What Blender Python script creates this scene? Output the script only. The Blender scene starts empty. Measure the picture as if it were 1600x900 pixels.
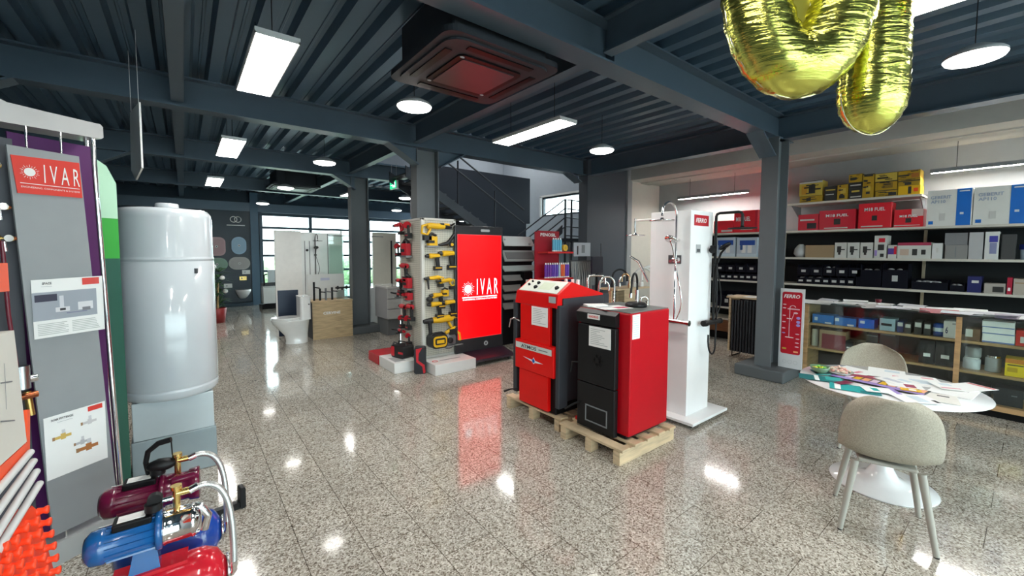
import bpy, bmesh, math, random
from mathutils import Vector, Matrix, Euler
random.seed(7)
PI = math.pi
R = math.radians
SC = bpy.context.scene
COL = SC.collection

# ---------------------------------------------------------------- camera
H = 1.6
YAW, PIT, ROL = R(38.2375), R(3.3291), R(0.1534)
FPX, CX, CY = 649.79, 800.0, 430.84
cd = bpy.data.cameras.new('camera')
cam = bpy.data.objects.new('camera', cd)
COL.objects.link(cam)
_fw = Vector((math.sin(YAW)*math.cos(PIT), math.cos(YAW)*math.cos(PIT), -math.sin(PIT)))
_r0 = Vector((math.cos(YAW), -math.sin(YAW), 0))
_u0 = _r0.cross(_fw)
_r = _r0*math.cos(ROL)+_u0*math.sin(ROL)
_u = -_r0*math.sin(ROL)+_u0*math.cos(ROL)
_m = Matrix((( _r.x, _u.x, -_fw.x, 0), (_r.y, _u.y, -_fw.y, 0), (_r.z, _u.z, -_fw.z, H), (0, 0, 0, 1)))
cam.matrix_world = _m
cd.sensor_width = 36.0
cd.lens = 36.0*FPX/1600.0
cd.shift_y = -(450-CY)/1600.0
cd.clip_start = 0.05
SC.camera = cam

# ---------------------------------------------------------------- exposure
SC.view_settings.view_transform = 'Standard'
SC.view_settings.look = 'None'
SC.view_settings.gamma = 1.0
SC.view_settings.use_curve_mapping = False
SC.view_settings.exposure = 0.62

# ---------------------------------------------------------------- world
LAMP = 26.0         # emission of every lamp diffuser
W = bpy.data.worlds.new('daylight')
SC.world = W
W.use_nodes = True
_bg = W.node_tree.nodes['Background']
_bg.inputs['Color'].default_value = (0.80, 0.92, 1.0, 1)
_bg.inputs['Strength'].default_value = 6.0

# ---------------------------------------------------------------- measuring helpers (pixel of the 1600x900 photograph -> point on a known plane)
def ray(x, y):
    return (x-CX)/FPX*_r-(y-CY)/FPX*_u+_fw
def atz(x, y, z=0.0):
    d = ray(x, y); t = (z-H)/d.z
    return Vector((d.x*t, d.y*t, z))
def atx(x, y, X):
    d = ray(x, y)*(X/ray(x, y).x)
    return Vector((X, d.y, d.z+H))
def aty(x, y, Y):
    d = ray(x, y)*(Y/ray(x, y).y)
    return Vector((d.x, Y, d.z+H))
def onv(x, y, P, az):
    a = R(az); n = Vector((math.cos(a), -math.sin(a), 0)); d = ray(x, y)
    t = Vector((P[0], P[1], 0)).dot(n)/d.dot(n)
    d = d*t
    return Vector((d.x, d.y, d.z+H))

# ---------------------------------------------------------------- materials
MATS = {}
def mat(col, rough=0.5, metal=0.0, emit=0.0, kind='', spec=0.5, var=0.025, coat=0.0):
    key = (tuple(round(c, 3) for c in col), rough, metal, emit, kind, spec, var, coat)
    if key in MATS: return MATS[key]
    m = bpy.data.materials.new('paint_%d' % len(MATS)); m.use_nodes = True
    nt = m.node_tree; N = nt.nodes; L = nt.links
    b = N['Principled BSDF']
    c4 = (col[0], col[1], col[2], 1)
    b.inputs['Base Color'].default_value = c4
    b.inputs['Roughness'].default_value = rough
    b.inputs['Metallic'].default_value = metal
    b.inputs['Specular IOR Level'].default_value = spec
    b.inputs['Coat Weight'].default_value = coat
    b.inputs['Coat Roughness'].default_value = 0.05
    if emit > 0:
        b.inputs['Emission Color'].default_value = c4
        b.inputs['Emission Strength'].default_value = emit
    tc = N.new('ShaderNodeTexCoord')
    def noise(scale, detail=3):
        n = N.new('ShaderNodeTexNoise'); n.inputs['Scale'].default_value = scale; n.inputs['Detail'].default_value = detail
        L.new(tc.outputs['Object'], n.inputs['Vector']); return n
    def ramp(src, stops):
        r = N.new('ShaderNodeValToRGB')
        e = r.color_ramp.elements
        e[0].position, e[0].color = stops[0][0], (*stops[0][1], 1)
        e[1].position, e[1].color = stops[-1][0], (*stops[-1][1], 1)
        for p, c in stops[1:-1]:
            k = e.new(p); k.color = (*c, 1)
        L.new(src, r.inputs['Fac']); return r
    def bump(src, s, d=0.01):
        bp = N.new('ShaderNodeBump'); bp.inputs['Strength'].default_value = s; bp.inputs['Distance'].default_value = d
        L.new(src, bp.inputs['Height']); L.new(bp.outputs['Normal'], b.inputs['Normal'])
    sc = lambda f: tuple(min(1, max(0, c*f)) for c in col)
    if kind == 'wood':
        mp = N.new('ShaderNodeMapping'); mp.inputs['Scale'].default_value = (3, 3, 26)
        L.new(tc.outputs['Object'], mp.inputs['Vector'])
        n = N.new('ShaderNodeTexNoise'); n.inputs['Scale'].default_value = 1.6; n.inputs['Detail'].default_value = 5
        L.new(mp.outputs['Vector'], n.inputs['Vector'])
        r = ramp(n.outputs['Fac'], [(0.3, sc(0.72)), (0.55, sc(1.0)), (0.75, sc(1.2))])
        L.new(r.outputs['Color'], b.inputs['Base Color'])
    elif kind == 'fabric':
        n1 = noise(420, 1); n2 = noise(140, 2)
        ad = N.new('ShaderNodeMath'); ad.operation = 'ADD'; L.new(n1.outputs['Fac'], ad.inputs[0]); L.new(n2.outputs['Fac'], ad.inputs[1])
        hf = N.new('ShaderNodeMath'); hf.operation = 'MULTIPLY'; hf.inputs[1].default_value = 0.5; L.new(ad.outputs[0], hf.inputs[0])
        r = ramp(hf.outputs[0], [(0.35, sc(0.72)), (0.65, sc(1.2))])
        L.new(r.outputs['Color'], b.inputs['Base Color']); bump(hf.outputs[0], 0.3, 0.001)
    elif kind == 'foil':
        mp = N.new('ShaderNodeMapping'); mp.inputs['Scale'].default_value = (9, 9, 55)
        L.new(tc.outputs['Object'], mp.inputs['Vector'])
        n = N.new('ShaderNodeTexNoise'); n.inputs['Scale'].default_value = 1.0; n.inputs['Detail'].default_value = 4; n.inputs['Distortion'].default_value = 0.8
        L.new(mp.outputs['Vector'], n.inputs['Vector'])
        bump(n.outputs['Fac'], 0.35, 0.015)
        v = N.new('ShaderNodeTexVoronoi'); v.inputs['Scale'].default_value = 420; L.new(tc.outputs['Object'], v.inputs['Vector'])
        n2 = noise(5.5, 2)
        th = ramp(n2.outputs['Fac'], [(0.60, (0, 0, 0)), (0.68, (1, 1, 1))])
        mx = N.new('ShaderNodeMix'); mx.data_type = 'RGBA'
        hs = N.new('ShaderNodeHueSaturation'); hs.inputs['Saturation'].default_value = 1.0
        hs.inputs['Color'].default_value = (0.9, 0.45, 0.05, 1); hs.inputs['Fac'].default_value = 1
        sp = N.new('ShaderNodeSeparateColor'); L.new(v.outputs['Color'], sp.inputs['Color'])
        ma = N.new('ShaderNodeMapRange'); ma.inputs['To Min'].default_value = 0.42; ma.inputs['To Max'].default_value = 0.72
        L.new(sp.outputs[0], ma.inputs['Value']); L.new(ma.outputs[0], hs.inputs['Hue'])
        L.new(th.outputs['Color'], mx.inputs['Factor']); mx.inputs[6].default_value = c4; L.new(hs.outputs['Color'], mx.inputs[7])
        L.new(mx.outputs[2], b.inputs['Base Color'])
    elif kind == 'braid':
        w = N.new('ShaderNodeTexChecker'); w.inputs['Scale'].default_value = 260
        w.inputs['Color1'].default_value = (*sc(1.15), 1); w.inputs['Color2'].default_value = (*sc(0.6), 1)
        L.new(tc.outputs['Object'], w.inputs['Vector']); L.new(w.outputs['Color'], b.inputs['Base Color'])
    elif kind == 'mesh':
        w = N.new('ShaderNodeTexBrick'); w.inputs['Scale'].default_value = 1; w.offset = 0
        w.inputs['Brick Width'].default_value = 0.026; w.inputs['Row Height'].default_value = 0.026; w.inputs['Mortar Size'].default_value = 0.0042
        w.inputs['Color1'].default_value = (*sc(0.62), 1); w.inputs['Color2'].default_value = (*sc(0.58), 1); w.inputs['Mortar'].default_value = c4
        cx = N.new('ShaderNodeSeparateXYZ'); cb = N.new('ShaderNodeCombineXYZ')
        L.new(tc.outputs['Object'], cx.inputs[0]); L.new(cx.outputs['X'], cb.inputs['X']); L.new(cx.outputs['Z'], cb.inputs['Y'])
        L.new(cb.outputs[0], w.inputs['Vector']); L.new(w.outputs['Color'], b.inputs['Base Color'])
    else:
        n = noise(9.0)
        r = ramp(n.outputs['Fac'], [(0.3, sc(1-var)), (0.7, sc(1+var))])
        L.new(r.outputs['Color'], b.inputs['Base Color'])
        mr = N.new('ShaderNodeMapRange'); mr.inputs['To Min'].default_value = rough*0.85; mr.inputs['To Max'].default_value = min(1, rough*1.15)
        L.new(n.outputs['Fac'], mr.inputs['Value']); L.new(mr.outputs[0], b.inputs['Roughness'])
    MATS[key] = m
    return m
def glass(col=(0.93, 0.98, 0.96), alpha=0.14):
    key = ('glass', col, alpha)
    if key in MATS: return MATS[key]
    m = bpy.data.materials.new('clear_glass'); m.use_nodes = True
    nt = m.node_tree; N = nt.nodes; L = nt.links; N.clear()
    o = N.new('ShaderNodeOutputMaterial'); t = N.new('ShaderNodeBsdfTransparent'); g = N.new('ShaderNodeBsdfGlossy')
    t.inputs['Color'].default_value = (*col, 1); g.inputs['Roughness'].default_value = 0.03
    lw = N.new('ShaderNodeLayerWeight'); lw.inputs['Blend'].default_value = 0.5; pw = N.new('ShaderNodeMath'); pw.operation = 'POWER'; pw.inputs[1].default_value = 5; L.new(lw.outputs['Facing'], pw.inputs[0]); fr = N.new('ShaderNodeMath'); fr.operation = 'MULTIPLY_ADD'; fr.inputs[1].default_value = 0.8; fr.inputs[2].default_value = 0.025; L.new(pw.outputs[0], fr.inputs[0])
    n = N.new('ShaderNodeTexNoise'); n.inputs['Scale'].default_value = 3
    ad = N.new('ShaderNodeMath'); ad.operation = 'MULTIPLY_ADD'; ad.inputs[1].default_value = 0.01; ad.inputs[2].default_value = alpha*0.12
    L.new(n.outputs['Fac'], ad.inputs[0])
    a2 = N.new('ShaderNodeMath'); a2.operation = 'ADD'; L.new(ad.outputs[0], a2.inputs[0]); L.new(fr.outputs[0], a2.inputs[1])
    mx = N.new('ShaderNodeMixShader'); L.new(a2.outputs[0], mx.inputs[0]); L.new(t.outputs[0], mx.inputs[1]); L.new(g.outputs[0], mx.inputs[2])
    L.new(mx.outputs[0], o.inputs['Surface'])
    MATS[key] = m
    return m

WHITE = mat((0.84, 0.84, 0.82), 0.35, var=0.015); PAPER = mat((0.90, 0.90, 0.88), 0.6, var=0.015); GWHITE = mat((0.90, 0.90, 0.90), 0.15, var=0.01)
BLACK = mat((0.008, 0.008, 0.009), 0.45, spec=0.3); DBLACK = mat((0.005, 0.005, 0.006), 0.4, spec=0.2); DGREY = mat((0.07, 0.075, 0.08), 0.5); INK = mat((0.03, 0.03, 0.035), 0.6)
CHROME = mat((0.80, 0.80, 0.80), 0.08, 1.0); BRASS = mat((0.75, 0.52, 0.18), 0.25, 1.0); STEELM = mat((0.55, 0.56, 0.57), 0.25, 1.0)
RED = mat((0.75, 0.008, 0.010), 0.35); DRED = mat((0.52, 0.008, 0.018), 0.35); ORANGE = mat((0.95, 0.10, 0.02), 0.45)
YEL = mat((0.85, 0.50, 0.02), 0.4); GREYP = mat((0.42, 0.43, 0.44), 0.5); MGREY = mat((0.2, 0.21, 0.22), 0.5)
WOODP = mat((0.62, 0.43, 0.24), 0.6, kind='wood'); OAK = mat((0.46, 0.29, 0.13), 0.5, kind='wood'); PALE = mat((0.68, 0.52, 0.33), 0.55, kind='wood')
BLUE = mat((0.01, 0.14, 0.55), 0.25); RUBBER = mat((0.02, 0.02, 0.02), 0.6)

# ---------------------------------------------------------------- mesh builder
class MB:
    def __init__(s):
        s.v = []; s.f = []; s.mi = []; s.sm = []; s.mats = []; s.T = Matrix.Identity(4)
    def _mi(s, m):
        if m not in s.mats: s.mats.append(m)
        return s.mats.index(m)
    def add(s, vs, fs, m, smooth=False):
        o = len(s.v); T = s.T
        for p in vs:
            q = T @ Vector(p); s.v.append((q.x, q.y, q.z))
        k = s._mi(m)
        for f in fs:
            s.f.append(tuple(i+o for i in f)); s.mi.append(k); s.sm.append(smooth)
        return s
    def box(s, a, b, m):
        x0, x1 = sorted((a[0], b[0])); y0, y1 = sorted((a[1], b[1])); z0, z1 = sorted((a[2], b[2]))
        return s.add([(x0, y0, z0), (x1, y0, z0), (x1, y1, z0), (x0, y1, z0), (x0, y0, z1), (x1, y0, z1), (x1, y1, z1), (x0, y1, z1)],
                     [(0, 3, 2, 1), (4, 5, 6, 7), (0, 1, 5, 4), (1, 2, 6, 5), (2, 3, 7, 6), (3, 0, 4, 7)], m)
    def hexa(s, pts, m):      # eight corners, bottom ring then top ring
        return s.add(pts, [(0, 3, 2, 1), (4, 5, 6, 7), (0, 1, 5, 4), (1, 2, 6, 5), (2, 3, 7, 6), (3, 0, 4, 7)], m)
    def tube(s, pts, r, m, seg=10, caps=True, smooth=True):
        P = [Vector(p) for p in pts]; n = len(P)
        rs = r if isinstance(r, (list, tuple)) else [r]*n
        t0 = (P[1]-P[0]).normalized()
        up = Vector((0, 0, 1)) if abs(t0.z) < 0.9 else Vector((1, 0, 0))
        nx = t0.cross(up).normalized(); vs = []; fs = []
        prev = t0
        for i in range(n):
            t = (P[min(i+1, n-1)]-P[max(i-1, 0)]).normalized()
            q = prev.rotation_difference(t); nx = (q @ nx); nx = (nx-t*nx.dot(t)).normalized(); prev = t
            ny = t.cross(nx)
            for k in range(seg):
                a = 2*PI*k/seg
                vs.append(P[i]+(nx*math.cos(a)+ny*math.sin(a))*rs[i])
        for i in range(n-1):
            for k in range(seg):
                k2 = (k+1) % seg
                fs.append((i*seg+k, i*seg+k2, (i+1)*seg+k2, (i+1)*seg+k))
        s.add(vs, fs, m, smooth)
        if caps:
            s.add(vs[:seg], [tuple(range(seg))[::-1]], m); s.add(vs[-seg:], [tuple(range(seg))], m)
        return s
    def cyl(s, a, b, r, m, r1=None, seg=18):
        return s.tube([a, b], [r, r if r1 is None else r1], m, seg)
    def lathe(s, prof, m, seg=32, c=(0, 0, 0), axis='z'):
        vs = []; fs = []
        for (r, z) in prof:
            for k in range(seg):
                a = 2*PI*k/seg; x, y = r*math.cos(a), r*math.sin(a)
                p = (x, y, z) if axis == 'z' else ((z, x, y) if axis == 'x' else (x, z, y))
                vs.append((p[0]+c[0], p[1]+c[1], p[2]+c[2]))
        for i in range(len(prof)-1):
            for k in range(seg):
                k2 = (k+1) % seg
                fs.append((i*seg+k, i*seg+k2, (i+1)*seg+k2, (i+1)*seg+k))
        return s.add(vs, fs, m, True)
    def ell(s, c, r, m, seg=20, rings=12):
        vs = []; fs = []
        for i in range(rings+1):
            t = PI*i/rings
            for k in range(seg):
                a = 2*PI*k/seg
                vs.append((c[0]+r[0]*math.sin(t)*math.cos(a), c[1]+r[1]*math.sin(t)*math.sin(a), c[2]-r[2]*math.cos(t)))
        for i in range(rings):
            for k in range(seg):
                k2 = (k+1) % seg
                fs.append((i*seg+k, i*seg+k2, (i+1)*seg+k2, (i+1)*seg+k))
        return s.add(vs, fs, m, True)
    def prism(s, poly, d0, d1, m, axis='y', smooth=False):   # poly in the plane across the axis: y -> (x,z), x -> (y,z), z -> (x,y)
        n = len(poly)
        def P(p, d): return (p[0], d, p[1]) if axis == 'y' else ((d, p[0], p[1]) if axis == 'x' else (p[0], p[1], d))
        vs = [P(p, d0) for p in poly]+[P(p, d1) for p in poly]
        s.add(vs, [tuple(range(n)), tuple(range(n, 2*n))[::-1]], m)
        return s.add(vs, [(i, (i+1) % n, n+(i+1) % n, n+i) for i in range(n)], m, smooth)
    def slab(s, q, th, m):    # q: four points in 3-D, thickened by th along the normal away from the first face
        q = [Vector(p) for p in q]; n = (q[1]-q[0]).cross(q[3]-q[0]).normalized()*th
        vs = q+[p-n for p in q]
        return s.add(vs, [(0, 1, 2, 3), (7, 6, 5, 4), (0, 4, 5, 1), (1, 5, 6, 2), (2, 6, 7, 3), (3, 7, 4, 0)], m)
    def text(s, txt, h, c, m, face='-y', w=None, depth=0.0012, shear=0.0, line=1.0, bold=0.0, sp=1.0):   # centred at c, cap height h, total width w
        cu = bpy.data.curves.new('t', 'FONT'); cu.body = txt; cu.size = 1.0; cu.extrude = 0.0; cu.offset = bold
        cu.align_x = 'LEFT'; cu.resolution_u = 2; cu.space_line = line; cu.space_character = sp
        o = bpy.data.objects.new('t', cu); COL.objects.link(o)
        dg = bpy.context.evaluated_depsgraph_get()
        me = bpy.data.meshes.new_from_object(o.evaluated_get(dg))
        bpy.data.objects.remove(o); bpy.data.curves.remove(cu)
        if len(me.vertices) == 0: return s
        xs = [v.co.x for v in me.vertices]; ys = [v.co.y for v in me.vertices]
        x0, x1, y0, y1 = min(xs), max(xs), min(ys), max(ys)
        ky = h/(y1-y0); kx = ky if w is None else w/(x1-x0)
        mp = {'-y': lambda u, v: (c[0]+u, c[1]-depth, c[2]+v), '-x': lambda u, v: (c[0]-depth, c[1]-u, c[2]+v), 'z': lambda u, v: (c[0]+u, c[1]+v, c[2]+depth)}[face]
        vs = [mp((v.co.x-(x0+x1)/2)*kx+(v.co.y-(y0+y1)/2)*ky*shear, (v.co.y-(y0+y1)/2)*ky) for v in me.vertices]
        fs = [tuple(p.vertices) for p in me.polygons]
        bpy.data.meshes.remove(me)
        return s.add(vs, fs, m)
    def obj(s, name, parent=None, bevel=0.0, sub=0, seg=2):
        me = bpy.data.meshes.new(name)
        me.from_pydata(s.v, [], s.f)
        for m in s.mats: me.materials.append(m)
        me.polygons.foreach_set('material_index', s.mi); me.polygons.foreach_set('use_smooth', s.sm)
        bm = bmesh.new(); bm.from_mesh(me)
        bmesh.ops.recalc_face_normals(bm, faces=bm.faces)
        bm.to_mesh(me); bm.free()
        o = bpy.data.objects.new(name, me); COL.objects.link(o)
        if parent: o.parent = parent
        if bevel > 0:
            b = o.modifiers.new('b', 'BEVEL'); b.width = bevel; b.segments = seg; b.limit_method = 'ANGLE'; b.angle_limit = R(50)
        if sub:
            b = o.modifiers.new('s', 'SUBSURF'); b.levels = sub; b.render_levels = sub
        return o
def rrect(w, h, r, n=5, cx=0, cz=0):
    out = []
    for (sx, sz, a0) in ((1, 1, 0), (-1, 1, 90), (-1, -1, 180), (1, -1, 270)):
        for k in range(n+1):
            a = R(a0+90*k/n); out.append((cx+sx*(w/2-r)+r*math.cos(a), cz+sz*(h/2-r)+r*math.sin(a)))
    return out
def arc(c, r, a0, a1, n=10, plane='xz'):
    out = []
    for k in range(n+1):
        a = R(a0+(a1-a0)*k/n)
        if plane == 'xz': out.append((c[0]+r*math.cos(a), c[1], c[2]+r*math.sin(a)))
        elif plane == 'yz': out.append((c[0], c[1]+r*math.cos(a), c[2]+r*math.sin(a)))
        else: out.append((c[0]+r*math.cos(a), c[1]+r*math.sin(a), c[2]))
    return out
def bez(p0, p1, p2, p3, n=14):
    P = [Vector(p) for p in (p0, p1, p2, p3)]; out = []
    for i in range(n+1):
        t = i/n; out.append(P[0]*(1-t)**3+P[1]*3*t*(1-t)**2+P[2]*3*t*t*(1-t)+P[3]*t**3)
    return out
def thing(name, label, cat, loc=(0, 0, 0), rz=0.0, group=None):
    o = bpy.data.objects.new(name, None); COL.objects.link(o)
    o.empty_display_size = 0.05
    o.location = loc; o.rotation_euler = (0, 0, R(rz)); o['label'] = label; o['category'] = cat
    if group: o['group'] = group
    return o
def tag(o, label, cat, group=None):
    o['label'] = label; o['category'] = cat
    if group: o['group'] = group
    return o
def struct(o):
    o['kind'] = 'structure'; return o
def dup(root, loc, rz=None, label=None, group=None):
    c = root.copy(); COL.objects.link(c); c.location = loc
    if rz is not None: c.rotation_euler = (0, 0, R(rz))
    if label: c['label'] = label
    if group: c['group'] = group
    for ch in list(root.children):
        d = ch.copy(); COL.objects.link(d); d.parent = c
        for g in list(ch.children):
            e = g.copy(); COL.objects.link(e); e.parent = d
    return c
# ================================================================ the large structure
# floor: polished speckled granite tiles, rows running along Y
def floor_mat():
    m = bpy.data.materials.new('granite_tiles'); m.use_nodes = True
    nt = m.node_tree; N = nt.nodes; L = nt.links; b = N['Principled BSDF']
    tc = N.new('ShaderNodeTexCoord')
    def ramp(src, stops):
        r = N.new('ShaderNodeValToRGB'); e = r.color_ramp.elements
        e[0].position, e[0].color = stops[0][0], (*stops[0][1], 1); e[1].position, e[1].color = stops[-1][0], (*stops[-1][1], 1)
        for p, c in stops[1:-1]:
            k = e.new(p); k.color = (*c, 1)
        L.new(src, r.inputs['Fac']); return r
    v = N.new('ShaderNodeTexVoronoi'); v.inputs['Scale'].default_value = 130; L.new(tc.outputs['Object'], v.inputs['Vector'])
    sp = N.new('ShaderNodeSeparateColor'); L.new(v.outputs['Color'], sp.inputs['Color'])
    r1 = ramp(sp.outputs[0], [(0.0, (0.15, 0.12, 0.095)), (0.18, (0.28, 0.24, 0.195)), (0.42, (0.46, 0.42, 0.36)), (0.75, (0.60, 0.56, 0.495)), (1.0, (0.80, 0.77, 0.70))])
    n = N.new('ShaderNodeTexNoise'); n.inputs['Scale'].default_value = 1.3; n.inputs['Detail'].default_value = 4; L.new(tc.outputs['Object'], n.inputs['Vector'])
    r2 = ramp(n.outputs['Fac'], [(0.3, (0.86, 0.86, 0.85)), (0.7, (1.0, 0.99, 0.97))])
    mx = N.new('ShaderNodeMix'); mx.data_type = 'RGBA'; mx.blend_type = 'MULTIPLY'; mx.inputs['Factor'].default_value = 1
    L.new(r1.outputs['Color'], mx.inputs[6]); L.new(r2.outputs['Color'], mx.inputs[7])
    mp = N.new('ShaderNodeMapping'); mp.inputs['Rotation'].default_value = (0, 0, R(90)); mp.inputs['Location'].default_value = (0.0, -0.149, 0)
    sx = N.new('ShaderNodeSeparateXYZ'); cb = N.new('ShaderNodeCombineXYZ')
    L.new(tc.outputs['Object'], sx.inputs[0])
    a1 = N.new('ShaderNodeMath'); a1.inputs[1].default_value = -0.70; L.new(sx.outputs['Y'], a1.inputs[0]); L.new(a1.outputs[0], cb.inputs['X'])
    a2 = N.new('ShaderNodeMath'); a2.inputs[1].default_value = -0.149+5.82; L.new(sx.outputs['X'], a2.inputs[0]); L.new(a2.outputs[0], cb.inputs['Y'])
    bk = N.new('ShaderNodeTexBrick'); bk.inputs['Scale'].default_value = 1.0; bk.offset = 0.5
    bk.inputs['Brick Width'].default_value = 0.582; bk.inputs['Row Height'].default_value = 0.291; bk.inputs['Mortar Size'].default_value = 0.0021; bk.inputs['Mortar Smooth'].default_value = 0.1
    bk.inputs['Color1'].default_value = (1, 1, 1, 1); bk.inputs['Color2'].default_value = (0.90, 0.90, 0.90, 1); bk.inputs['Mortar'].default_value = (0.28, 0.25, 0.22, 1)
    L.new(cb.outputs[0], bk.inputs['Vector'])
    m2 = N.new('ShaderNodeMix'); m2.data_type = 'RGBA'; m2.blend_type = 'MULTIPLY'; m2.inputs['Factor'].default_value = 1
    L.new(mx.outputs[2], m2.inputs[6]); L.new(bk.outputs['Color'], m2.inputs[7]); L.new(m2.outputs[2], b.inputs['Base Color'])
    b.inputs['Roughness'].default_value = 0.10; b.inputs['IOR'].default_value = 1.55; b.inputs['Coat Weight'].default_value = 0.25; b.inputs['Coat Roughness'].default_value = 0.02
    return m
fm = floor_mat()
struct(MB().box((-3, -5, -0.1), (9.5, 15.2, 0), fm).obj('floor'))

DECK = mat((0.095, 0.160, 0.225), 0.36, 0.5); BEAMM = mat((0.095, 0.135, 0.175), 0.36, 0.25)
COLM = mat((0.13, 0.145, 0.155), 0.45); NAVY = mat((0.022, 0.050, 0.075), 0.5); WALLG = mat((0.36, 0.37, 0.37), 0.7); CREAM = mat((0.60, 0.57, 0.50), 0.75)
ZD = 3.32; ZF = 3.02
# corrugated deck: trapezoid ribs along Y
def deck(x0, x1, y0, y1):
    prof = []; x = x0; p = 0.25
    while x < x1-1e-6:
        for dx, z in ((0, ZD), (0.10, ZD), (0.125, ZD+0.07), (0.165, ZD+0.07), (0.17, ZD+0.062), (0.185, ZD+0.062), (0.19, ZD+0.07), (0.225, ZD+0.07)):
            if x+dx <= x1: prof.append((x+dx, z))
        x += p
    prof.append((x1, ZD)); n = len(prof)
    vs = [(a, y0, z) for a, z in prof]+[(a, y1, z) for a, z in prof]+[(x0, y0, ZD+0.2), (x1, y0, ZD+0.2), (x0, y1, ZD+0.2), (x1, y1, ZD+0.2)]
    b = MB().add(vs[:2*n], [(i, i+1, n+i+1, n+i) for i in range(n-1)], DECK)
    b.box((x0, y0, ZD+0.09), (x1, y1, ZD+0.2), DECK)
    return b
struct(deck(-3, 7.2, -5, 5.42).obj('ceiling'))
struct(deck(-3, 3.0, 5.42, 14.8).obj('ceiling'))
struct(deck(3.0, 7.2, 9.0, 14.8).obj('ceiling'))

def ibeam_x(x0, x1, y, name='ceiling_beam', w=0.19, zb=ZF, zt=ZD, hl=None, hr=None, stiff=()):
    b = MB()
    b.box((x0, y-w/2, zb), (x1, y+w/2, zb+0.016), BEAMM).box((x0, y-w/2, zt-0.016), (x1, y+w/2, zt), BEAMM).box((x0, y-0.006, zb+0.016), (x1, y+0.006, zt-0.016), BEAMM)
    for X in stiff: b.box((X-0.006, y-w/2+0.005, zb+0.016), (X+0.006, y+w/2-0.005, zt-0.016), BEAMM)
    return b
def haunch(b, xc, y, side, w=0.19, L=0.42, D=0.24):
    x1 = xc+side*L
    b.slab([(xc, y-w/2, ZF-D), (xc, y+w/2, ZF-D), (x1, y+w/2, ZF), (x1, y-w/2, ZF)], 0.016*side, BEAMM)
    b.prism([(xc, ZF-D), (x1, ZF), (xc, ZF)], y-0.006, y+0.006, BEAMM)
YB, YA, Y3, Y4 = 2.16, 5.40, 8.26, 11.6
XL, XM, XR = -1.9, 2.73, 5.92
b = ibeam_x(-3, 6.3, YB, stiff=(0, 2.62)); haunch(b, XR-0.17, YB, -1); struct(b.obj('ceiling_beam'))
b = ibeam_x(-3, 6.3, YA, stiff=(0,)); haunch(b, XM-0.17, YA, -1); haunch(b, XM+0.17, YA, 1); haunch(b, XR-0.1, YA, -1, L=0.3, D=0.14); haunch(b, -1.48, YA, 1); struct(b.obj('ceiling_beam'))
b = ibeam_x(-3, 6.3, Y3, stiff=(0,)); haunch(b, XM-0.1, Y3, -1); haunch(b, -0.98, Y3, 1); struct(b.obj('ceiling_beam'))
b = ibeam_x(-3, 7.2, Y4); struct(b.obj('ceiling_beam'))
b = ibeam_x(-3, 6.3, -1.1); struct(b.obj('ceiling_beam'))
def joist(x, y0, y1, zb=3.06, w=0.10):
    b = MB(); b.box((x-w/2, y0, zb), (x+w/2, y1, zb+0.012), BEAMM).box((x-w/2, y0, ZD-0.012), (x+w/2, y1, ZD), BEAMM).box((x-0.005, y0, zb+0.012), (x+0.005, y1, ZD-0.012), BEAMM)
    return struct(b.obj('joist_beam'))
for x in (0.0, 2.52):
    for y0, y1 in ((-5, YB-0.1), (YB+0.1, YA-0.1), (YA+0.1, Y3-0.1), (Y3+0.1, Y4-0.1), (Y4+0.1, 14.5)):
        joist(x, y0, y1)
# beam along the stock bay at X = 6.1
b = MB()
for z0, z1 in ((ZF, ZF+0.016), (ZD-0.016, ZD)): b.box((5.95, -5, z0), (6.14, 5.3, z1), BEAMM)
b.box((6.04, -5, ZF+0.016), (6.052, 5.3, ZD-0.016), BEAMM); struct(b.obj('ceiling_beam'))
# columns: H sections with the flanges across X
def hcol(x, y, z1=ZF, hd=0.17, w=0.19, m=COLM, plinth=True):
    b = MB()
    b.box((x-hd, y-w/2, 0.0), (x-hd+0.016, y+w/2, z1), m).box((x+hd-0.016, y-w/2, 0.0), (x+hd, y+w/2, z1), m).box((x-hd+0.016, y-0.007, 0.0), (x+hd-0.016, y+0.007, z1), m)
    c = struct(b.obj('steel_column'))
    if plinth:
        p = MB().box((x-0.30, y-0.29, 0), (x+0.32, y+0.29, 0.145), mat((0.10, 0.11, 0.115), 0.6)).obj('column_base', bevel=0.02, seg=3); struct(p)
hcol(XR+0.02, 2.14); hcol(2.73, 5.47, plinth=False); hcol(2.72, 8.33); hcol(-1.65, YA, plinth=False); hcol(-1.15, Y3, plinth=False)
# walls
struct(MB().box((-3.1, -5, 0), (-2.6, 15, 3.6), NAVY).obj('wall_left'))
struct(MB().box((5.95, 5.28, 0), (7.12, 5.50, 4.2), mat((0.075, 0.085, 0.10), 0.6)).obj('wall_clad'))
struct(MB().box((7.12, 5.24, 0), (7.26, 5.50, 3.3), mat((0.30, 0.31, 0.31), 0.6)).box((7.26, 5.28, 0), (8.3, 5.50, 3.3), CREAM).obj('wall_stock_end'))
struct(MB().box((8.3, -5, 0), (8.5, 5.5, 3.3), WALLG).obj('wall_right'))
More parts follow.
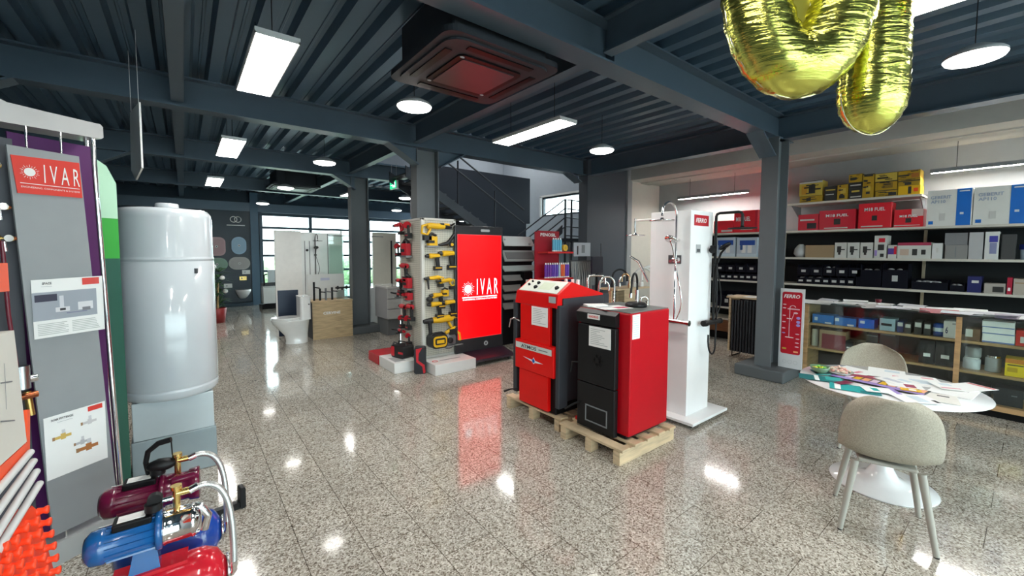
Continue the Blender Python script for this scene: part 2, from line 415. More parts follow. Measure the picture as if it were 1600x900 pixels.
# hall wall with window opening
wy0, wy1, wz0, wz1 = 7.0, 9.15, 2.62, 3.18
b = MB(); HW = mat((0.42, 0.47, 0.53), 0.8)
b.box((8.3, 5.5, 0), (8.5, wy0, 5.6), HW).box((8.3, wy1, 0), (8.5, 13.2, 5.6), HW).box((8.3, wy0, 0), (8.5, wy1, wz0), HW).box((8.3, wy0, wz1), (8.5, wy1, 5.6), HW)
struct(b.obj('wall_hall_right'))
struct(MB().box((3.0, 11.0, 3.32), (8.5, 11.2, 5.6), HW).obj('wall_hall_back'))
struct(MB().box((3.0, 5.5, 5.6), (8.5, 11.2, 5.7), HW).obj('ceiling_hall'))
struct(MB().box((2.8, 5.43, ZD+0.2), (8.5, 5.6, 5.6), HW).box((2.8, 5.43, ZD+0.2), (2.98, 11.2, 5.6), HW).obj('wall_hall_upper'))
b = MB(); wf = mat((0.05, 0.06, 0.07), 0.4)
b.box((8.34, wy0, wz0), (8.42, wy1, wz0+0.05), wf).box((8.34, wy0, wz1-0.05), (8.42, wy1, wz1), wf).box((8.34, wy0, wz0), (8.42, wy0+0.05, wz1), wf).box((8.34, wy1-0.05, wz0), (8.42, wy1, wz1), wf)
b.box((8.29, wy1-0.005, wz0), (8.34, wy1+0.06, wz1+0.04), WHITE).box((8.29, wy0, wz1), (8.34, wy1+0.06, wz1+0.05), WHITE)
w_ = struct(b.obj('window_3')); MB().box((8.375, wy0+0.05, wz0+0.05), (8.385, wy1-0.05, wz1-0.05), glass()).obj('pane', w_)
# dark clad block and its end wall
dk = mat((0.030, 0.038, 0.055), 0.55)
struct(MB().box((3.75, 8.0, 2.3), (6.87, 8.2, 3.42), dk).box((5.3, 8.0, 0), (6.75, 8.2, 2.3), dk).box((6.77, 8.2, 0), (6.87, 11, 3.42), dk).box((4.0, 8.5, 0), (5.3, 8.6, 2.3), dk).obj('wall_stair_block'))
# stock bay soffit
SOF = mat((0.50, 0.48, 0.44), 0.8)
struct(MB().box((7.2, -5, 3.05), (8.3, 5.28, 3.55), SOF).obj('ceiling_soffit'))
struct(MB().box((7.6, -5, 3.03), (7.9, 5.28, 3.05), SOF).obj('trim_1'))
# shopfront behind the camera
b = MB()
b.box((-3, -5.2, 2.9), (8.5, -5, 3.6), NAVY).box((-3, -5.2, 0), (-1.8, -5, 2.9), NAVY).box((7.3, -5.2, 0), (8.5, -5, 2.9), NAVY).box((-1.8, -5.2, 0), (7.3, -5, 0.15), NAVY)
struct(b.obj('wall_front'))
b = MB()
for x in (-1.8, 0.0, 1.85, 3.7, 5.5, 7.24): b.box((x, -5.14, 0.15), (x+0.06, -5.06, 2.9), wf)
b.box((-1.8, -5.14, 2.2), (7.3, -5.06, 2.26), wf)
w_ = struct(b.obj('window_2')); MB().box((-1.8, -5.105, 0.15), (7.3, -5.095, 2.9), glass()).obj('pane', w_)
# far window wall
YW = 14.6
b = MB()
b.box((-3, YW, 2.67), (8.5, YW+0.2, 3.6), NAVY).box((-3, YW, 0), (1.80, YW+0.2, 2.67), NAVY).box((6.75, YW, 0), (8.5, YW+0.2, 2.67), NAVY)
struct(b.obj('wall_back'))
b = MB(); FR = mat((0.035, 0.07, 0.10), 0.4)
for x in (1.80, 3.18, 4.62, 5.05, 6.7): b.box((x, YW-0.05, 0), (x+0.09, YW+0.1, 2.67), FR)
for z in (0.0, 0.95, 1.42, 1.88, 2.27): b.box((1.8, YW-0.04, z), (6.78, YW+0.09, z+0.07), FR)
w_ = struct(b.obj('window_1')); MB().box((1.85, YW+0.04, 0.03), (6.72, YW+0.05, 2.64), glass()).obj('pane', w_)
for x in (1.55, 6.9):
    struct(MB().box((x, YW-0.3, 0), (x+0.2, YW-0.02, 3.3), mat((0.06, 0.12, 0.18), 0.45)).obj('window_column'))
# low beam over window wall
struct(MB().box((-3, YW-0.25, 2.75), (7.2, YW-0.02, 3.0), BEAMM).obj('window_beam'))
# outside: ground and hedge
struct(MB().box((-30, 15.2, -0.15), (40, 60, -0.05), mat((0.35, 0.36, 0.34), 0.9)).obj('ground_outside'))
struct(MB().box((-30, -40, -0.15), (40, -5.2, -0.05), mat((0.4, 0.4, 0.4), 0.9)).obj('ground_street'))
b = MB(); hg = mat((0.30, 0.42, 0.22), 0.9, var=0.5)
for i in range(170):
    x = random.uniform(-2, 13); z = random.uniform(0.1, 0.9)
    b.ell((x, 22+random.uniform(-0.5, 0.5), z), (random.uniform(0.25, 0.6),)*3, hg, 7, 5)
h = b.obj('hedge_foliage'); h['kind'] = 'stuff'; h['label'] = 'green hedge seen outside through the far windows'; h['category'] = 'hedge'
# ================================================================ lamps
EM = mat((1.0, 0.98, 0.93), 0.5, 0, LAMP, var=0.0); EMR = mat((1.0, 0.98, 0.92), 0.5, 0, LAMP*0.3, var=0.0); EMS = mat((1.0, 0.98, 0.94), 0.5, 0, LAMP*2.4, var=0.0); WMET = mat((0.7, 0.7, 0.7), 0.4, 0.3)
def linear_lamp(label, x, y, z=2.85, L=1.10, w=0.24, ztop=ZD, grp='suspended rectangular panel lamps', slim=False):
    t = thing('panel_lamp' if not slim else 'linear_lamp', label, 'lamp', (x, y, z), 0, grp)
    hs = MGREY if slim else WMET
    b = MB().box((-w/2, -L/2, 0.012), (w/2, L/2, 0.035 if not slim else 0.05), hs)
    b.box((-w/2, -L/2, 0), (-w/2+0.008, L/2, 0.012), hs).box((w/2-0.008, -L/2, 0), (w/2, L/2, 0.012), hs).box((-w/2, -L/2, 0), (w/2, -L/2+0.008, 0.012), hs).box((-w/2, L/2-0.008, 0), (w/2, L/2, 0.012), hs)
    b.obj('housing', t)
    MB().box((-w/2+0.009, -L/2+0.009, 0.001), (w/2-0.009, L/2-0.009, 0.0115), EMS if slim else EM).obj('diffuser', t)
    for s in (-1, 1):
        MB().cyl((0, s*L*0.32, 0.035), (0, s*L*0.32, ztop-z), 0.003, BLACK, seg=6).obj('suspension_cord', t)
    return t
def round_lamp(label, x, y, z=2.85, r=0.15):
    t = thing('round_lamp', label, 'lamp', (x, y, z), 0, 'suspended round lamps')
    MB().lathe([(0.02, 0.11), (0.06, 0.10), (r*0.9, 0.06), (r, 0.045), (r, 0.03)], WMET, 36).obj('housing', t)
    MB().lathe([(0, 0), (r*0.7, 0.004), (r*0.94, 0.016), (r*0.985, 0.03), (0, 0.03)], EMR, 36).obj('diffuser', t)
    MB().cyl((0, 0, 0.10), (0, 0, ZD-z), 0.003, BLACK, seg=6).obj('suspension_cord', t)
    return t
linear_lamp('large glowing rectangular panel lamp hanging above the white boiler tank', 0.48, 3.39)
linear_lamp('glowing rectangular panel lamp second along the row above the tank', 0.49, 6.24)
linear_lamp('small looking square bright panel lamp third along the row above the tank', 0.48, 9.45)
linear_lamp('glowing panel lamp hanging between the air conditioner and the stair railing', 2.95, 3.42)
linear_lamp('bright panel lamp partly hidden behind the gold balloon', 2.97, 0.30)
linear_lamp('glowing panel lamp far down the hall behind the pegboard tower', 2.95, 9.4)
for x, y, w_ in ((0.48, 0.2, 'straight above the photographer'), (0.48, -2.8, 'behind the photographer near the shopfront'), (2.96, -2.8, 'second along the shopfront'), (5.3, -2.8, 'third along the shopfront')):
    linear_lamp('suspended panel lamp out of view '+w_, x, y)
round_lamp('round glowing lamp hanging below the air conditioner', 1.65, 3.5)
round_lamp('round glowing lamp hanging beyond the first ceiling beam', 1.65, 6.5)
round_lamp('round glowing lamp in front of the far air conditioner', 1.67, 9.57)
round_lamp('round glowing lamp hanging near the far window wall', 1.72, 13.1)
round_lamp('round glowing lamp hanging before the wide dark pillar', 4.2, 3.5)
round_lamp('large oval looking lamp hanging beside the gold balloon', 4.12, 0.33)
round_lamp('round lamp glowing just under the exit sign', 4.25, 9.57)
for x, y, w_ in ((1.65, 0.3, 'above the viewer'), (1.65, -2.8, 'near the shopfront door'), (4.15, -2.8, 'near the shopfront end'), (4.3, 13.0, 'near the far window column'), (5.3, 12.6, 'at the far window corner')):
    round_lamp('round suspended lamp '+w_, x, y)
linear_lamp('slim linear lamp hanging over the red toolbox shelf near the tall white tower', 7.85, 3.90, 2.65, 1.32, 0.09, 3.03, 'slim lamps over the stock shelves', True)
linear_lamp('slim linear lamp hanging over the white cistern boxes', 7.85, 0.30, 2.65, 1.32, 0.09, 3.03, 'slim lamps over the stock shelves', True)
linear_lamp('slim linear lamp over the shelves beyond the frame', 7.85, -2.9, 2.65, 1.32, 0.09, 3.03, 'slim lamps over the stock shelves', True)
# ---- lamps of the stair hall (out of sight above)
for x, y, w_ in ((5.0, 7.2, 'above the stairs'), (7.2, 9.4, 'near the hall window')):
    linear_lamp('panel lamp high up in the stair hall '+w_, x, y, 5.2, 1.1, 0.3, 5.6, 'stair hall lamps')
# ================================================================ ceiling cassettes
CAS = mat((0.030, 0.036, 0.045), 0.5, spec=0.3)
def cassette(label, x, y, z=2.9):
    t = thing('air_conditioner', label, 'air conditioner', (x, y, z), 0, 'ceiling cassette air conditioners')
    MB().prism(rrect(0.80, 0.80, 0.04), 0.07, ZD-z-0.03, CAS, 'z').obj('body', t)
    b = MB().prism(rrect(0.95, 0.95, 0.09), 0.03, 0.07, CAS, 'z'); b.prism(rrect(0.86, 0.86, 0.12), 0.015, 0.03, CAS, 'z')
    b.obj('cover_panel', t, bevel=0.006)
    for k in range(4):
        b = MB(); b.T = Matrix.Rotation(k*PI/2, 4, 'Z')
        b.box((-0.27, 0.335, 0.008), (0.27, 0.385, 0.0149), DBLACK); b.obj('air_flap', t)
    b = MB().prism(rrect(0.54, 0.54, 0.05), 0.004, 0.0149, DBLACK, 'z')
    b.prism(rrect(0.45, 0.45, 0.02), -0.002, 0.004, mat((0.07, 0.05, 0.06), 0.35), 'z'); b.obj('intake_grille', t)
    for s, q in ((-1, -1), (1, 1), (-1, 1)):
        MB().ell((0.24*s, 0.24*q, 0.003), (0.018, 0.012, 0.004), GREYP, 10, 6).obj('latch', t)
cassette('large dark cassette air conditioner fixed under the near ceiling bay', 1.755, 2.71)
cassette('dark cassette air conditioner far away behind the small round lamp', 1.95, 10.3, 2.95)
# exit sign
t = thing('exit_sign', 'green lit emergency exit sign hanging beyond the pegboard tower', 'exit sign', (3.32, 8.0, 2.83), 0)
b = MB().box((-0.02, -0.16, 0.0), (0.02, 0.16, 0.16), WHITE); b.obj('housing', t)
b = MB(); GE = mat((0.02, 0.55, 0.22), 0.4, 0, 1.2); WE = mat((0.9, 1, 0.95), 0.4, 0, 1.6)
b.box((-0.023, -0.155, 0.01), (-0.0205, 0.155, 0.15), GE)
b.box((-0.026, -0.02, 0.03), (-0.0235, 0.01, 0.09), WE).ell((-0.025, -0.005, 0.11), (0.003, 0.018, 0.018), WE, 10, 6).box((-0.026, -0.10, 0.03), (-0.0235, -0.05, 0.13), WE).box((-0.026, 0.03, 0.07), (-0.0235, 0.11, 0.08), WE)
b.obj('pictogram', t)
for s in (-1, 1): MB().cyl((0, s*0.12, 0.16), (0, s*0.12, ZD-2.83), 0.004, GREYP, seg=6).obj('suspension_rod', t)

# ================================================================ wood-log boiler (left one) on its pallet
def pallet(label, x0, x1, y0, y1, h=0.13, m=PALE):
    t = thing('wooden_pallet', label, 'pallet', ((x0+x1)/2, (y0+y1)/2, 0), 0)
    L, Wd = x1-x0, y1-y0
    for k in range(3):          # runners along X
        yy = -Wd/2+0.04+k*(Wd-0.08)/2
        MB().box((-L/2, yy-0.03, 0.0), (L/2, yy+0.03, h-0.022), m).obj('runner_block', t) if k != 1 else [MB().box((xa, yy-0.03, 0.0), (xa+0.09, yy+0.03, h-0.022), m).obj('runner_block', t) for xa in (-L/2, -0.045, L/2-0.09)]
    n = 5
    for k in range(n):
        xx = -L/2+0.05+k*(L-0.10)/(n-1)
        MB().box((xx-0.045, -Wd/2-0.01, h-0.0215), (xx+0.045, Wd/2+0.01, h), m).obj('deck_board', t, bevel=0.003)
    return t
pallet('worn wooden pallet under the left red boiler with grey sides', 2.56, 3.30, 2.56, 3.34, 0.125)
pallet('light wooden pallet under the black fronted red boiler', 2.50, 3.24, 1.86, 2.50, 0.125)
GSIDE = mat((0.042, 0.046, 0.055), 0.45, spec=0.3); REDB = mat((0.80, 0.004, 0.003), 0.35, spec=0.3)
t = thing('wood_boiler', 'red and dark grey wood boiler with sloped control panel and red doors', 'boiler', (2.56, 2.88, 0.127), -90)
b = MB()   # carcass: local x -0.28..0.28 (x+ = near the other boiler), y depth 0..0.62, z from pallet
b.box((-0.25, 0.03, 0.0), (0.25, 0.58, 0.14), DBLACK)
b.box((-0.30, 0.05, 0.12), (0.30, 0.60, 1.06), GSIDE).box((-0.25, 0.02, 0.0), (0.25, 0.06, 1.0), DBLACK)
b.obj('body', t, bevel=0.01)
for xa, xb in ((-0.335, -0.28), (0.268, 0.315)): MB().box((xa, -0.01, 0.08), (xb, 0.10, 1.0), GSIDE).obj('corner_post', t, bevel=0.006)
b = MB().prism([(-0.02, 0.975), (0.0, 1.09), (0.17, 1.20), (0.60, 1.075), (0.60, 0.975)], -0.29, 0.285, REDB, 'x'); b.obj('hood', t, bevel=0.006)
b = MB(); sl = math.atan2(0.11, 0.17)
b.T = Matrix.Translation((0, 0.085, 1.146)) @ Matrix.Rotation(sl, 4, 'X')
CRM = mat((0.72, 0.74, 0.66), 0.4)
b.box((-0.265, -0.088, 0.0), (0.255, 0.088, 0.006), CRM); b.box((-0.03, -0.05, 0.006), (0.13, 0.055, 0.0075), mat((0.62, 0.68, 0.52), 0.4)); cp = b.obj('control_panel', t)
for x, y, r in ((-0.075, -0.03, 0.021), (-0.09, 0.035, 0.018), (-0.195, 0.0, 0.013), (-0.19, 0.05, 0.011), (0.20, -0.015, 0.022)):
    b = MB(); b.T = Matrix.Translation((0, 0.085, 1.146)) @ Matrix.Rotation(sl, 4, 'X'); b.cyl((x, y, 0.006), (x, y, 0.022), r, DBLACK, r*0.8, 16); b.obj('dial', cp)
b = MB().box((-0.22, -0.012, 0.60), (0.19, 0.03, 0.972), REDB); d = b.obj('upper_door', t, bevel=0.004)
b = MB().tube([(-0.235, -0.01, 0.80), (-0.27, -0.05, 0.83), (-0.31, -0.06, 0.81), (-0.335, -0.06, 0.73)], 0.008, STEELM); b.obj('handle', d)
b = MB().box((-0.05, -0.0165, 0.79), (0.17, -0.013, 0.965), PAPER)
for k in range(9): b.box((-0.03, -0.0172, 0.945-0.016*k-0.004), (random.uniform(0.05, 0.15), -0.0166, 0.945-0.016*k), GREYP)
b.obj('paper_notice', t)
b = MB().box((-0.275, -0.03, 0.345), (0.262, 0.03, 0.625), REDB); mp_ = b.obj('middle_panel', t, bevel=0.004)
b = MB().box((-0.262, -0.034, 0.545), (0.24, -0.0305, 0.60), mat((0.62, 0.66, 0.62), 0.4)); b.text('ATMOS', 0.032, (-0.07, -0.034, 0.572), INK, w=0.22, bold=0.02); b.box((0.07, -0.0348, 0.568), (0.19, -0.034, 0.577), MGREY); b.obj('name_plate', mp_)
b = MB(); bw = mat((0.75, 0.78, 0.88), 0.4)
b.prism([(-0.15, 0.47), (-0.02, 0.46), (0.0, 0.487), (0.02, 0.46), (0.13, 0.45), (0.02, 0.44), (0, 0.425), (-0.02, 0.445)], -0.034, -0.0305, bw); b.ell((0, -0.034, 0.455), (0.018, 0.003, 0.018), BLUE, 12, 8); b.obj('winged_emblem', mp_)
d = MB().box((-0.225, -0.02, 0.02), (0.18, 0.03, 0.34), REDB).obj('lower_door', t, bevel=0.004)
MB().tube([(-0.23, -0.03, 0.13), (-0.29, -0.07, 0.12), (-0.36, -0.10, 0.085)], [0.007, 0.007, 0.011], BLACK).obj('handle', d)
MB().box((0.19, -0.024, 1.02), (0.275, -0.0205, 1.075), GREYP).obj('rating_label', t)
MB().box((-0.2, 0.60, 0.4), (0.25, 0.74, 1.06), GSIDE).box((-0.1, 0.74, 0.6), (0.1, 0.8, 0.9), DBLACK).obj('rear_housing', t, bevel=0.006)
for k, x in enumerate((-0.06, 0.03, 0.10)): MB().cyl((x, 0.45, 1.10), (x, 0.45, 1.20), 0.02, WHITE, 0.016, 14).obj('fitting_cap', t)

# ================================================================ black fronted boiler
REDS = mat((0.48, 0.001, 0.009), 0.35, spec=0.3)
t = thing('solid_fuel_boiler', 'red steel boiler with black front doors and paper notice on a light pallet', 'boiler', (2.64, 2.18, 0.127), -90)
b = MB()
b.box((-0.22, 0.03, 0.0), (0.24, 0.5, 0.05), DBLACK)
b.box((-0.26, 0.02, 0.03), (0.27, 0.555, 1.0), REDS); b.obj('body', t, bevel=0.012)
BF = mat((0.010, 0.010, 0.011), 0.4, spec=0.25)
b = MB().box((-0.25, 0.03, 1.0), (0.26, 0.55, 1.006), mat((0.16, 0.17, 0.16), 0.35)); b.obj('top_plate', t)
b = MB().prism([(-0.025, 0.88), (-0.035, 0.97), (0.02, 1.0), (0.02, 0.88)], -0.24, 0.165, BF, 'x'); f = b.obj('top_fascia', t, bevel=0.005)
b = MB().box((-0.11, -0.042, 0.925), (0.015, -0.036, 0.965), WHITE); b.text('VIADRUS', 0.018, (-0.047, -0.0425, 0.945), RED, w=0.10, bold=0.02); b.obj('name_plate', f)
d = MB().box((-0.225, -0.03, 0.385), (0.165, 0.02, 0.872), BF).obj('upper_door', t, bevel=0.006)
b = MB()
for k in range(6): b.ell((0.02*math.cos(k*PI/3)*2, -0.031, 0.59+0.04*math.sin(k*PI/3)), (0.014, 0.006, 0.014), DBLACK, 10, 6)
b.cyl((0, -0.03, 0.59), (0, -0.045, 0.59), 0.02, BLACK); b.obj('air_rosette', d)
MB().tube([(-0.23, -0.02, 0.53), (-0.265, -0.05, 0.53), (-0.28, -0.055, 0.44)], 0.009, BLACK).obj('handle', d)
d = MB().box((-0.225, -0.03, 0.0), (0.165, 0.02, 0.378), BF).obj('lower_door', t, bevel=0.006)
b = MB()
for q in (((-0.13, 0.19), (0.10, 0.20)), ((-0.13, 0.06), (0.10, 0.07)), ((-0.13, 0.07), (-0.12, 0.19)), ((0.09, 0.07), (0.10, 0.19))): b.box((q[0][0], -0.034, q[0][1]), (q[1][0], -0.030, q[1][1]), MGREY)
b.obj('ash_hatch_frame', d)
MB().tube([(-0.19, -0.035, 0.20), (-0.24, -0.06, 0.17), (-0.30, -0.10, 0.12)], 0.009, BLACK).obj('handle', d)
b = MB().box((-0.098, -0.034, 0.70), (0.125, -0.0305, 0.865), PAPER)
for k in range(9): b.box((-0.08, -0.0352, 0.845-0.015*k-0.004), (random.uniform(-0.02, 0.105), -0.0342, 0.845-0.015*k), GREYP)
b.obj('paper_notice', t)
b = MB().box((0.2705, 0.04, 0.80), (0.273, 0.135, 0.99), PAPER)
for k in range(10): b.box((0.273, 0.052, 0.975-0.017*k-0.004), (0.2736, 0.12, 0.975-0.017*k), mat((0.45, 0.6, 0.6), 0.6))
b.obj('sticker_label', t)
MB().box((-0.29, 0.02, 0.001), (-0.25, 0.10, 0.03), RED).obj('pallet_clip', t)
# papers lying on the black boiler
b = MB().box((-0.10, -0.14, 0), (0.10, 0.14, 0.002), PAPER); b.box((-0.08, -0.12, 0.002), (0.0, 0.0, 0.0026), mat((0.6, 0.05, 0.12), 0.6)).box((0.02, -0.02, 0.002), (0.08, 0.11, 0.0026), GREYP)
o = b.obj('leaflet'); o.location = (2.80, 2.20, 1.134); o.rotation_euler = (0, 0, R(75)); tag(o, 'white and pink leaflet lying on top of the black fronted boiler', 'leaflet')
b = MB().box((-0.06, -0.09, 0), (0.06, 0.09, 0.012), PAPER); o = b.obj('booklet'); o.location = (2.78, 2.36, 1.134); o.rotation_euler = (0, 0, R(60)); tag(o, 'small booklet stack lying on the back corner of the black fronted boiler', 'booklet')

# ================================================================ kitchen faucet standing on the black boiler
t = thing('kitchen_faucet', 'black and chrome spring kitchen faucet on a black base atop the boiler', 'faucet', (3.02, 2.12, 1.134), 200)
MB().lathe([(0, 0), (0.09, 0), (0.09, 0.02), (0.075, 0.035), (0, 0.035)], BLACK, 32).obj('base', t)
MB().cyl((-0.03, 0, 0.035), (-0.03, 0, 0.14), 0.014, CHROME).obj('body', t)
MB().tube([(-0.03, 0, 0.14), (-0.03, 0, 0.20)]+arc((0.055, 0, 0.20), 0.085, 180, 20, 12)+[(0.16, 0, 0.12)], 0.0095, BLACK).obj('spout', t)
MB().cyl((0.16, 0, 0.125), (0.165, 0, 0.09), 0.012, CHROME).obj('spray_head', t)

# ================================================================ white shower tower
t = thing('display_tower', 'tall white shower display tower with red name plate on a wheeled base', 'display stand', (3.85, 2.20, 0), 0)
b = MB().box((-0.33, -0.35, 0.035), (0.33, 0.35, 0.06), GWHITE); b.obj('base_board', t, bevel=0.003)
b = MB().box((-0.21, -0.215, 0.06), (0.20, 0.20, 1.985), GWHITE); b.obj('column', t, bevel=0.004)
for x in (-0.27, 0.27):
    for y in (-0.3, 0.3): MB().cyl((x, y-0.01, 0.018), (x, y+0.01, 0.018), 0.017, DGREY).obj('caster', t)
b = MB().box((-0.155, -0.219, 1.845), (0.11, -0.2155, 1.945), DRED); b.text('FERRO', 0.042, (-0.03, -0.219, 1.895), WHITE, w=0.19, shear=0.2, bold=0.02); b.obj('name_plate', t)
b = MB().box((-0.215, -0.13, 1.49), (-0.2115, 0.0, 1.57), DGREY)
for k in range(3): b.box((-0.2165, -0.12+k*0.042, 1.50), (-0.2151, -0.09+k*0.042, 1.525), mat((0.35, 0.08, 0.1), 0.5))
b.obj('info_sticker', t); b = MB(); b.box((-0.11, -0.219, 1.59), (-0.03, -0.2155, 1.67), GREYP).box((-0.10, -0.2195, 1.60), (-0.04, -0.2155, 1.63), DGREY)
b.obj('info_sticker', t)
def shower(label, loc, rz, m, head_r=0.11, top=1.9, zb=0.95, hose_m=None, n='shower_set', sq=False):
    t = thing(n, label, 'shower', loc, rz)     # local: wall at y = 0, y negative towards the room
    if sq: MB().tube([(0, -0.045, zb), (0, -0.045, top-0.03), (0, -0.055, top-0.008), (0, -0.08, top), (0, -0.25, top), (0, -0.275, top-0.008), (0, -0.285, top-0.03), (0, -0.285, top-0.13)], 0.013, m).obj('riser_rail', t)
    else: MB().tube([(0, -0.045, zb), (0, -0.045, top-0.10)]+arc((0, -0.045-0.12, top-0.10), 0.12, 0, 150, 12, 'yz')+[(0, -0.045-0.24, top-0.11)], 0.011, m).obj('riser_rail', t)
    MB().lathe([(0, 0.03), (0.012, 0.03), (0.02, 0.012), (head_r, 0.008), (head_r, 0), (0, 0)], m, 36, (0, -0.285, top-0.155)).obj('rain_head', t)
    MB().cyl((-0.13, -0.045, zb), (0.13, -0.045, zb), 0.022, m).cyl((-0.15, -0.045, zb), (-0.13, -0.045, zb), 0.027, m).cyl((0.13, -0.045, zb), (0.15, -0.045, zb), 0.027, m).cyl((-0.07, 0, zb), (-0.07, -0.045, zb), 0.02, m).cyl((0.07, 0, zb), (0.07, -0.045, zb), 0.02, m).obj('mixer', t)
    MB().cyl((0, 0, top-0.32), (0, -0.045, top-0.32), 0.015, m).obj('bracket', t); MB().cyl((-0.03, -0.045, top-0.5), (0.03, -0.045, top-0.5), 0.018, m).obj('slider', t)
    b = MB().tube([(0.0, -0.06, top-0.5), (0.0, -0.10, top-0.38), (0.0, -0.14, top-0.33)], 0.01, m)
    b.T = Matrix.Translation((0, -0.14, top-0.32)) @ Matrix.Rotation(R(-35), 4, 'X'); b.lathe([(0, 0.0), (0.055, 0.0), (0.055, 0.014), (0.02, 0.025), (0, 0.025)], m, 28); b.obj('hand_shower', t)
    MB().tube(bez((0.0, -0.06, top-0.5), (0.10, -0.10, top-0.9), (0.12, -0.06, zb+0.2), (0.0, -0.05, zb-0.02), 16), 0.006, hose_m or m).obj('hose', t)
    return t
shower('chrome shower column on the left face of the white tower', (3.64, 2.10, 0), -90, CHROME, 0.11, 2.03, 0.95)
t = shower('matt black shower column on the right face of the white tower', (4.02, 1.985, 0), 0, BLACK, 0.12, 1.97, 0.92, n='shower_set', sq=True)
b = MB().tube(bez((0.02, -0.05, 1.5), (-0.10, -0.12, 1.3), (0.06, -0.05, 0.9), (0.02, -0.06, 0.72), 12)+bez((0.02, -0.06, 0.72), (-0.04, -0.1, 0.58), (-0.22, -0.1, 0.60), (-0.16, -0.08, 0.82), 10)[1:], 0.008, BLACK); b.obj('hose', t)
b = MB().cyl((-0.20, -0.06, 0.93), (0.06, -0.06, 0.93), 0.02, BLACK).cyl((-0.22, -0.06, 0.93), (-0.20, -0.06, 0.93), 0.028, BLACK); b.obj('mixer_valve', t)
b = MB().cyl((-0.03, 0, 1.62), (-0.03, -0.05, 1.62), 0.012, BLACK).cyl((-0.07, -0.05, 1.62), (-0.05, -0.05, 1.62), 0.032, BLACK); b.obj('knob', t)
t = thing('rain_shower', 'chrome rain head on a straight arm behind the chrome shower column', 'shower', (3.75, 2.42, 0), 180)
MB().cyl((0, 0.02, 1.93), (0, -0.24, 1.93), 0.011, WHITE).obj('arm', t); MB().cyl((0, -0.24, 1.95), (0, -0.24, 1.80), 0.01, CHROME).lathe([(0, 0.03), (0.012, 0.03), (0.02, 0.012), (0.10, 0.008), (0.10, 0), (0, 0)], CHROME, 36, (0, -0.24, 1.77)).obj('rain_head', t)
MB().tube([(0.1, 0, 1.30), (0.1, -0.12, 1.50), (0.1, -0.22, 1.55)], 0.012, CHROME).obj('hand_shower', t)
# ================================================================ pegboard tower with power tools
t = thing('pegboard_tower', 'white pegboard tower around the steel column hung with power tools', 'display stand', (2.50, 5.13, 0), 0)
b = MB()
PW = mat((0.72, 0.71, 0.66), 0.4)
for x, y in ((0, 0), (0.53, 0), (0, 0.72), (0.53, 0.72)): b.box((x, y, 0.0), (x+0.045*(1 if x == 0 else -1), y+0.045*(1 if y == 0 else -1), 2.05), PW)
b.box((0, 0, 2.02), (0.53, 0.045, 2.05), PW).box((0, 0.045, 2.02), (0.045, 0.72, 2.05), PW).box((0.485, 0.045, 2.02), (0.53, 0.675, 2.05), PW).box((0.045, 0.675, 2.02), (0.485, 0.72, 2.05), PW)
b.box((0.0, 0, 0.0), (0.53, 0.04, 0.17), PW)
b.obj('frame', t, bevel=0.006)
PEG = mat((0.72, 0.70, 0.60), 0.5, kind='mesh')
MB().box((0.045, 0.012, 0.17), (0.485, 0.02, 2.02), PEG).obj('mesh_panel', t)
o = MB().box((-0.34, 0.0, 0.05), (0.34, 0.008, 2.02), PEG).obj('mesh_panel', t); o.rotation_euler = (0, 0, -PI/2); o.location = (0.012, 0.36, 0)
b = MB().box((-0.02, -0.40, 0), (0.60, -0.005, 0.14), WHITE); b.text('@ HILLSIDE', 0.05, (0.3, -0.15, 0.14), GREYP, 'z', w=0.36) if False else None
o = b.obj('plinth_box', None, bevel=0.004); o.location = (2.50, 5.13, 0); tag(o, 'white low plinth box standing before the yellow tools', 'plinth')
b = MB().tube(arc((0.07, -0.22, 0.1405), 0.035, 0, 360, 20, 'xy'), 0.004, RED, 6); b.box((0.14, -0.235, 0.14), (0.46, -0.205, 0.1415), GREYP); b.obj('printed_logo', o)
o = MB().box((-0.17, -0.27, 0), (0.16, 0.27, 0.14), WHITE).obj('plinth_box', None, bevel=0.004); o.location = (2.27, 5.40, 0); tag(o, 'white low plinth box under the red and black tool case', 'plinth')
MB().box((-0.13, -0.2, 0.14), (0.02, 0.05, 0.1412), GREYP).obj('printed_logo', o)
o = MB().box((-0.17, -0.20, 0), (0.16, 0.2, 0.13), DRED).obj('plinth_box', None, bevel=0.004); o.location = (2.27, 5.90, 0); tag(o, 'dark red low plinth box behind the white plinth', 'plinth')

TB = mat((0.015, 0.015, 0.017), 0.45); TY = mat((0.90, 0.52, 0.015), 0.38); TR = mat((0.62, 0.015, 0.03), 0.4); TG = mat((0.30, 0.30, 0.31), 0.35, 0.6)
# every tool is drawn in a local frame: x to the right, z up, front towards -y, y = 0 on the board
def t_drill(M, s=1.0, flip=1, bat=True):
    p = {}
    b = MB(); f = flip
    b.tube([(-0.02*f*s, -0.05, 0), (0.10*f*s, -0.05, 0)], [0.032*s, 0.028*s], M, 14).ell((-0.022*f*s, -0.05, 0), (0.022*s, 0.031*s, 0.031*s), M, 12, 8); p['body'] = b
    b.box((-0.0*s, -0.078, -0.024*s), (0.10*s*1, -0.052, 0.006*s), TB) if flip > 0 else None
    p['chuck'] = MB().tube([(-0.045*f*s-0.0, -0.05, 0), (-0.085*f*s, -0.05, 0)], [0.026*s, 0.017*s], TB, 14)
    b = MB().prism([(0.045*f*s, -0.01*s), (0.09*f*s, -0.01*s), (0.105*f*s, -0.13*s), (0.065*f*s, -0.13*s)], -0.068, -0.034, TB); p['handle'] = b
    if bat: p['battery'] = MB().box((0.03*f*s, -0.085, -0.175*s), (0.125*f*s, -0.02, -0.125*s), TB).box((0.035*f*s, -0.086, -0.15*s), (0.12*f*s, -0.019, -0.138*s), M)
    return p
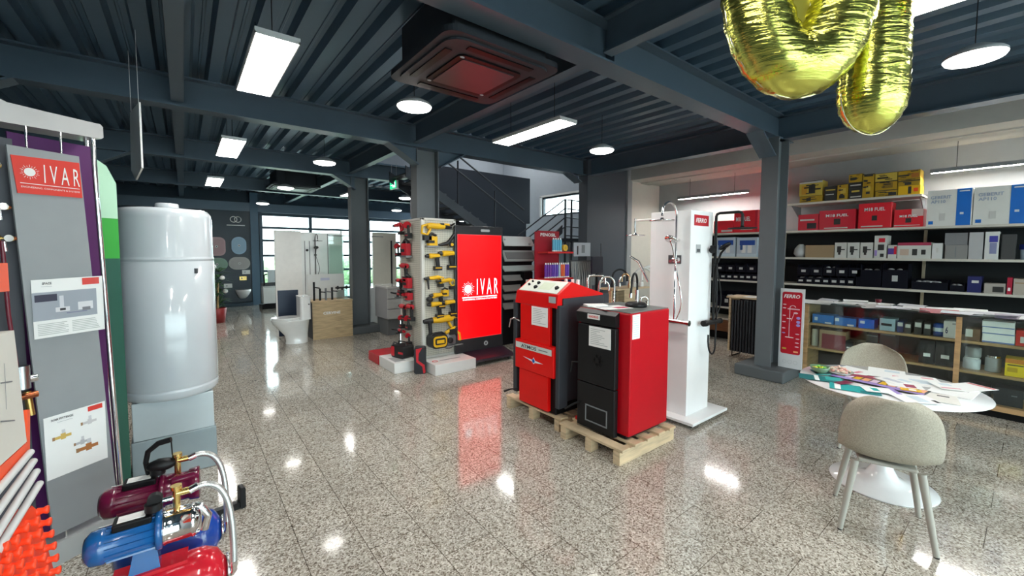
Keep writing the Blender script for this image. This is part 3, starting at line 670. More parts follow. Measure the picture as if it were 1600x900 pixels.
def t_grinder(M, s=1.0, flip=1):
    f = flip; p = {}
    p['body'] = MB().tube([(-0.09*f*s, -0.05, 0), (0.14*f*s, -0.05, 0)], [0.03*s, 0.026*s], M, 14)
    p['motor_band'] = MB().tube([(0.02*f*s, -0.05, 0), (0.09*f*s, -0.05, 0)], 0.031*s, TB, 14)
    p['gear_head'] = MB().tube([(-0.13*f*s, -0.05, 0), (-0.08*f*s, -0.05, 0)], 0.032*s, TG, 12).tube([(-0.115*f*s, -0.05, 0.0), (-0.115*f*s, -0.05, -0.05*s)], 0.022*s, TB, 12)
    p['disc_guard'] = MB().tube([(-0.115*f*s, -0.05, -0.05*s), (-0.115*f*s, -0.05, -0.062*s)], 0.06*s, TB, 20)
    p['side_handle'] = MB().tube([(-0.11*f*s, -0.075, 0), (-0.11*f*s, -0.16, 0.02)], 0.014*s, TB, 10)
    return p
def t_saw(M, s=1.0, flip=1):
    f = flip; p = {}
    p['blade_guard'] = MB().lathe([(0, -0.015), (0.085*s, -0.015), (0.09*s, 0), (0.085*s, 0.015), (0, 0.015)], TG, 28, (0, -0.055, 0), 'y')
    p['blade_guard2'] = MB().lathe([(0, -0.02), (0.032*s, -0.02), (0.032*s, 0.0)], TB, 24, (0, -0.075, 0), 'y')
    p['shoe'] = MB().box((-0.14*s, -0.11, -0.062*s), (0.15*s, -0.01, -0.055*s), TG)
    p['handle'] = MB().tube([(-0.05*f*s, -0.06, 0.08*s), (0.04*f*s, -0.06, 0.12*s), (0.12*f*s, -0.06, 0.06*s), (0.13*f*s, -0.06, -0.02*s)], 0.019*s, M, 10)
    p['blade'] = MB().lathe([(0, -0.001), (0.08*s, -0.001), (0.08*s, 0.001), (0, 0.001)], STEELM, 28, (0, -0.036, -0.03), 'y')
    return p
def t_multi(M, s=1.0, flip=1):
    f = flip; p = {}
    p['body'] = MB().box((-0.05*s, -0.085, -0.06*s), (0.06*s, -0.015, 0.05*s), M).box((-0.06*s, -0.09, -0.03*s), (0.02*s, -0.0145, 0.0), TB)
    p['handle'] = MB().tube([(-0.05*f*s, -0.05, 0.05*s), (0.0, -0.05, 0.085*s), (0.06*f*s, -0.05, 0.06*s)], 0.016*s, TB, 10)
    p['shoe'] = MB().box((-0.07*s, -0.10, -0.08*s), (0.08*s, -0.005, -0.062*s), TG)
    return p
def t_recip(M, s=1.0, flip=1):
    f = flip; p = {}
    p['body'] = MB().tube([(-0.14*f*s, -0.05, 0.0), (-0.05*f*s, -0.05, 0.0), (0.05*f*s, -0.05, 0.01), (0.09*f*s, -0.05, 0.0)], [0.026*s, 0.034*s, 0.034*s, 0.03*s], M, 14)
    p['nose'] = MB().tube([(-0.22*f*s, -0.05, -0.005), (-0.13*f*s, -0.05, 0.0)], [0.02*s, 0.03*s], TB, 12)
    p['handle'] = MB().tube([(0.08*f*s, -0.05, 0.02*s), (0.15*f*s, -0.05, 0.0), (0.16*f*s, -0.05, -0.08*s), (0.09*f*s, -0.05, -0.10*s), (0.05*f*s, -0.05, -0.03*s)], 0.015*s, M, 10)
    p['battery'] = MB().box((0.05*f*s, -0.085, -0.16*s), (0.14*f*s, -0.02, -0.105*s), TB)
    return p
def t_rotary(M, s=1.0, flip=1):    # hammer drill with long side grip pointing down
    f = flip; p = t_recip(M, s, flip)
    p['side_grip'] = MB().tube([(-0.16*f*s, -0.06, 0), (-0.15*f*s, -0.075, -0.19*s)], [0.02*s, 0.015*s], TB, 12)
    return p
def t_light(M, s=1.0, flip=1):
    p = {}
    p['lamp_head'] = MB().tube([(-0.02, -0.06, 0.02), (0.01, -0.07, 0.0)], [0.03*s, 0.045*s], M, 16)
    p['stem'] = MB().tube([(0, -0.05, 0), (0.01, -0.05, -0.09*s)], 0.016*s, TB, 10)
    p['battery'] = MB().box((-0.03*s, -0.085, -0.15*s), (0.05*s, -0.02, -0.09*s), TB).box((-0.028*s, -0.086, -0.12*s), (0.048*s, -0.084, -0.11*s), M)
    return p
def put_tool(fn, px, py, label, cat, face='y', M=TY, s=1.0, flip=1, name='power_tool', grp='yellow power tools on the pegboard'):
    s = s*1.12; px = (px-3 if px < 690 else px-6) if face == 'y' else px-1
    if face == 'y': q = aty(px, py, 5.142); rz = 0
    else: q = atx(px, py, 2.512); rz = -90
    t = thing(name, label, cat, q, rz, grp)
    for n, b in fn(M, s, flip).items(): b.obj(n.replace('2', '_cover') if n.endswith('2') else n, t)
    MB().tube([(0, 0.0, 0.01), (0, -0.05, 0.01)], 0.004, TG, 6).obj('peg_hook', t)
    return t
Y_ = [(t_multi, 675, 376, 'yellow and black jig saw with silver sole plate under the top saw', 'jig saw', 1.0, 1, 'jig_saw'),
      (t_recip, 679, 354, 'wide yellow and black saw at the top corner of the mesh', 'power saw', 1.05, -1, 'power_saw'),
      (t_grinder, 698, 352, 'slim yellow angle grinder along the top edge of the mesh', 'grinder', 0.75, -1, 'angle_grinder'),
      (t_drill, 675, 400, 'yellow drill hanging alone under the jig saw', 'drill', 1.0, 1, 'cordless_drill'),
      (t_drill, 699, 396, 'black nosed yellow drill with big battery below the coiled nozzle', 'drill', 1.15, 1, 'cordless_drill'),
      (t_rotary, 681, 434, 'yellow tool with black grip at the middle of the mesh', 'hammer drill', 0.7, 1, 'hammer_drill'),
      (t_recip, 702, 438, 'black and yellow tool beside the red screen at mid height', 'recip saw', 0.7, 1, 'reciprocating_saw'),
      (t_drill, 681, 461, 'yellow drill with black nose under the middle row', 'drill', 0.95, 1, 'cordless_drill'),
      (t_multi, 698, 457, 'yellow and black tool hung close to the red screen', 'sander', 0.7, 1, 'palm_sander'),
      (t_drill, 678, 475, 'yellow round bodied drill under the black round machine', 'drill', 1.0, 1, 'cordless_drill'),
      (t_drill, 702, 472, 'yellow drill with black chuck right beside the red screen', 'drill', 1.0, 1, 'cordless_drill'),
      (t_rotary, 697, 498, 'big yellow hammer drill with long black side grip', 'hammer drill', 1.25, 1, 'hammer_drill')]
for fn, x, y, lb, ct, s, f, nm in Y_: put_tool(fn, x, y, lb, ct, 'y', TY, s, f, nm)
# black coiled nozzle
t = thing('heat_gun', 'black curved blower tool reaching to the upper corner of the mesh', 'blower', aty(695, 381, 5.142), 0)
MB().tube([(-0.12, -0.05, -0.02), (0.0, -0.05, 0.0), (0.05, -0.05, 0.04), (0.12, -0.05, 0.13)], [0.018, 0.028, 0.025, 0.022], TB, 12).obj('tube_body', t)
MB().tube([(0.07, -0.06, -0.01), (0.07, -0.08, -0.01)], 0.04, TB, 20).tube([(0.07, -0.08, -0.01), (0.07, -0.085, -0.01)], 0.022, TY, 16).obj('filter_cap', t)
MB().tube([(0.07, 0, 0), (0.07, -0.06, 0)], 0.004, TG, 6).obj('peg_hook', t)
t = thing('polisher', 'black round headed machine hung at the edge of the mesh', 'polisher', aty(669, 467, 5.142), 0)
MB().ell((0, -0.05, 0), (0.05, 0.045, 0.038), TB).obj('head', t); MB().tube([(0.03, -0.05, 0.02), (0.09, -0.05, 0.04)], 0.022, TY, 12).obj('neck', t); MB().tube([(0, 0, 0), (0, -0.03, 0)], 0.004, TG, 6).obj('peg_hook', t)
# big yellow radio and mitre saw at the bottom
t = thing('jobsite_radio', 'big yellow and black box radio at the bottom of the mesh', 'radio', aty(680, 531, 5.10), 0)
b = MB().prism(rrect(0.24, 0.19, 0.06, 6), -0.14, 0.025, TB); b.obj('body', t, bevel=0.01)
b = MB().prism(rrect(0.20, 0.145, 0.045, 6), -0.152, -0.14, TY); b.prism(rrect(0.155, 0.085, 0.02, 4, 0, 0.005), -0.158, -0.152, TB); b.box((-0.055, -0.162, -0.02), (0.055, -0.158, 0.025), TY); b.obj('front_grille', t)
MB().tube([(-0.1, -0.08, 0.085), (-0.05, -0.09, 0.115), (0.05, -0.09, 0.115), (0.1, -0.08, 0.085)], 0.012, TB, 8).obj('carry_bar', t)
t = put_tool(t_saw, 705, 530, 'silver and yellow circular saw at the bottom beside the radio', 'circular saw', 'y', TY, 1.15, 1, 'circular_saw')
R_ = [(t_recip, 629, 352, 'dark red long tool topmost at the outer edge of the narrow face', 'multi tool', 0.8, 'multi_tool'),
      (t_light, 644, 352, 'black and red tool topmost at the inner edge of the narrow face', 'work light', 1.1, 'work_light'),
      (t_light, 628, 385, 'black lamp tool under the topmost outer red tool', 'work light', 0.9, 'work_light'),
      (t_multi, 640, 389, 'bright red round body planer upper middle of the narrow face', 'planer', 1.35, 'planer'),
      (t_drill, 636, 415, 'bright red impact driver above the crimson pair', 'impact driver', 1.1, 'impact_driver'),
      (t_drill, 629, 438, 'crimson and black driver at the outer edge mid height', 'impact driver', 0.9, 'impact_driver'),
      (t_multi, 643, 441, 'bright red sander at the inner edge mid height', 'sander', 1.15, 'sander'),
      (t_grinder, 632, 459, 'red angle grinder at the outer edge below mid height', 'grinder', 0.8, 'angle_grinder'),
      (t_multi, 645, 462, 'red square bodied tool below the bright red sander', 'trimmer', 0.8, 'trimmer'),
      (t_drill, 634, 478, 'red drill with black battery at the outer edge lower half', 'drill', 1.0, 'cordless_drill'),
      (t_drill, 645, 478, 'red drill with black battery at the inner edge lower half', 'drill', 1.0, 'cordless_drill'),
      (t_light, 634, 496, 'black bodied lamp low on the outer edge', 'work light', 0.9, 'work_light'),
      (t_light, 644, 497, 'black bodied lamp low on the inner edge', 'work light', 0.95, 'work_light'),
      (t_grinder, 633, 516, 'dark red small grinder near the tool case', 'grinder', 0.7, 'angle_grinder'),
      (t_light, 645, 524, 'red ring light low on the narrow face', 'work light', 0.8, 'work_light')]
for fn, x, y, lb, ct, s, nm in R_: put_tool(fn, x, y, lb, ct, 'x', TR, s, 1, nm, 'red power tools on the pegboard')
# red-black tool case and battery bag on the plinths
t = thing('tool_case', 'black and red box vacuum standing on the white plinth', 'tool case', (2.33, 5.40, 0.142), -75)
MB().prism(rrect(0.26, 0.17, 0.03, 4, 0, 0.085), -0.09, 0.09, TB).obj('body', t, bevel=0.008)
MB().box((-0.131, -0.092, 0.02), (-0.06, -0.0905, 0.15), TR).obj('side_panel', t); MB().box((0.02, -0.092, 0.06), (0.12, -0.0905, 0.09), TR).obj('side_stripe', t)
MB().tube([(-0.09, 0, 0.168), (-0.07, 0, 0.215), (0.06, 0, 0.215), (0.08, 0, 0.168)], 0.011, TB, 8).obj('handle', t)
MB().tube([(-0.12, 0.02, 0.16), (-0.15, -0.02, 0.19), (-0.17, -0.06, 0.10)], 0.012, TB, 8).obj('hose', t)
t = thing('speaker', 'black upright speaker with a zigzag red stripe leaning on the plinths', 'speaker', (2.395, 4.985, 0), -30)
MB().prism(rrect(0.15, 0.35, 0.03, 4, 0, 0.175), -0.06, 0.06, mat((0.02, 0.022, 0.028), 0.5)).obj('body', t, bevel=0.008)
MB().prism([(-0.05, 0.33), (0.03, 0.345), (-0.015, 0.27), (-0.02, 0.18), (0.06, 0.12), (0.07, 0.02), (0.045, 0.01), (0.03, 0.10), (-0.045, 0.16), (-0.05, 0.25)], -0.064, -0.06, TR).obj('stripe', t)

# ================================================================ red screen kiosk
t = thing('digital_sign', 'freestanding digital screen glowing red with white sun logo', 'digital sign', (3.40, 5.06, 0), 0)
MB().box((-0.42, 0.012, 0.14), (0.42, 0.055, 1.965), mat((0.018, 0.018, 0.022), 0.25)).obj('cabinet', t, bevel=0.008)
SCR = mat((1.0, 0.0, 0.002), 0.2, 0, 0.85, var=0.0); SCW = mat((1.0, 0.85, 0.92), 0.2, 0, 1.0, var=0.0)
s_ = MB().box((-0.378, 0.006, 0.345), (0.378, 0.0125, 1.835), SCR).obj('screen', t)
b = MB()
def sunlogo(b, cx, cz, r, y, m, rays=20):
    b.prism([(cx+r*math.cos(a*PI/12), cz+r*math.sin(a*PI/12)) for a in range(24)], y-0.001, y, m)
    for k in range(rays):
        a = 2*PI*k/rays; r0, r1 = r*1.22, r*(1.75 if k % 2 else 1.5); w = 0.05*r
        c, s = math.cos(a), math.sin(a)
        b.prism([(cx+r0*c-w*s, cz+r0*s+w*c), (cx+r0*c+w*s, cz+r0*s-w*c), (cx+r1*c+w*s*.5, cz+r1*s-w*c*.5), (cx+r1*c-w*s*.5, cz+r1*s+w*c*.5)], y-0.001, y, m)
sunlogo(b, -0.21, 1.06, 0.062, 0.006, SCW)
b.text('IVAR', 0.235, (0.13, 0.006, 1.085), SCW, w=0.38, bold=0.0, sp=1.55)
b.box((-0.31, 0.005, 0.93), (0.30, 0.006, 0.945), SCW); b.text('ENGINEERING, COMPONENTS & SYSTEMS', 0.026, (0.0, 0.006, 0.905), SCW, w=0.60, bold=0.02)
b.obj('screen_logo', s_)
b = MB()
for q in ((-0.382, 0.337, 0.382, 0.345), (-0.382, 1.835, 0.382, 1.843)): b.box((q[0], 0.004, q[1]), (q[2], 0.012, q[3]), mat((0.7, 0.1, 0.12), 0.3))
b.box((-0.386, 0.004, 0.337), (-0.378, 0.012, 1.843), mat((0.7, 0.1, 0.12), 0.3)).box((0.378, 0.004, 0.337), (0.386, 0.012, 1.843), mat((0.7, 0.1, 0.12), 0.3)); b.obj('screen_bezel', t)
MB().prism(rrect(0.16, 0.035, 0.017, 5, 0.09, 1.905), 0.004, 0.012, GREYP).obj('camera_bar', t)
MB().lathe([(0.018, -0.006), (0.034, -0.006), (0.036, 0.0), (0.016, 0.0)], GREYP, 20, (0.10, 0.008, 0.235), 'y').obj('lock_ring', t)
b = MB().prism([(-0.28, 0.055), (-0.28, 0.09), (0.012, 0.15), (0.055, 0.15), (0.055, 0.055)], -0.28, 0.42, mat((0.035, 0.018, 0.03), 0.3), 'x'); b.obj('base', t, bevel=0.004)
for x in (-0.24, 0.36):
    for y in (-0.22, 0.02): MB().cyl((x-0.012, y, 0.027), (x+0.012, y, 0.027), 0.026, DGREY).box((x-0.02, y-0.02, 0.03), (x+0.02, y+0.02, 0.056), STEELM).obj('caster', t)

# ================================================================ white boiler tank on a pedestal
t = thing('water_tank', 'large white cylindrical water tank with a round cap on top', 'water heater', (-0.10, 3.92, 0), -22)
TK = mat((0.54, 0.58, 0.61), 0.16, coat=0.5, var=0.01)
prof = [(0, 0.565), (0.25, 0.565), (0.268, 0.572), (0.278, 0.59), (0.28, 0.62), (0.28, 0.63), (0.274, 0.633), (0.276, 0.64), (0.28, 0.65), (0.28, 1.52), (0.277, 1.523), (0.277, 1.53), (0.28, 1.533), (0.28, 1.545), (0.277, 1.548), (0.275, 1.56), (0.275, 1.83), (0.27, 1.86), (0.255, 1.885), (0.23, 1.893), (0.0, 1.9)]
MB().lathe(prof, TK, 64).obj('tank_shell', t)
MB().lathe([(0.0, 1.93), (0.06, 1.93), (0.066, 1.925), (0.068, 1.895)], TK, 32, (0.05, -0.08, 0)).obj('top_cap', t)
MB().box((0.222, -0.160, 1.44), (0.245, -0.140, 1.475), DGREY).obj('badge', t)
b = MB().tube([(0.235*math.cos(R(-58)), 0.2785*math.sin(R(-58))-0.003, 0.75), (0.235*math.cos(R(-58)), 0.2785*math.sin(R(-58))-0.003, 0.76)], 0.001, TK, 4)
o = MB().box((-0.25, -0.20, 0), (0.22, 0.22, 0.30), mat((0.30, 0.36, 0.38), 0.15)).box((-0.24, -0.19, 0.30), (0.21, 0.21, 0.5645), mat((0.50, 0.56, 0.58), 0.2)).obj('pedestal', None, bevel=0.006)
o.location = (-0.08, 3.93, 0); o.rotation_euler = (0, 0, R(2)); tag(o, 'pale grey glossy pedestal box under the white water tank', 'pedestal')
# ================================================================ table and chairs
t = thing('round_table', 'white round pedestal table covered with samples and papers', 'table', (3.75, 0.61, 0), 0)
TW = mat((0.86, 0.86, 0.86), 0.12, coat=0.4)
MB().lathe([(0, 0.0), (0.285, 0.0), (0.29, 0.006), (0.285, 0.012), (0.16, 0.028), (0.09, 0.06), (0.06, 0.12), (0.045, 0.22), (0.036, 0.36), (0.045, 0.52), (0.09, 0.62), (0.16, 0.672), (0.2, 0.678), (0, 0.678)], TW, 56).obj('pedestal', t)
MB().lathe([(0, 0.679), (0.40, 0.679), (0.475, 0.690), (0.49, 0.697), (0.486, 0.702), (0, 0.702)], TW, 72).obj('tabletop', t)
ZT = 0.703
BEIGE = mat((0.41, 0.37, 0.295), 0.85, kind='fabric'); LEG = mat((0.42, 0.40, 0.35), 0.45)
def chair(label, x, y, rz):
    t = thing('dining_chair', label, 'chair', (x, y, 0), rz, 'shell chairs at the round table')    # local: sits facing +x
    # seat shell: outer grid from front edge, over the seat, up the back
    def grid(off):
        rows = []
        prof = [(0.235, 0.43), (0.20, 0.445), (0.10, 0.452), (0.0, 0.446), (-0.10, 0.444), (-0.17, 0.462), (-0.205, 0.51), (-0.222, 0.58), (-0.236, 0.66), (-0.248, 0.735), (-0.256, 0.79), (-0.26, 0.818)]
        hw = [0.15, 0.19, 0.21, 0.215, 0.22, 0.223, 0.226, 0.224, 0.216, 0.195, 0.155, 0.095]
        n = len(prof)
        for i, ((px, pz), w) in enumerate(zip(prof, hw)):
            a = prof[max(i-1, 0)]; c = prof[min(i+1, n-1)]
            tx, tz = c[0]-a[0], c[1]-a[1]; l = math.hypot(tx, tz); nx, nz = -tz/l, tx/l
            if nz < 0 and i < 5: nx, nz = -nx, -nz
            row = []
            for k in range(-8, 9):
                v = k/8; curl = (abs(v)**2.6)
                up = 0.055*curl if i < 5 else 0.0
                fwd = (0.085*curl) if i >= 5 else 0.0
                if i == 4: fwd = 0.02*curl
                row.append((px+fwd+off*(nx if i < 5 else (-1)), v*w, pz+up+off*(nz if i < 5 else 0.0)-(0.012*abs(v)**4 if i > 9 else 0)))
            rows.append(row)
        return rows
    A = grid(0.0); B = grid(0.026)
    nr, nc = len(A), 17
    vs = [p for r in A for p in r]+[p for r in B for p in r]; N0 = nr*nc
    # seat underside must sit below: for the seat rows push the second skin down instead
    for i in range(5):
        for k in range(nc):
            p = A[i][k]; vs[N0+i*nc+k] = (p[0], p[1]*0.97, p[2]-0.035)
    fs = []
    for i in range(nr-1):
        for k in range(nc-1):
            q = (i*nc+k, i*nc+k+1, (i+1)*nc+k+1, (i+1)*nc+k); fs.append(q); fs.append(tuple(N0+j for j in q[::-1]))
    for i in range(nr-1):
        fs.append((i*nc, (i+1)*nc, N0+(i+1)*nc, N0+i*nc)); fs.append((i*nc+nc-1, N0+i*nc+nc-1, N0+(i+1)*nc+nc-1, (i+1)*nc+nc-1))
    for k in range(nc-1):
        fs.append((k, N0+k, N0+k+1, k+1)); j = (nr-1)*nc+k; fs.append((j, j+1, N0+j+1, N0+j))
    MB().add(vs, fs, BEIGE, True).obj('seat_shell', t, sub=1)
    MB().box((-0.13, -0.13, 0.392), (0.14, 0.13, 0.415), LEG).obj('seat_frame', t, bevel=0.01)
    for sx, sy in ((1, 1), (1, -1), (-1, 1), (-1, -1)):
        top = Vector((0.135*sx-0.0, 0.14*sy, 0.40)); bot = Vector((0.205*sx-0.005, 0.20*sy, 0.006))
        l = MB().tube([bot, bot+(top-bot)*0.5, top], [0.0135, 0.017, 0.019], LEG, 14).obj('leg', t)
        MB().cyl(bot+Vector((0, 0, -0.006)), bot+Vector((0, 0, 0.004)), 0.0125, BLACK, seg=12).obj('foot_pad', l)
    return t
chair('beige fabric shell chair on round legs with its back to the viewer', 3.19, 0.515, 17)
chair('beige fabric shell chair on the far side of the round table', 4.40, 0.80, 193)

# things on the table (positions measured on the table top)
def on_table(label, cat, name, px, py, w, d, ang, mats, h=0.002, grp=None):
    p = atz(px, py, ZT+0.002); k = on_table.n; on_table.n += 1
    b = MB().box((-w/2, -d/2, 0), (w/2, d/2, h), mats[0])
    for (u0, v0, u1, v1, m) in mats[1:]: b.box((u0*w/2, v0*d/2, h), (u1*w/2, v1*d/2, h+0.0006), m)
    o = b.obj(name); o.location = (p.x, p.y, ZT+0.0008*k); o.rotation_euler = (0, 0, R(ang)); tag(o, label, cat, grp); return o
on_table.n = 0
TEAL = mat((0.02, 0.42, 0.42), 0.3); DTEAL = mat((0.01, 0.16, 0.18), 0.3); PINK = mat((0.75, 0.30, 0.36), 0.5); PURP = mat((0.35, 0.25, 0.6), 0.4); ORN = mat((0.9, 0.42, 0.2), 0.4); DRK = mat((0.02, 0.03, 0.03), 0.3); LBL = mat((0.62, 0.72, 0.78), 0.4)
on_table('white brochure sheet lying toward the cabinet side of the table', 'brochure', 'brochure', 1385, 583, 0.21, 0.30, 100, [PAPER, (-0.7, -0.7, 0.1, -0.3, LBL), (-0.6, 0.3, -0.3, 0.6, PINK)])
on_table('white brochure sheet with a pink mark near the far chair', 'brochure', 'brochure', 1330, 580, 0.21, 0.28, 75, [PAPER, (-0.5, -0.4, -0.2, 0.2, PINK)])
on_table('white brochure with grey picture on the middle of the table', 'brochure', 'brochure', 1440, 596, 0.21, 0.30, 110, [PAPER, (-0.7, -0.2, 0.6, 0.5, LBL), (-0.8, -0.8, -0.2, -0.6, PINK)])
on_table('white folded brochure toward the tip of the table', 'brochure', 'brochure', 1490, 612, 0.20, 0.26, 85, [PAPER, (-0.6, -0.6, 0.5, -0.3, GREYP)])
on_table('long white brochure overhanging the table edge by the cabinet', 'brochure', 'brochure', 1505, 606, 0.16, 0.34, 62, [PAPER, (-0.9, -0.95, 0.9, -0.8, DRED)])
on_table('cream leaflet near the bare rim of the table', 'leaflet', 'leaflet', 1465, 622, 0.18, 0.20, 100, [mat((0.78, 0.76, 0.70), 0.5), (-0.6, -0.6, 0.0, -0.4, BLACK)])
on_table('teal leaflet with white stripe at the near rim', 'leaflet', 'leaflet', 1335, 608, 0.15, 0.26, 15, [TEAL, (-1, 0.55, 1, 0.8, PAPER), (-1, -1, -0.4, -0.2, DTEAL)])
on_table('dark teal leaflet with white bands at the pointed end of the table', 'leaflet', 'leaflet', 1283, 592, 0.14, 0.26, 20, [DTEAL, (-1, 0.1, 1, 0.3, PAPER), (-0.4, -0.9, 1, -0.2, TEAL)])
on_table('pale teal leaflet beside the candy dish', 'leaflet', 'leaflet', 1297, 584, 0.13, 0.22, 35, [TEAL, (-1, -1, 0.0, 1.0, mat((0.25, 0.65, 0.62), 0.3)), (-1, 0.8, 1, 1, DTEAL)])
on_table('long catalogue with purple orange and yellow squares across the table', 'catalogue', 'catalogue', 1370, 600, 0.16, 0.50, -6, [DRK, (-0.85, -0.98, -0.2, 0.98, PURP)]+[(-0.15+0.0, -0.95+0.19*k, 0.9, -0.80+0.19*k, (ORN, YEL, mat((0.8, 0.6, 0.75), 0.4))[k % 3]) for k in range(10)])
on_table('dark red card lying near the middle of the table', 'card', 'card', 1345, 589, 0.07, 0.16, 20, [mat((0.35, 0.03, 0.08), 0.4)])
on_table('white card with maroon block at the middle of the table', 'card', 'card', 1412, 603, 0.14, 0.18, 20, [PAPER, (-0.8, -0.6, 0.3, 0.0, mat((0.35, 0.03, 0.08), 0.4)), (0.4, 0.2, 0.8, 0.7, PURP)])
on_table('white leaflet with light blue block at the near rim', 'leaflet', 'leaflet', 1430, 625, 0.16, 0.20, 40, [PAPER, (-0.8, -0.4, 0.6, 0.2, LBL), (-0.8, -0.9, -0.2, -0.7, BLACK)])
on_table('white flyer with two grey text blocks beside the orange squares', 'flyer', 'flyer', 1400, 596, 0.15, 0.20, 60, [PAPER, (-0.8, 0.1, 0.7, 0.5, mat((0.6, 0.62, 0.68), 0.5)), (-0.8, -0.6, 0.2, -0.2, LBL)])
on_table('narrow maroon card near the teal leaflets', 'card', 'card', 1318, 600, 0.05, 0.12, 70, [mat((0.18, 0.02, 0.06), 0.4)])
on_table('white flyer edged in purple toward the near rim', 'flyer', 'flyer', 1375, 612, 0.12, 0.18, 30, [PAPER, (-1, -1, 1, -0.7, PURP), (-0.6, 0.1, 0.5, 0.5, TEAL)])
on_table('small yellow card between the purple squares and the cream leaflet', 'card', 'card', 1423, 612, 0.06, 0.10, 15, [YEL, (-0.6, -0.5, 0.6, 0.2, PAPER)])
on_table('white flyer with a red strip next to the folded brochure', 'flyer', 'flyer', 1478, 606, 0.12, 0.17, 120, [PAPER, (-0.8, 0.5, 0.8, 0.75, PINK), (-0.6, -0.7, 0.3, -0.1, LBL)])
# candy dishes
p = atz(1281, 580, ZT+0.02); t = thing('glass_bowl', 'green rimmed glass bowl of yellow sweets on the table end', 'bowl', (p.x, p.y, ZT+0.012), 0)
MB().lathe([(0, 0.0), (0.03, 0.0), (0.05, 0.02), (0.062, 0.045), (0.064, 0.045), (0.052, 0.018), (0.03, -0.0), (0, 0.003)], mat((0.16, 0.26, 0.16), 0.1), 28).obj('bowl', t)
p2_ = atz(1311, 581, ZT+0.02)
t2 = thing('glass_dish', 'shallow dish heaped with pinkish wrapped sweets on the table', 'dish', (p2_.x, p2_.y, ZT+0.012), 30)
MB().lathe([(0, 0), (0.06, 0.0), (0.085, 0.015), (0.087, 0.015), (0.06, -0.001)], mat((0.55, 0.6, 0.55), 0.1), 28).obj('dish', t2)
random.seed(3)
for i in range(22):
    a = random.uniform(0, 2*PI); r = 0.045*math.sqrt(random.random())
    o = MB().ell((0, 0, 0), (0.012, 0.008, 0.007), (mat((0.85, 0.8, 0.05), 0.3), mat((0.85, 0.8, 0.05), 0.3), mat((0.15, 0.5, 0.05), 0.3))[i % 3], 8, 6).obj('sweet'); o.location = (p.x+r*math.cos(a), p.y+r*math.sin(a), ZT+0.035+0.02*(1-r/0.045)+random.uniform(0, .008)); o.rotation_euler = (0, 0, a*3); tag(o, 'small %s sweet in the green rimmed bowl' % ('green' if i % 3 == 2 else 'yellow'), 'sweet', 'yellow sweets in the glass bowl')
for i in range(40):
    a = random.uniform(0, 2*PI); r = 0.068*math.sqrt(random.random())
    o = MB().ell((0, 0, 0), (0.013, 0.008, 0.008), (mat((0.80, 0.52, 0.40), 0.35), mat((0.70, 0.32, 0.28), 0.35), mat((0.82, 0.68, 0.55), 0.35))[i % 3], 8, 6).obj('sweet'); o.location = (p2_.x+r*math.cos(a), p2_.y+r*math.sin(a), ZT+0.024+0.03*(1-r/0.07)+random.uniform(0, .008)); o.rotation_euler = (0, 0, a*3); tag(o, 'small %s wrapped sweet heaped on the shallow dish' % ('salmon', 'dark pink', 'cream')[i % 3], 'sweet', 'pink sweets in the dish')

# ================================================================ gold foil balloons (number shapes)
FOIL = mat((0.60, 0.60, 0.13), 0.2, 1.0, kind='foil')
# ring shaped one: stadium ring hanging in a vertical plane, lowest point just in view
BP = (1.1, 0.90); BAZ = 128
c0 = onv(1243, 154, BP, BAZ); c0.z += 0.36; c0.x -= 0.005
t = thing('foil_balloon', 'gold foil zero shaped balloon hanging at the top of the picture', 'balloon', (c0.x, c0.y, c0.z), 90-BAZ, 'gold foil number balloons')
def pillow_ring(rx, rz, r):
    b = MB(); seg, n = 20, 72; vs = []; fs = []
    for i in range(n):
        a = 2*PI*i/n; cx, cz = rx*math.cos(a), rz*math.sin(a); nrm = Vector((math.cos(a)/rx, 0, math.sin(a)/rz)).normalized()
        for k in range(seg):
            q = 2*PI*k/seg; wr = 1+0.035*math.sin(a*23+3*math.sin(q))*abs(math.cos(q))
            vs.append((cx+nrm.x*r*math.cos(q)*wr, 0.85*r*math.sin(q)*wr, cz+nrm.z*r*math.cos(q)*wr))
    for i in range(n):
        for k in range(seg): fs.append((i*seg+k, i*seg+(k+1) % seg, ((i+1) % n)*seg+(k+1) % seg, ((i+1) % n)*seg+k))
    return b.add(vs, fs, FOIL, True)
pillow_ring(0.142, 0.258, 0.103).obj('balloon_body', t)
GE_ = mat((0.85, 0.82, 0.55), 0.2, 0.8)
b = MB().tube([(0.245*math.cos(2*PI*k/60), 0, 0.360*math.sin(2*PI*k/60)) for k in range(61)], 0.0025, GE_, 6, caps=False)
b.tube([(0.041*math.cos(2*PI*k/40), 0, 0.157*math.sin(2*PI*k/40)) for k in range(41)], 0.003, GE_, 6, caps=False).obj('seam', t)
MB().prism([(0.045*math.cos(2*PI*k/24), 0.160*math.sin(2*PI*k/24)) for k in range(24)], -0.001, 0.001, mat((0.42, 0.38, 0.06), 0.3, 0.6)).obj('centre_film', t)
MB().cyl((0, 0, 0.36), (0, 0, ZD-c0.z-0.001), 0.0012, WHITE, seg=6).obj('string', t)
c1 = onv(1360, 210, (1.25, 0.95), BAZ); c1.z += 0.40
t = thing('foil_balloon', 'gold foil bar shaped balloon with rainbow sheen beside the zero shaped one', 'balloon', (c1.x, c1.y, c1.z), 90-BAZ, 'gold foil number balloons')
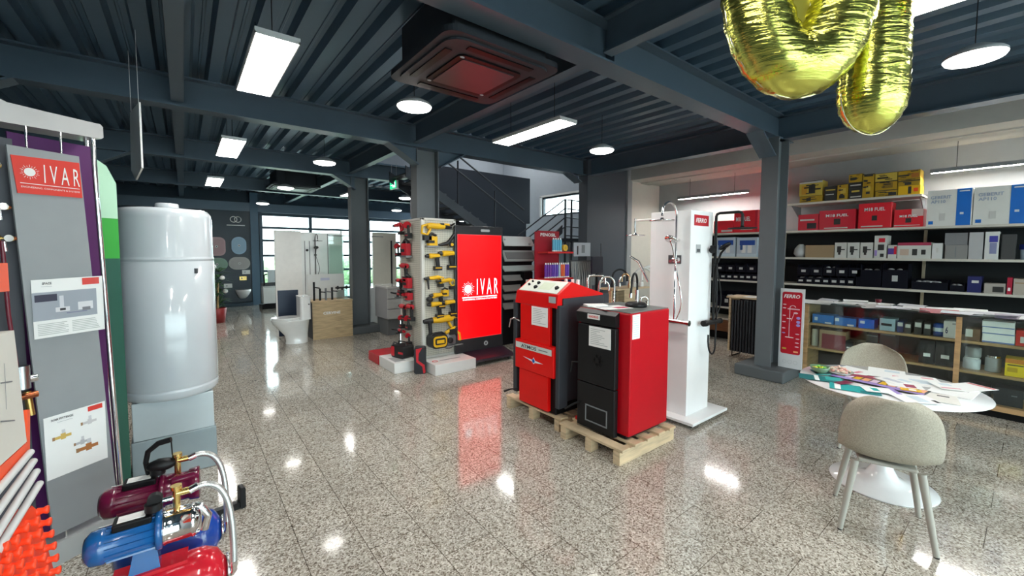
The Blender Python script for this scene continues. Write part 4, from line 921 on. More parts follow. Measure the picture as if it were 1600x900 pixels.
def capsule(hw, zt, zb):
    b = MB(); seg, n = 24, 50; vs = []; fs = []
    for i in range(n+1):
        t_ = i/n; z = zb+(zt-zb)*t_
        e = min(1, (z-zb)/(hw*1.3)); e2 = min(1, (zt-z)/(hw*1.3))
        w = hw*math.sqrt(max(0, 1-(1-e)**2))*math.sqrt(max(0, 1-(1-e2)**2))*(0.93+0.07*math.cos(t_*3))
        for k in range(seg):
            q = 2*PI*k/seg; wr = 1+0.03*math.sin(z*150+2*math.sin(2*q))*abs(math.cos(q))
            vs.append((w*math.cos(q)*wr, 0.8*w*math.sin(q)*wr, z))
    for i in range(n):
        for k in range(seg): fs.append((i*seg+k, i*seg+(k+1) % seg, (i+1)*seg+(k+1) % seg, (i+1)*seg+k))
    return b.add(vs, fs, FOIL, True)
capsule(0.112, 0.46, -0.40).obj('balloon_body', t)
b = MB().tube([(0.113*math.cos(a), 0, -0.255+0.147*math.sin(a)) for a in [PI+PI*k/24 for k in range(25)]]+[(0.113, 0, 0.30)], 0.0022, GE_, 6).obj('seam', t)
MB().cyl((0, 0, 0.455), (0, 0, ZD-c1.z-0.001), 0.0012, WHITE, seg=6).obj('string', t)
# ================================================================ display stand with hanging grey panel
SO = Vector((-0.51, 3.07, 0)); SA = 34
SM = Matrix.Translation(SO) @ Matrix.Rotation(R(SA), 4, 'Z')
t = thing('display_stand', 'open display stand with silver top beam chrome poles and a hanging grey panel', 'display stand', SO, SA)
SIL = mat((0.58, 0.58, 0.58), 0.3, 0.3); PGREY = mat((0.30, 0.32, 0.33), 0.55)
b = MB()
prof = [(-0.75, 2.52), (-0.45, 2.42), (-0.25, 2.33), (-0.135, 2.285), (0.0, 2.283), (0.215, 2.283), (0.225, 2.27), (0.225, 2.215), (0.215, 2.205), (0.0, 2.197), (-0.16, 2.19), (-0.45, 2.25), (-0.75, 2.34)]
b.prism(prof, 0.0, 0.16, SIL); b.obj('top_beam', t, bevel=0.004)
for x0, x1, y, r in ((0.190, 0.238, 0.03, 0.012), (0.205, 0.262, 0.11, 0.010), (-0.60, -0.60, 0.12, 0.012)):
    MB().cyl((x0, y, 2.21), (x1, y, 0.07), r, CHROME, seg=16).obj('pole', t)
b = MB().hexa([(-0.072, 0.0, 0.15), (0.20, 0.0, 0.15), (0.20, 0.012, 0.15), (-0.072, 0.012, 0.15), (-0.144, 0.0, 2.09), (0.116, 0.0, 2.09), (0.116, 0.012, 2.09), (-0.144, 0.012, 2.09)], PGREY); pn = b.obj('hanging_panel', t)
for x, z0, z1 in ((-0.075, 2.09, 2.21), (0.05, 2.09, 2.21), (-0.02, 0.09, 0.16), (0.13, 0.09, 0.16)): MB().cyl((x, 0.006, z0-0.01), (x, 0.006, z1), 0.005, CHROME, seg=8).obj('hanging_rod', t)
IVR = mat((0.72, 0.045, 0.03), 0.4)
b = MB().hexa([(-0.120, -0.006, 1.87), (0.118, -0.006, 1.875), (0.118, -0.001, 1.875), (-0.120, -0.001, 1.87), (-0.135, -0.006, 2.045), (0.112, -0.006, 2.055), (0.112, -0.001, 2.055), (-0.135, -0.001, 2.045)], IVR)
sunlogo(b, -0.075, 1.975, 0.020, -0.0065, WHITE); b.text('IVAR', 0.088, (0.042, -0.0065, 1.975), WHITE, w=0.135, bold=0.0, sp=1.6)
b.box((-0.11, -0.0072, 1.918), (0.108, -0.0065, 1.921), WHITE); b.text('ENGINEERING, COMPONENTS & SYSTEMS', 0.009, (0.0, -0.0065, 1.902), WHITE, w=0.215); b.obj('name_plate', pn)
b = MB().box((-0.10, 0.10, 0.10), (0.24, 0.11, 2.17), mat((0.10, 0.015, 0.12), 0.5)); b.obj('purple_back_panel', t)
b = MB().prism([(-0.75, 0.0), (0.30, 0.0), (0.30, 0.10), (0.26, 0.115), (-0.75, 0.115)], -0.02, 0.14, mat((0.55, 0.58, 0.58), 0.35, 0.2)); b.obj('base_rail', t, bevel=0.015)
def leaflet(label, x0, x1, z0, z1, y, lift, kind):
    t = thing('wall_leaflet', label, 'leaflet', SM @ Vector(((x0+x1)/2, y, z0)), SA)
    w, h = (x1-x0)/2, z1-z0
    b = MB(); n = 10; vs = []
    for i in range(n+1):
        for k in range(n+1):
            u = -w+2*w*k/n; v = h*i/n
            vs.append((u*1.0-(0.0), -lift*math.sin(PI*k/n)*0.3-lift*(k/n)**3, v+0.03*h*(k/n)))
    fs = [(i*(n+1)+k, i*(n+1)+k+1, (i+1)*(n+1)+k+1, (i+1)*(n+1)+k) for i in range(n) for k in range(n)]
    b.add(vs, fs, PAPER, True); b.obj('sheet', t)
    def Y(u): k = (u+w)/(2*w); return -lift*math.sin(PI*k)*0.3-lift*k**3-0.0012
    def Z(u, v): return v*h+0.03*h*((u+w)/(2*w))
    def patch(b, u0, v0, u1, v1, m, o=0.0):
        a0, a1 = -w+2*w*u0, -w+2*w*u1; m_ = 6
        vs = []; fs = []
        for k in range(m_+1):
            a = a0+(a1-a0)*k/m_; vs += [(a, Y(a)-o, Z(a, v0)), (a, Y(a)-o, Z(a, v1))]
        for k in range(m_): fs.append((2*k, 2*k+2, 2*k+3, 2*k+1))
        b.add(vs, fs, m)
    b = MB(); patch(b, 0.70, 0.86 if kind == 1 else 0.90, 0.95, 0.98, IVR); b.obj('logo_patch', t)
    b = MB()
    if kind == 1:
        PH = mat((0.34, 0.37, 0.42), 0.5)
        patch(b, 0.0, 0.30, 0.9, 0.78, PH); patch(b, 0.03, 0.62, 0.33, 0.74, mat((0.03, 0.03, 0.06), 0.5), 0.0006); patch(b, 0.30, 0.42, 0.50, 0.50, mat((0.7, 0.7, 0.72), 0.4), 0.0006); patch(b, 0.36, 0.50, 0.42, 0.70, mat((0.65, 0.66, 0.7), 0.4), 0.0006); patch(b, 0.36, 0.44, 0.44, 0.48, INK, 0.0012); patch(b, 0.62, 0.42, 0.84, 0.56, mat((0.72, 0.72, 0.74), 0.4), 0.0006); patch(b, 0.68, 0.40, 0.80, 0.46, mat((0.2, 0.2, 0.22), 0.4), 0.0012); patch(b, 0.45, 0.38, 0.75, 0.395, mat((0.2, 0.2, 0.3), 0.4), 0.0012)
        for c_ in (0.05, 0.52):
            for r_ in range(7): patch(b, c_, 0.05+0.03*r_, c_+random.uniform(0.34, 0.42), 0.062+0.03*r_, mat((0.5, 0.52, 0.5), 0.6), 0.0006)
    else:
        for cx_, cz_, s_, cm in ((0.28, 0.62, 1.0, mat((0.65, 0.45, 0.12), 0.35)), (0.72, 0.72, 0.9, mat((0.62, 0.60, 0.60), 0.3)), (0.58, 0.42, 0.85, mat((0.5, 0.5, 0.52), 0.3)), (0.68, 0.30, 1.25, mat((0.45, 0.17, 0.05), 0.35))):
            patch(b, cx_-0.13*s_, cz_-0.015*s_, cx_+0.13*s_, cz_+0.03*s_, cm); patch(b, cx_-0.04*s_, cz_-0.035*s_, cx_+0.04*s_, cz_+0.06*s_, cm, 0.0006); patch(b, cx_-0.02*s_, cz_+0.06*s_, cx_+0.035*s_, cz_+0.12*s_, mat((0.66, 0.66, 0.68), 0.25), 0.0006); patch(b, cx_-0.17*s_, cz_-0.02*s_, cx_-0.13*s_, cz_+0.035*s_, mat((0.35, 0.2, 0.1), 0.35), 0.0006)
    b.obj('printed_picture', t)
    b = MB(); b.T = Matrix.Translation((0, 0, 0))
    cx_ = -w+2*w*(0.20 if kind == 1 else 0.28); b.text('SPACE' if kind == 1 else 'IVAR FITTINGS', 0.011, (cx_, Y(cx_)-0.001, Z(cx_, 0.93)), INK, w=0.035 if kind == 1 else 0.085, bold=0.02)
    b.box((cx_-0.02, Y(cx_)-0.001, Z(cx_, 0.875)), (cx_+0.04, Y(cx_)-0.0004, Z(cx_, 0.88)), GREYP); b.obj('heading', t)
    return t
leaflet('curled white leaflet with grey photo of fittings stuck on the grey panel', -0.095, 0.165, 1.165, 1.455, -0.004, 0.035, 1)
leaflet('white leaflet with brass and copper fittings low on the grey panel', -0.082, 0.160, 0.445, 0.765, -0.004, 0.010, 2)
# green leaflet holder behind the chrome pole
t = thing('green_banner', 'pale to dark green rounded banner panel between the chrome pole and the tank', 'banner', SM @ Vector((0.30, 0.35, 0)), SA)
b = MB().prism([(0.0, 1.80), (0.165, 1.80), (0.165, 2.02), (0.12, 2.12), (0.06, 2.16), (0.0, 2.17)], 0, 0.01, mat((0.42, 0.68, 0.50), 0.4)); b.obj('header', t)
MB().box((0.0, 0, 1.55), (0.165, 0.01, 1.80), mat((0.04, 0.36, 0.05), 0.4)).obj('green_band', t); MB().box((0.0, 0, 0.0), (0.165, 0.01, 1.55), mat((0.02, 0.10, 0.07), 0.4)).obj('lower_panel', t)

# ---------------------------------------------------------------- left board with copper pipes and valves
t = thing('pipe_board', 'dark grey demonstration board with copper pipes and brass valves at the picture edge', 'display board', SM @ Vector((-0.12, 0.06, 0)), SA)
MB().box((-0.50, 0.0, 0.12), (0.02, 0.02, 2.13), mat((0.085, 0.09, 0.105), 0.5)).obj('board', t)
COP = mat((0.45, 0.14, 0.06), 0.28, 0.9)
b = MB().tube([(-0.40, -0.05, 1.80), (-0.02, -0.05, 1.80)], 0.008, COP).tube([(-0.40, -0.05, 1.655), (-0.01, -0.05, 1.655)], 0.010, COP); b.obj('copper_pipe', t)
MB().tube([(-0.055, -0.05, 1.65), (-0.05, -0.05, 1.30), (-0.035, -0.05, 1.05)], 0.008, mat((0.16, 0.015, 0.03), 0.3)).obj('riser_pipe', t)
for x, z in ((-0.06, 1.80), (-0.05, 1.655), (-0.075, 1.99)):
    v = MB().cyl((x, -0.03, z), (x, -0.095, z), 0.016, CHROME).cyl((x-0.03, -0.05, z), (x+0.03, -0.05, z), 0.014, BRASS).obj('valve', t)
    MB().cyl((x, -0.05, z), (x+0.005, -0.05, z-0.06), 0.008, CHROME).obj('lever', v)
b = MB().cyl((-0.03, -0.07, 1.05), (-0.03, -0.07, 0.94), 0.03, STEELM).cyl((-0.03, -0.07, 0.98), (0.02, -0.07, 0.98), 0.02, CHROME).cyl((-0.01, -0.06, 0.92), (0.0, -0.06, 0.80), 0.014, BRASS).cyl((-0.04, -0.07, 0.90), (0.02, -0.07, 0.90), 0.016, COP); b.obj('mixing_unit', t)

# ---------------------------------------------------------------- white and orange underfloor heating sample
def L3(px, py, X=-0.42, dx=0.0):
    q = atx(px, py, X); return Vector((q.x+dx, q.y, q.z))
t = thing('heating_sample', 'white carton sample box with orange edging at the picture edge', 'sample box', (-0.42, 1.9, 0), 0)
def poly(pts, th, m):       # polygon in the plane x = 0 of the thing, thickened to -x
    b = MB(); P = [(p.y-1.9, p.z) for p in pts]; b.prism(P, -th, 0.0, m, 'x'); return b
poly([L3(-60, 535), L3(0, 522), L3(22, 516), L3(42, 690), L3(0, 728), L3(-60, 790)], 0.12, mat((0.72, 0.72, 0.66), 0.5)).obj('carton', t)
b = poly([L3(-60, 792), L3(0, 730), L3(42, 692), L3(43, 640), L3(47, 640), L3(47, 706), L3(0, 758), L3(-60, 822)], 0.125, ORANGE); b.obj('orange_edge', t)
poly([L3(-60, 412), L3(12, 411), L3(15, 455), L3(-60, 462)], 0.02, ORANGE).obj('orange_flag', t)
b = MB()
for (x0, y0, x1, y1) in ((0, 600, 18, 597), (0, 660, 22, 658), (5, 570, 8, 640)):
    p, q = L3(x0, y0), L3(x1, y1); b.slab([(0.002, p.y-1.9, p.z), (0.002, q.y-1.9, q.z), (0.002, q.y-1.9, q.z+0.004), (0.002, p.y-1.9, p.z+0.004)], 0.001, MGREY)
b.obj('printed_lines', t)
MB().box((-0.14, -1.2, 0.0), (-0.122, 0.16, 1.60), mat((0.25, 0.26, 0.27), 0.5)).obj('backing_board', t)
for i, (ax, ay, bx, by) in enumerate(((-40, 800, 40, 708), (-40, 838, 45, 722), (-40, 876, 50, 738), (-40, 905, 55, 757))):
    p, q = L3(ax, ay), L3(bx, by)
    o = MB().tube([(0, p.y-q.y, p.z-q.z), (0, 0, 0)], 0.010, mat((0.70, 0.72, 0.72), 0.3), 14).obj('plastic_pipe'); o.location = (-0.41, q.y, q.z)
    tag(o, 'white plastic pipe in the fan of four, %s from the top' % ('first', 'second', 'third', 'fourth')[i], 'pipe', 'four white plastic pipes')
t = thing('studded_mat', 'bright orange studded underfloor mat at the bottom picture corner', 'studded mat', (-0.42, 1.9, 0), 0)
OR2 = mat((1.0, 0.07, 0.015), 0.4)
base = [L3(-60, 905), L3(0, 845), L3(50, 790), L3(62, 800), L3(70, 840), L3(84, 890), L3(95, 930), L3(-60, 1010)]
poly(base, 0.03, OR2).obj('sheet', t)
b = MB()
for r_ in range(6):
    for c_ in range(8):
        px, py = 58-c_*17+r_*4, 800+c_*15+r_*19+ (4 if c_ % 2 else 0)
        q = L3(px, py); b.lathe([(0.013, 0.0), (0.010, 0.014), (0.015, 0.024), (0.011, 0.028), (0, 0.028)], OR2, 8, (0.0, q.y-1.9, q.z), 'x')
o = b.obj('stud_sheet', t); o['kind'] = 'stuff'

# ================================================================ pressure pump sets
def pump(label, x, y, rz, M, TM, style):
    t = thing('pump_set', label, 'water pump', (x, y, 0), rz, 'pressure pump sets')
    PM = mat(M, 0.22, coat=0.4); TKM = mat(TM, 0.18, coat=0.5); zc = 0.43; tc = 0.155
    b = MB().lathe([(0, -0.21), (0.05, -0.205), (0.10, -0.175), (0.122, -0.13), (0.125, -0.10), (0.125, 0.10), (0.122, 0.13), (0.10, 0.175), (0.05, 0.205), (0, 0.21)], TKM, 40, (0.03, 0, tc), 'x'); b.obj('pressure_tank', t)
    MB().lathe([(0.06, 0.207), (0.065, 0.215), (0.0, 0.218)], STEELM, 24, (0.03, 0, tc), 'x').obj('tank_flange', t)
    for s in (-1, 1): MB().prism([(-0.11, 0.0), (0.11, 0.0), (0.08, 0.06), (-0.08, 0.06)], 0.03+s*0.11-0.01, 0.03+s*0.11+0.01, TKM, 'x').obj('foot', t)
    MB().box((-0.14, -0.05, tc+0.118), (0.10, 0.05, tc+0.132), TKM).obj('saddle_plate', t); MB().hexa([(-0.09, -0.035, tc+0.132), (0.01, -0.035, tc+0.132), (0.01, 0.035, tc+0.132), (-0.09, 0.035, tc+0.132), (-0.07, -0.025, zc-0.05), (0.0, -0.025, zc-0.05), (0.0, 0.025, zc-0.05), (-0.07, 0.025, zc-0.05)], PM).obj('motor_foot', t)
    b = MB().lathe([(0, -0.215), (0.045, -0.213), (0.064, -0.195), (0.067, -0.17), (0.067, -0.155), (0.062, -0.15), (0.062, 0.0), (0.0, 0.0)], PM, 36, (0, 0, zc), 'x')
    for k in range(14):
        a = R(-60+k*300/13-90+60); a = 2*PI*k/16+0.2
        c, s_ = math.cos(a), math.sin(a)
        b.add([(-0.15, 0.061*c-0.002*s_, zc+0.061*s_+0.002*c), (0.0, 0.061*c-0.002*s_, zc+0.061*s_+0.002*c), (0.0, 0.068*c, zc+0.068*s_), (-0.15, 0.068*c, zc+0.068*s_), (-0.15, 0.061*c+0.002*s_, zc+0.061*s_-0.002*c), (0.0, 0.061*c+0.002*s_, zc+0.061*s_-0.002*c)], [(0, 1, 2, 3), (4, 3, 2, 5)], PM)
    b.obj('motor', t)
    MB().lathe([(0, 0.0), (0.075, 0.0), (0.078, 0.006), (0.078, 0.02), (0.0, 0.02)], PM, 36, (0, 0, zc), 'x').obj('flange', t)
    if style == 'steel':
        b = MB().lathe([(0.066, 0.02), (0.07, 0.026), (0.066, 0.034), (0.066, 0.115), (0.07, 0.12), (0.066, 0.128), (0.05, 0.15), (0.0, 0.155)], CHROME, 36, (0, 0, zc), 'x')
        b.tube([(0.08, 0, zc+0.06), (0.15, 0, zc+0.05), (0.175, 0, zc), (0.16, 0, zc-0.06)], 0.016, CHROME, 14)
        for k in range(5): b.cyl((0.13, 0.06*math.cos(k*1.25), zc+0.06*math.sin(k*1.25)), (0.145, 0.06*math.cos(k*1.25), zc+0.06*math.sin(k*1.25)), 0.006, STEELM, seg=8)
    else:
        b = MB().lathe([(0.072, 0.02), (0.072, 0.07), (0.066, 0.075), (0.066, 0.11), (0.074, 0.115), (0.078, 0.15), (0.074, 0.155), (0.0, 0.155)], PM, 36, (0, 0, zc), 'x')
        b.tube([(0.05, -0.045, zc+0.055), (0.14, -0.045, zc+0.06)], 0.018, PM, 12)
    b.obj('pump_head', t)
    b = MB().box((-0.13, -0.04, zc+0.055), (-0.01, 0.04, zc+0.085), DBLACK); bx_ = b.obj('terminal_box', t, bevel=0.006)
    MB().box((-0.115, -0.025, zc+0.0855), (-0.03, 0.025, zc+0.087), PAPER).obj('rating_label', bx_)
    b = MB(); b.T = Matrix.Translation((-0.16, 0, zc)) @ Matrix.Rotation(R(-35), 4, 'X'); b.box((-0.015, -0.02, 0.0665), (0.03, 0.025, 0.069), PAPER); b.obj('motor_label', t)
    b = MB().cyl((0.07, 0, zc+0.06), (0.07, 0, zc+0.16), 0.013, BRASS).cyl((0.07, 0, zc+0.135), (0.12, 0, zc+0.135), 0.014, BRASS).cyl((0.07, 0, zc+0.155), (0.07, 0, zc+0.17), 0.02, BRASS).cyl((0.01, 0, zc+0.12), (0.07, 0, zc+0.12), 0.009, CHROME); b.obj('brass_tee', t)
    MB().cyl((0.0, -0.01, zc+0.13), (0.0, 0.02, zc+0.13), 0.026, BLACK).cyl((-0.005, 0.0, zc+0.09), (-0.005, 0, zc+0.12), 0.03, BLACK).obj('pressure_switch', t)
    b = MB().tube(bez((0.12, 0, zc+0.135), (0.25, 0.02, zc+0.17), (0.27, -0.02, zc+0.02), (0.262, -0.06, tc+0.05), 18), 0.0135, mat((0.55, 0.55, 0.53), 0.3, 0.6, kind='braid'), 14); b.obj('braided_hose', t)
    MB().cyl((0.115, 0, zc+0.133), (0.145, 0.002, zc+0.142), 0.0165, CHROME).tube([(0.262, -0.06, tc+0.06), (0.262, -0.063, tc+0.02), (0.255, -0.05, tc), (0.235, 0, tc)], 0.013, CHROME, 12).obj('hose_fitting', t)
    if style != 'steel':
        b = MB().tube([(-0.04, 0.03, zc+0.07), (-0.05, 0.02, zc+0.15), (-0.04, 0.02, zc+0.20), (0.0, 0.01, zc+0.235), (0.05, 0.0, zc+0.245)], [0.012, 0.011, 0.012, 0.013, 0.013], BLACK, 12); b.ell((0.01, 0.0, zc+0.13), (0.06, 0.035, 0.03), BLACK); b.cyl((0.05, 0, zc+0.24), (0.052, 0.0, zc+0.17), 0.003, BLACK, seg=8); b.obj('float_switch', t)
    return t
pump('burgundy pump with black handle on a blue tank and a braided hose', -0.13, 2.60, -4, (0.16, 0.008, 0.045), (0.01, 0.07, 0.42), 'cast')
pump('blue motor pump with chrome head on a red tank nearest the viewer', -0.13, 2.24, -2, (0.01, 0.11, 0.34), (0.62, 0.015, 0.03), 'steel')
t = thing('base_foot', 'black bar foot with upright end plate lying on the floor beyond the pumps', 'stand foot', (0.08, 3.0, 0), 10)
MB().box((-0.25, -0.02, 0.0), (0.14, 0.02, 0.04), BLACK).obj('bar', t); MB().prism(rrect(0.03, 0.13, 0.01, 3, 0.155, 0.065), -0.03, 0.03, BLACK).obj('end_plate', t)

# hanging white poster seen nearly edge on
t = thing('hanging_sign', 'white hanging sign seen edge on below the ceiling beam', 'hanging sign', (-0.28, 4.7, 2.20), 99)
MB().prism([(-0.32, 0.55), (0.28, 0.60), (0.40, 0.12), (0.10, 0.0), (-0.30, 0.05)], -0.006, 0.006, mat((0.95, 0.95, 0.93), 0.6)).obj('board', t)
for x in (-0.25, 0.25): MB().cyl((x, 0, 0.56), (x, 0, ZD-2.20), 0.002, WHITE, seg=6).obj('string', t)

# ================================================================ bathroom corner
CER = mat((0.78, 0.78, 0.76), 0.1, coat=0.5)
t = thing('toilet', 'white close coupled toilet standing on the tiles beside the wooden stand', 'toilet', (1.48, 7.98, 0), 0)    # faces -x
prof = [(0.10, -0.22, 0.15), (0.11, -0.21, 0.14), (0.12, -0.20, 0.13), (0.17, -0.10, 0.10)]
b = MB(); rows = []
for z, x0, x1, hw in ((0.0, -0.16, 0.20, 0.11), (0.05, -0.15, 0.20, 0.105), (0.15, -0.17, 0.20, 0.10), (0.25, -0.25, 0.21, 0.13), (0.34, -0.33, 0.22, 0.165), (0.40, -0.36, 0.23, 0.18), (0.415, -0.365, 0.23, 0.182)):
    row = []
    for k in range(28):
        a = 2*PI*k/28; c, s_ = math.cos(a), math.sin(a)
        xm = (x0+x1)/2; e = 0.75 if c > 0 else 1.0
        row.append((xm+(x1-x0)/2*(abs(c)**e)*(1 if c > 0 else -1), hw*s_*(1.15 if c > 0 else 1), z))
    rows.append(row)
vs = [p for r in rows for p in r]; fs = [(i*28+k, i*28+(k+1) % 28, (i+1)*28+(k+1) % 28, (i+1)*28+k) for i in range(len(rows)-1) for k in range(28)]
fs.append(tuple(range((len(rows)-1)*28, len(rows)*28)))
b.add(vs, fs, CER, True); b.obj('bowl', t)
b = MB(); pr = [(-0.10+0.27*math.cos(a)*(1 if math.cos(a) < 0 else 0.75), 0.185*math.sin(a)) for a in [2*PI*k/36 for k in range(36)]]
b.prism(pr, 0.42, 0.437, CER, 'z').obj('seat', t, bevel=0.004); MB().prism([(x*0.98, y*0.98) for x, y in pr], 0.44, 0.462, CER, 'z').obj('lid', t, bevel=0.008)
MB().prism(rrect(0.17, 0.36, 0.04, 5, 0.14, 0), 0.415, 0.79, CER, 'z').obj('cistern', t, bevel=0.01); MB().prism(rrect(0.18, 0.37, 0.04, 5, 0.14, 0), 0.79, 0.815, CER, 'z').obj('cistern_lid', t, bevel=0.006)
MB().cyl((0.19, -0.182, 0.68), (0.19, -0.187, 0.68), 0.012, INK).cyl((0.14, 0, 0.815), (0.14, 0, 0.822), 0.02, CHROME).obj('flush_button', t)
o = MB().box((-0.17, 0, 0), (0.17, 0.05, 0.86), mat((0.006, 0.018, 0.05), 0.4)).obj('navy_board'); o.location = (1.52, 8.75, 0); tag(o, 'low navy board standing behind the toilet bowl', 'board')
# wooden tap stand
t = thing('tap_stand', 'oak fronted tap display stand with white back board beside the toilet', 'display stand', (2.12, 8.02, 0), 0)
WO = mat((0.56, 0.40, 0.22), 0.5, kind='wood')
b = MB().box((-0.34, 0.0, 0.0), (0.34, 0.45, 0.66), DGREY); b.box((-0.35, -0.012, 0.0), (0.35, 0.0, 0.67), WO); b.obj('cabinet', t)
MB().box((-0.36, -0.015, 0.67), (0.36, 0.46, 0.695), WO).obj('top', t)
MB().box((-0.33, 0.42, 0.695), (0.33, 0.45, 1.16), mat((0.78, 0.78, 0.75), 0.4)).obj('back_board', t)
b = MB(); b.text('CERVINE', 0.05, (-0.02, -0.012, 0.47), WHITE, w=0.30, bold=0.03); b.obj('lettering', t)
b = MB().box((-0.1, 0.418, 1.04), (0.06, 0.4195, 1.09), mat((0.6, 0.62, 0.75), 0.5)); b.obj('board_logo', t)
for i, (x, h) in enumerate(((-0.29, 0.34), (-0.19, 0.22), (-0.09, 0.22), (0.02, 0.23))):
    f = thing('basin_tap', 'tall black basin tap at the toilet end of the stand' if i == 0 else ('short black basin tap next to the tall one', 'grey basin tap between the two short black ones', 'short black basin tap nearest the wall mixer')[i-1], 'tap', (2.12+x, 8.12, 0.697), 0, 'basin taps on the oak stand')
    m = MGREY if i == 2 else BLACK
    MB().cyl((0, 0, 0), (0, 0, h), 0.018, m).obj('body', f); MB().cyl((0, 0, h*0.72), (0.08, -0.06, h*0.68), 0.010, m).obj('spout', f)
t = thing('bath_mixer', 'black bath mixer on a small clear shelf over the oak stand', 'tap', (2.33, 8.15, 0.697), 0)
MB().box((-0.09, -0.02, 0.0), (0.09, 0.06, 0.17), glass((0.8, 0.85, 0.85), 0.6)).obj('acrylic_block', t)
MB().cyl((-0.12, 0.0, 0.215), (0.14, 0, 0.215), 0.018, BLACK).cyl((-0.10, 0, 0.20), (-0.06, 0.0, 0.23), 0.03, BLACK).cyl((0.06, 0, 0.20), (0.10, 0.0, 0.23), 0.03, BLACK).cyl((0, 0, 0.17), (0, 0, 0.20), 0.015, BLACK).obj('mixer_body', t)
# shower panels behind
SHW = mat((0.86, 0.86, 0.83), 0.25)
t = thing('shower_enclosure', 'plain white shower wall panel standing behind the toilet', 'wall panel', (1.98, 11.3, 0), 0)
MB().box((-0.28, 0, 0.02), (0.30, 0.05, 2.09), SHW).obj('board', t); MB().box((-0.32, -0.12, 0), (0.28, 0.15, 0.03), WHITE).obj('foot', t)
t = thing('shower_enclosure', 'white shower panel with two dark vertical rails behind the oak stand', 'wall panel', (2.78, 11.35, 0), 0)
MB().box((-0.49, 0.0, 0.0), (0.49, 0.05, 2.06), mat((0.84, 0.87, 0.85), 0.2)).obj('board', t)
for x in (-0.42, -0.31): MB().box((x, -0.02, 0.3), (x+0.012, 0.0, 1.85), MGREY).obj('rail', t)
MB().cyl((-0.36, -0.02, 1.62), (-0.36, 0, 1.62), 0.03, INK).obj('knob', t)
t = shower('black and chrome shower set on the white panel behind the oak stand', (2.60, 11.34, 0), 0, mat((0.06, 0.06, 0.06), 0.3), 0.11, 2.0, 0.95)
t = thing('shower_screen', 'frameless clear glass shower screen standing before the window wall', 'shower screen', (3.25, 10.9, 0), 0)
MB().box((-0.45, 0, 0.02), (0.45, 0.012, 2.0), glass((0.82, 0.92, 0.88), 0.5)).obj('pane', t); MB().box((-0.46, -0.01, 0.0), (-0.445, 0.022, 2.02), MGREY).box((0.445, -0.01, 0), (0.46, 0.022, 2.02), MGREY).obj('frame', t); MB().cyl((-0.45, 0.006, 1.98), (0.95, 0.006, 1.98), 0.012, CHROME).obj('stabiliser_bar', t)
t = thing('shower_enclosure', 'angled white glossy panel beside the near round column', 'wall panel', (3.35, 11.6, 0), 0)
MB().hexa([(-0.12, -0.2, 0), (0.10, 0.3, 0), (0.12, 0.32, 0), (-0.08, -0.22, 0), (-0.12, -0.2, 2.12), (0.10, 0.3, 2.12), (0.12, 0.32, 2.12), (-0.08, -0.22, 2.12)], mat((0.72, 0.72, 0.70), 0.2)).obj('board', t)
t = thing('shower_enclosure', 'cream panel with dark edge standing right of the navy column', 'wall panel', (4.45, 11.5, 0), 0)
MB().box((-0.32, 0, 0.0), (0.36, 0.06, 2.12), mat((0.70, 0.68, 0.60), 0.35)).obj('board', t); MB().box((0.19, -0.02, 0.1), (0.23, 0.0, 1.9), INK).obj('dark_rail', t)
# vanity drawers near the pegboard
VAN = mat((0.62, 0.62, 0.60), 0.35)
def drawers(label, x, y, w, d, z0, z1, n, rz=0, basin=False, m=VAN):
    t = thing('vanity_unit', label, 'vanity unit', (x, y, 0), rz)
    MB().box((-w/2+0.01, 0.012, z0), (w/2, d, z1), mat((0.42, 0.42, 0.43), 0.4)).obj('carcass', t)
    h = (z1-z0)/n
    for i in range(n): MB().box((-w/2, -0.008, z0+i*h+0.008), (w/2-0.005, 0.011, z0+(i+1)*h-0.012), m).obj('drawer', t, bevel=0.003)
    if z0 > 0.1: MB().box((-w/2+0.05, 0.1, 0.0), (w/2-0.05, d, z0), MGREY).obj('plinth', t)
    if basin:
        MB().prism(rrect(w+0.02, d, 0.03, 4, 0, d/2), z1, z1+0.04, CER, 'z').obj('worktop', t, bevel=0.006)
    return t
drawers('pale grey three drawer vanity unit beside the red tools', 3.12, 7.5, 0.34, 0.65, 0.32, 0.90, 3, 0, True)
t = thing('stand_basin', 'white block basin standing on the floor by the window column', 'basin', (3.05, 8.6, 0), 0)
MB().prism(rrect(0.24, 0.3, 0.05), 0.0, 0.78, CER, 'z').obj('pedestal', t, bevel=0.008)
MB().prism(rrect(0.3, 0.36, 0.06), 0.78, 0.85, CER, 'z').obj('bowl', t, bevel=0.01)
t = thing('washbasin_cabinet', 'white washbasin cabinet with mirror stand far by the window', 'vanity unit', (1.93, 13.2, 0), 0)
MB().box((-0.25, 0, 0.14), (0.25, 0.4, 0.58), WHITE).obj('cabinet', t, bevel=0.01); MB().box((-0.3, -0.1, 0.0), (0.3, 0.45, 0.10), DBLACK).box((-0.2, 0.1, 0.1), (0.2, 0.35, 0.14), DBLACK).obj('plinth', t); MB().box((-0.26, -0.01, 0.58), (0.26, 0.41, 0.62), CER).obj('basin_top', t, bevel=0.01); MB().box((-0.08, 0.38, 0.70), (0.3, 0.40, 1.05), mat((0.7, 0.75, 0.78), 0.2)).box((-0.25, 0.36, 0.62), (0.3, 0.42, 0.70), DGREY).obj('back_board', t); MB().tube([(-0.18, 0.3, 0.62), (-0.18, 0.3, 0.92), (-0.12, 0.2, 0.95)], 0.02, BLACK).obj('tap', t)
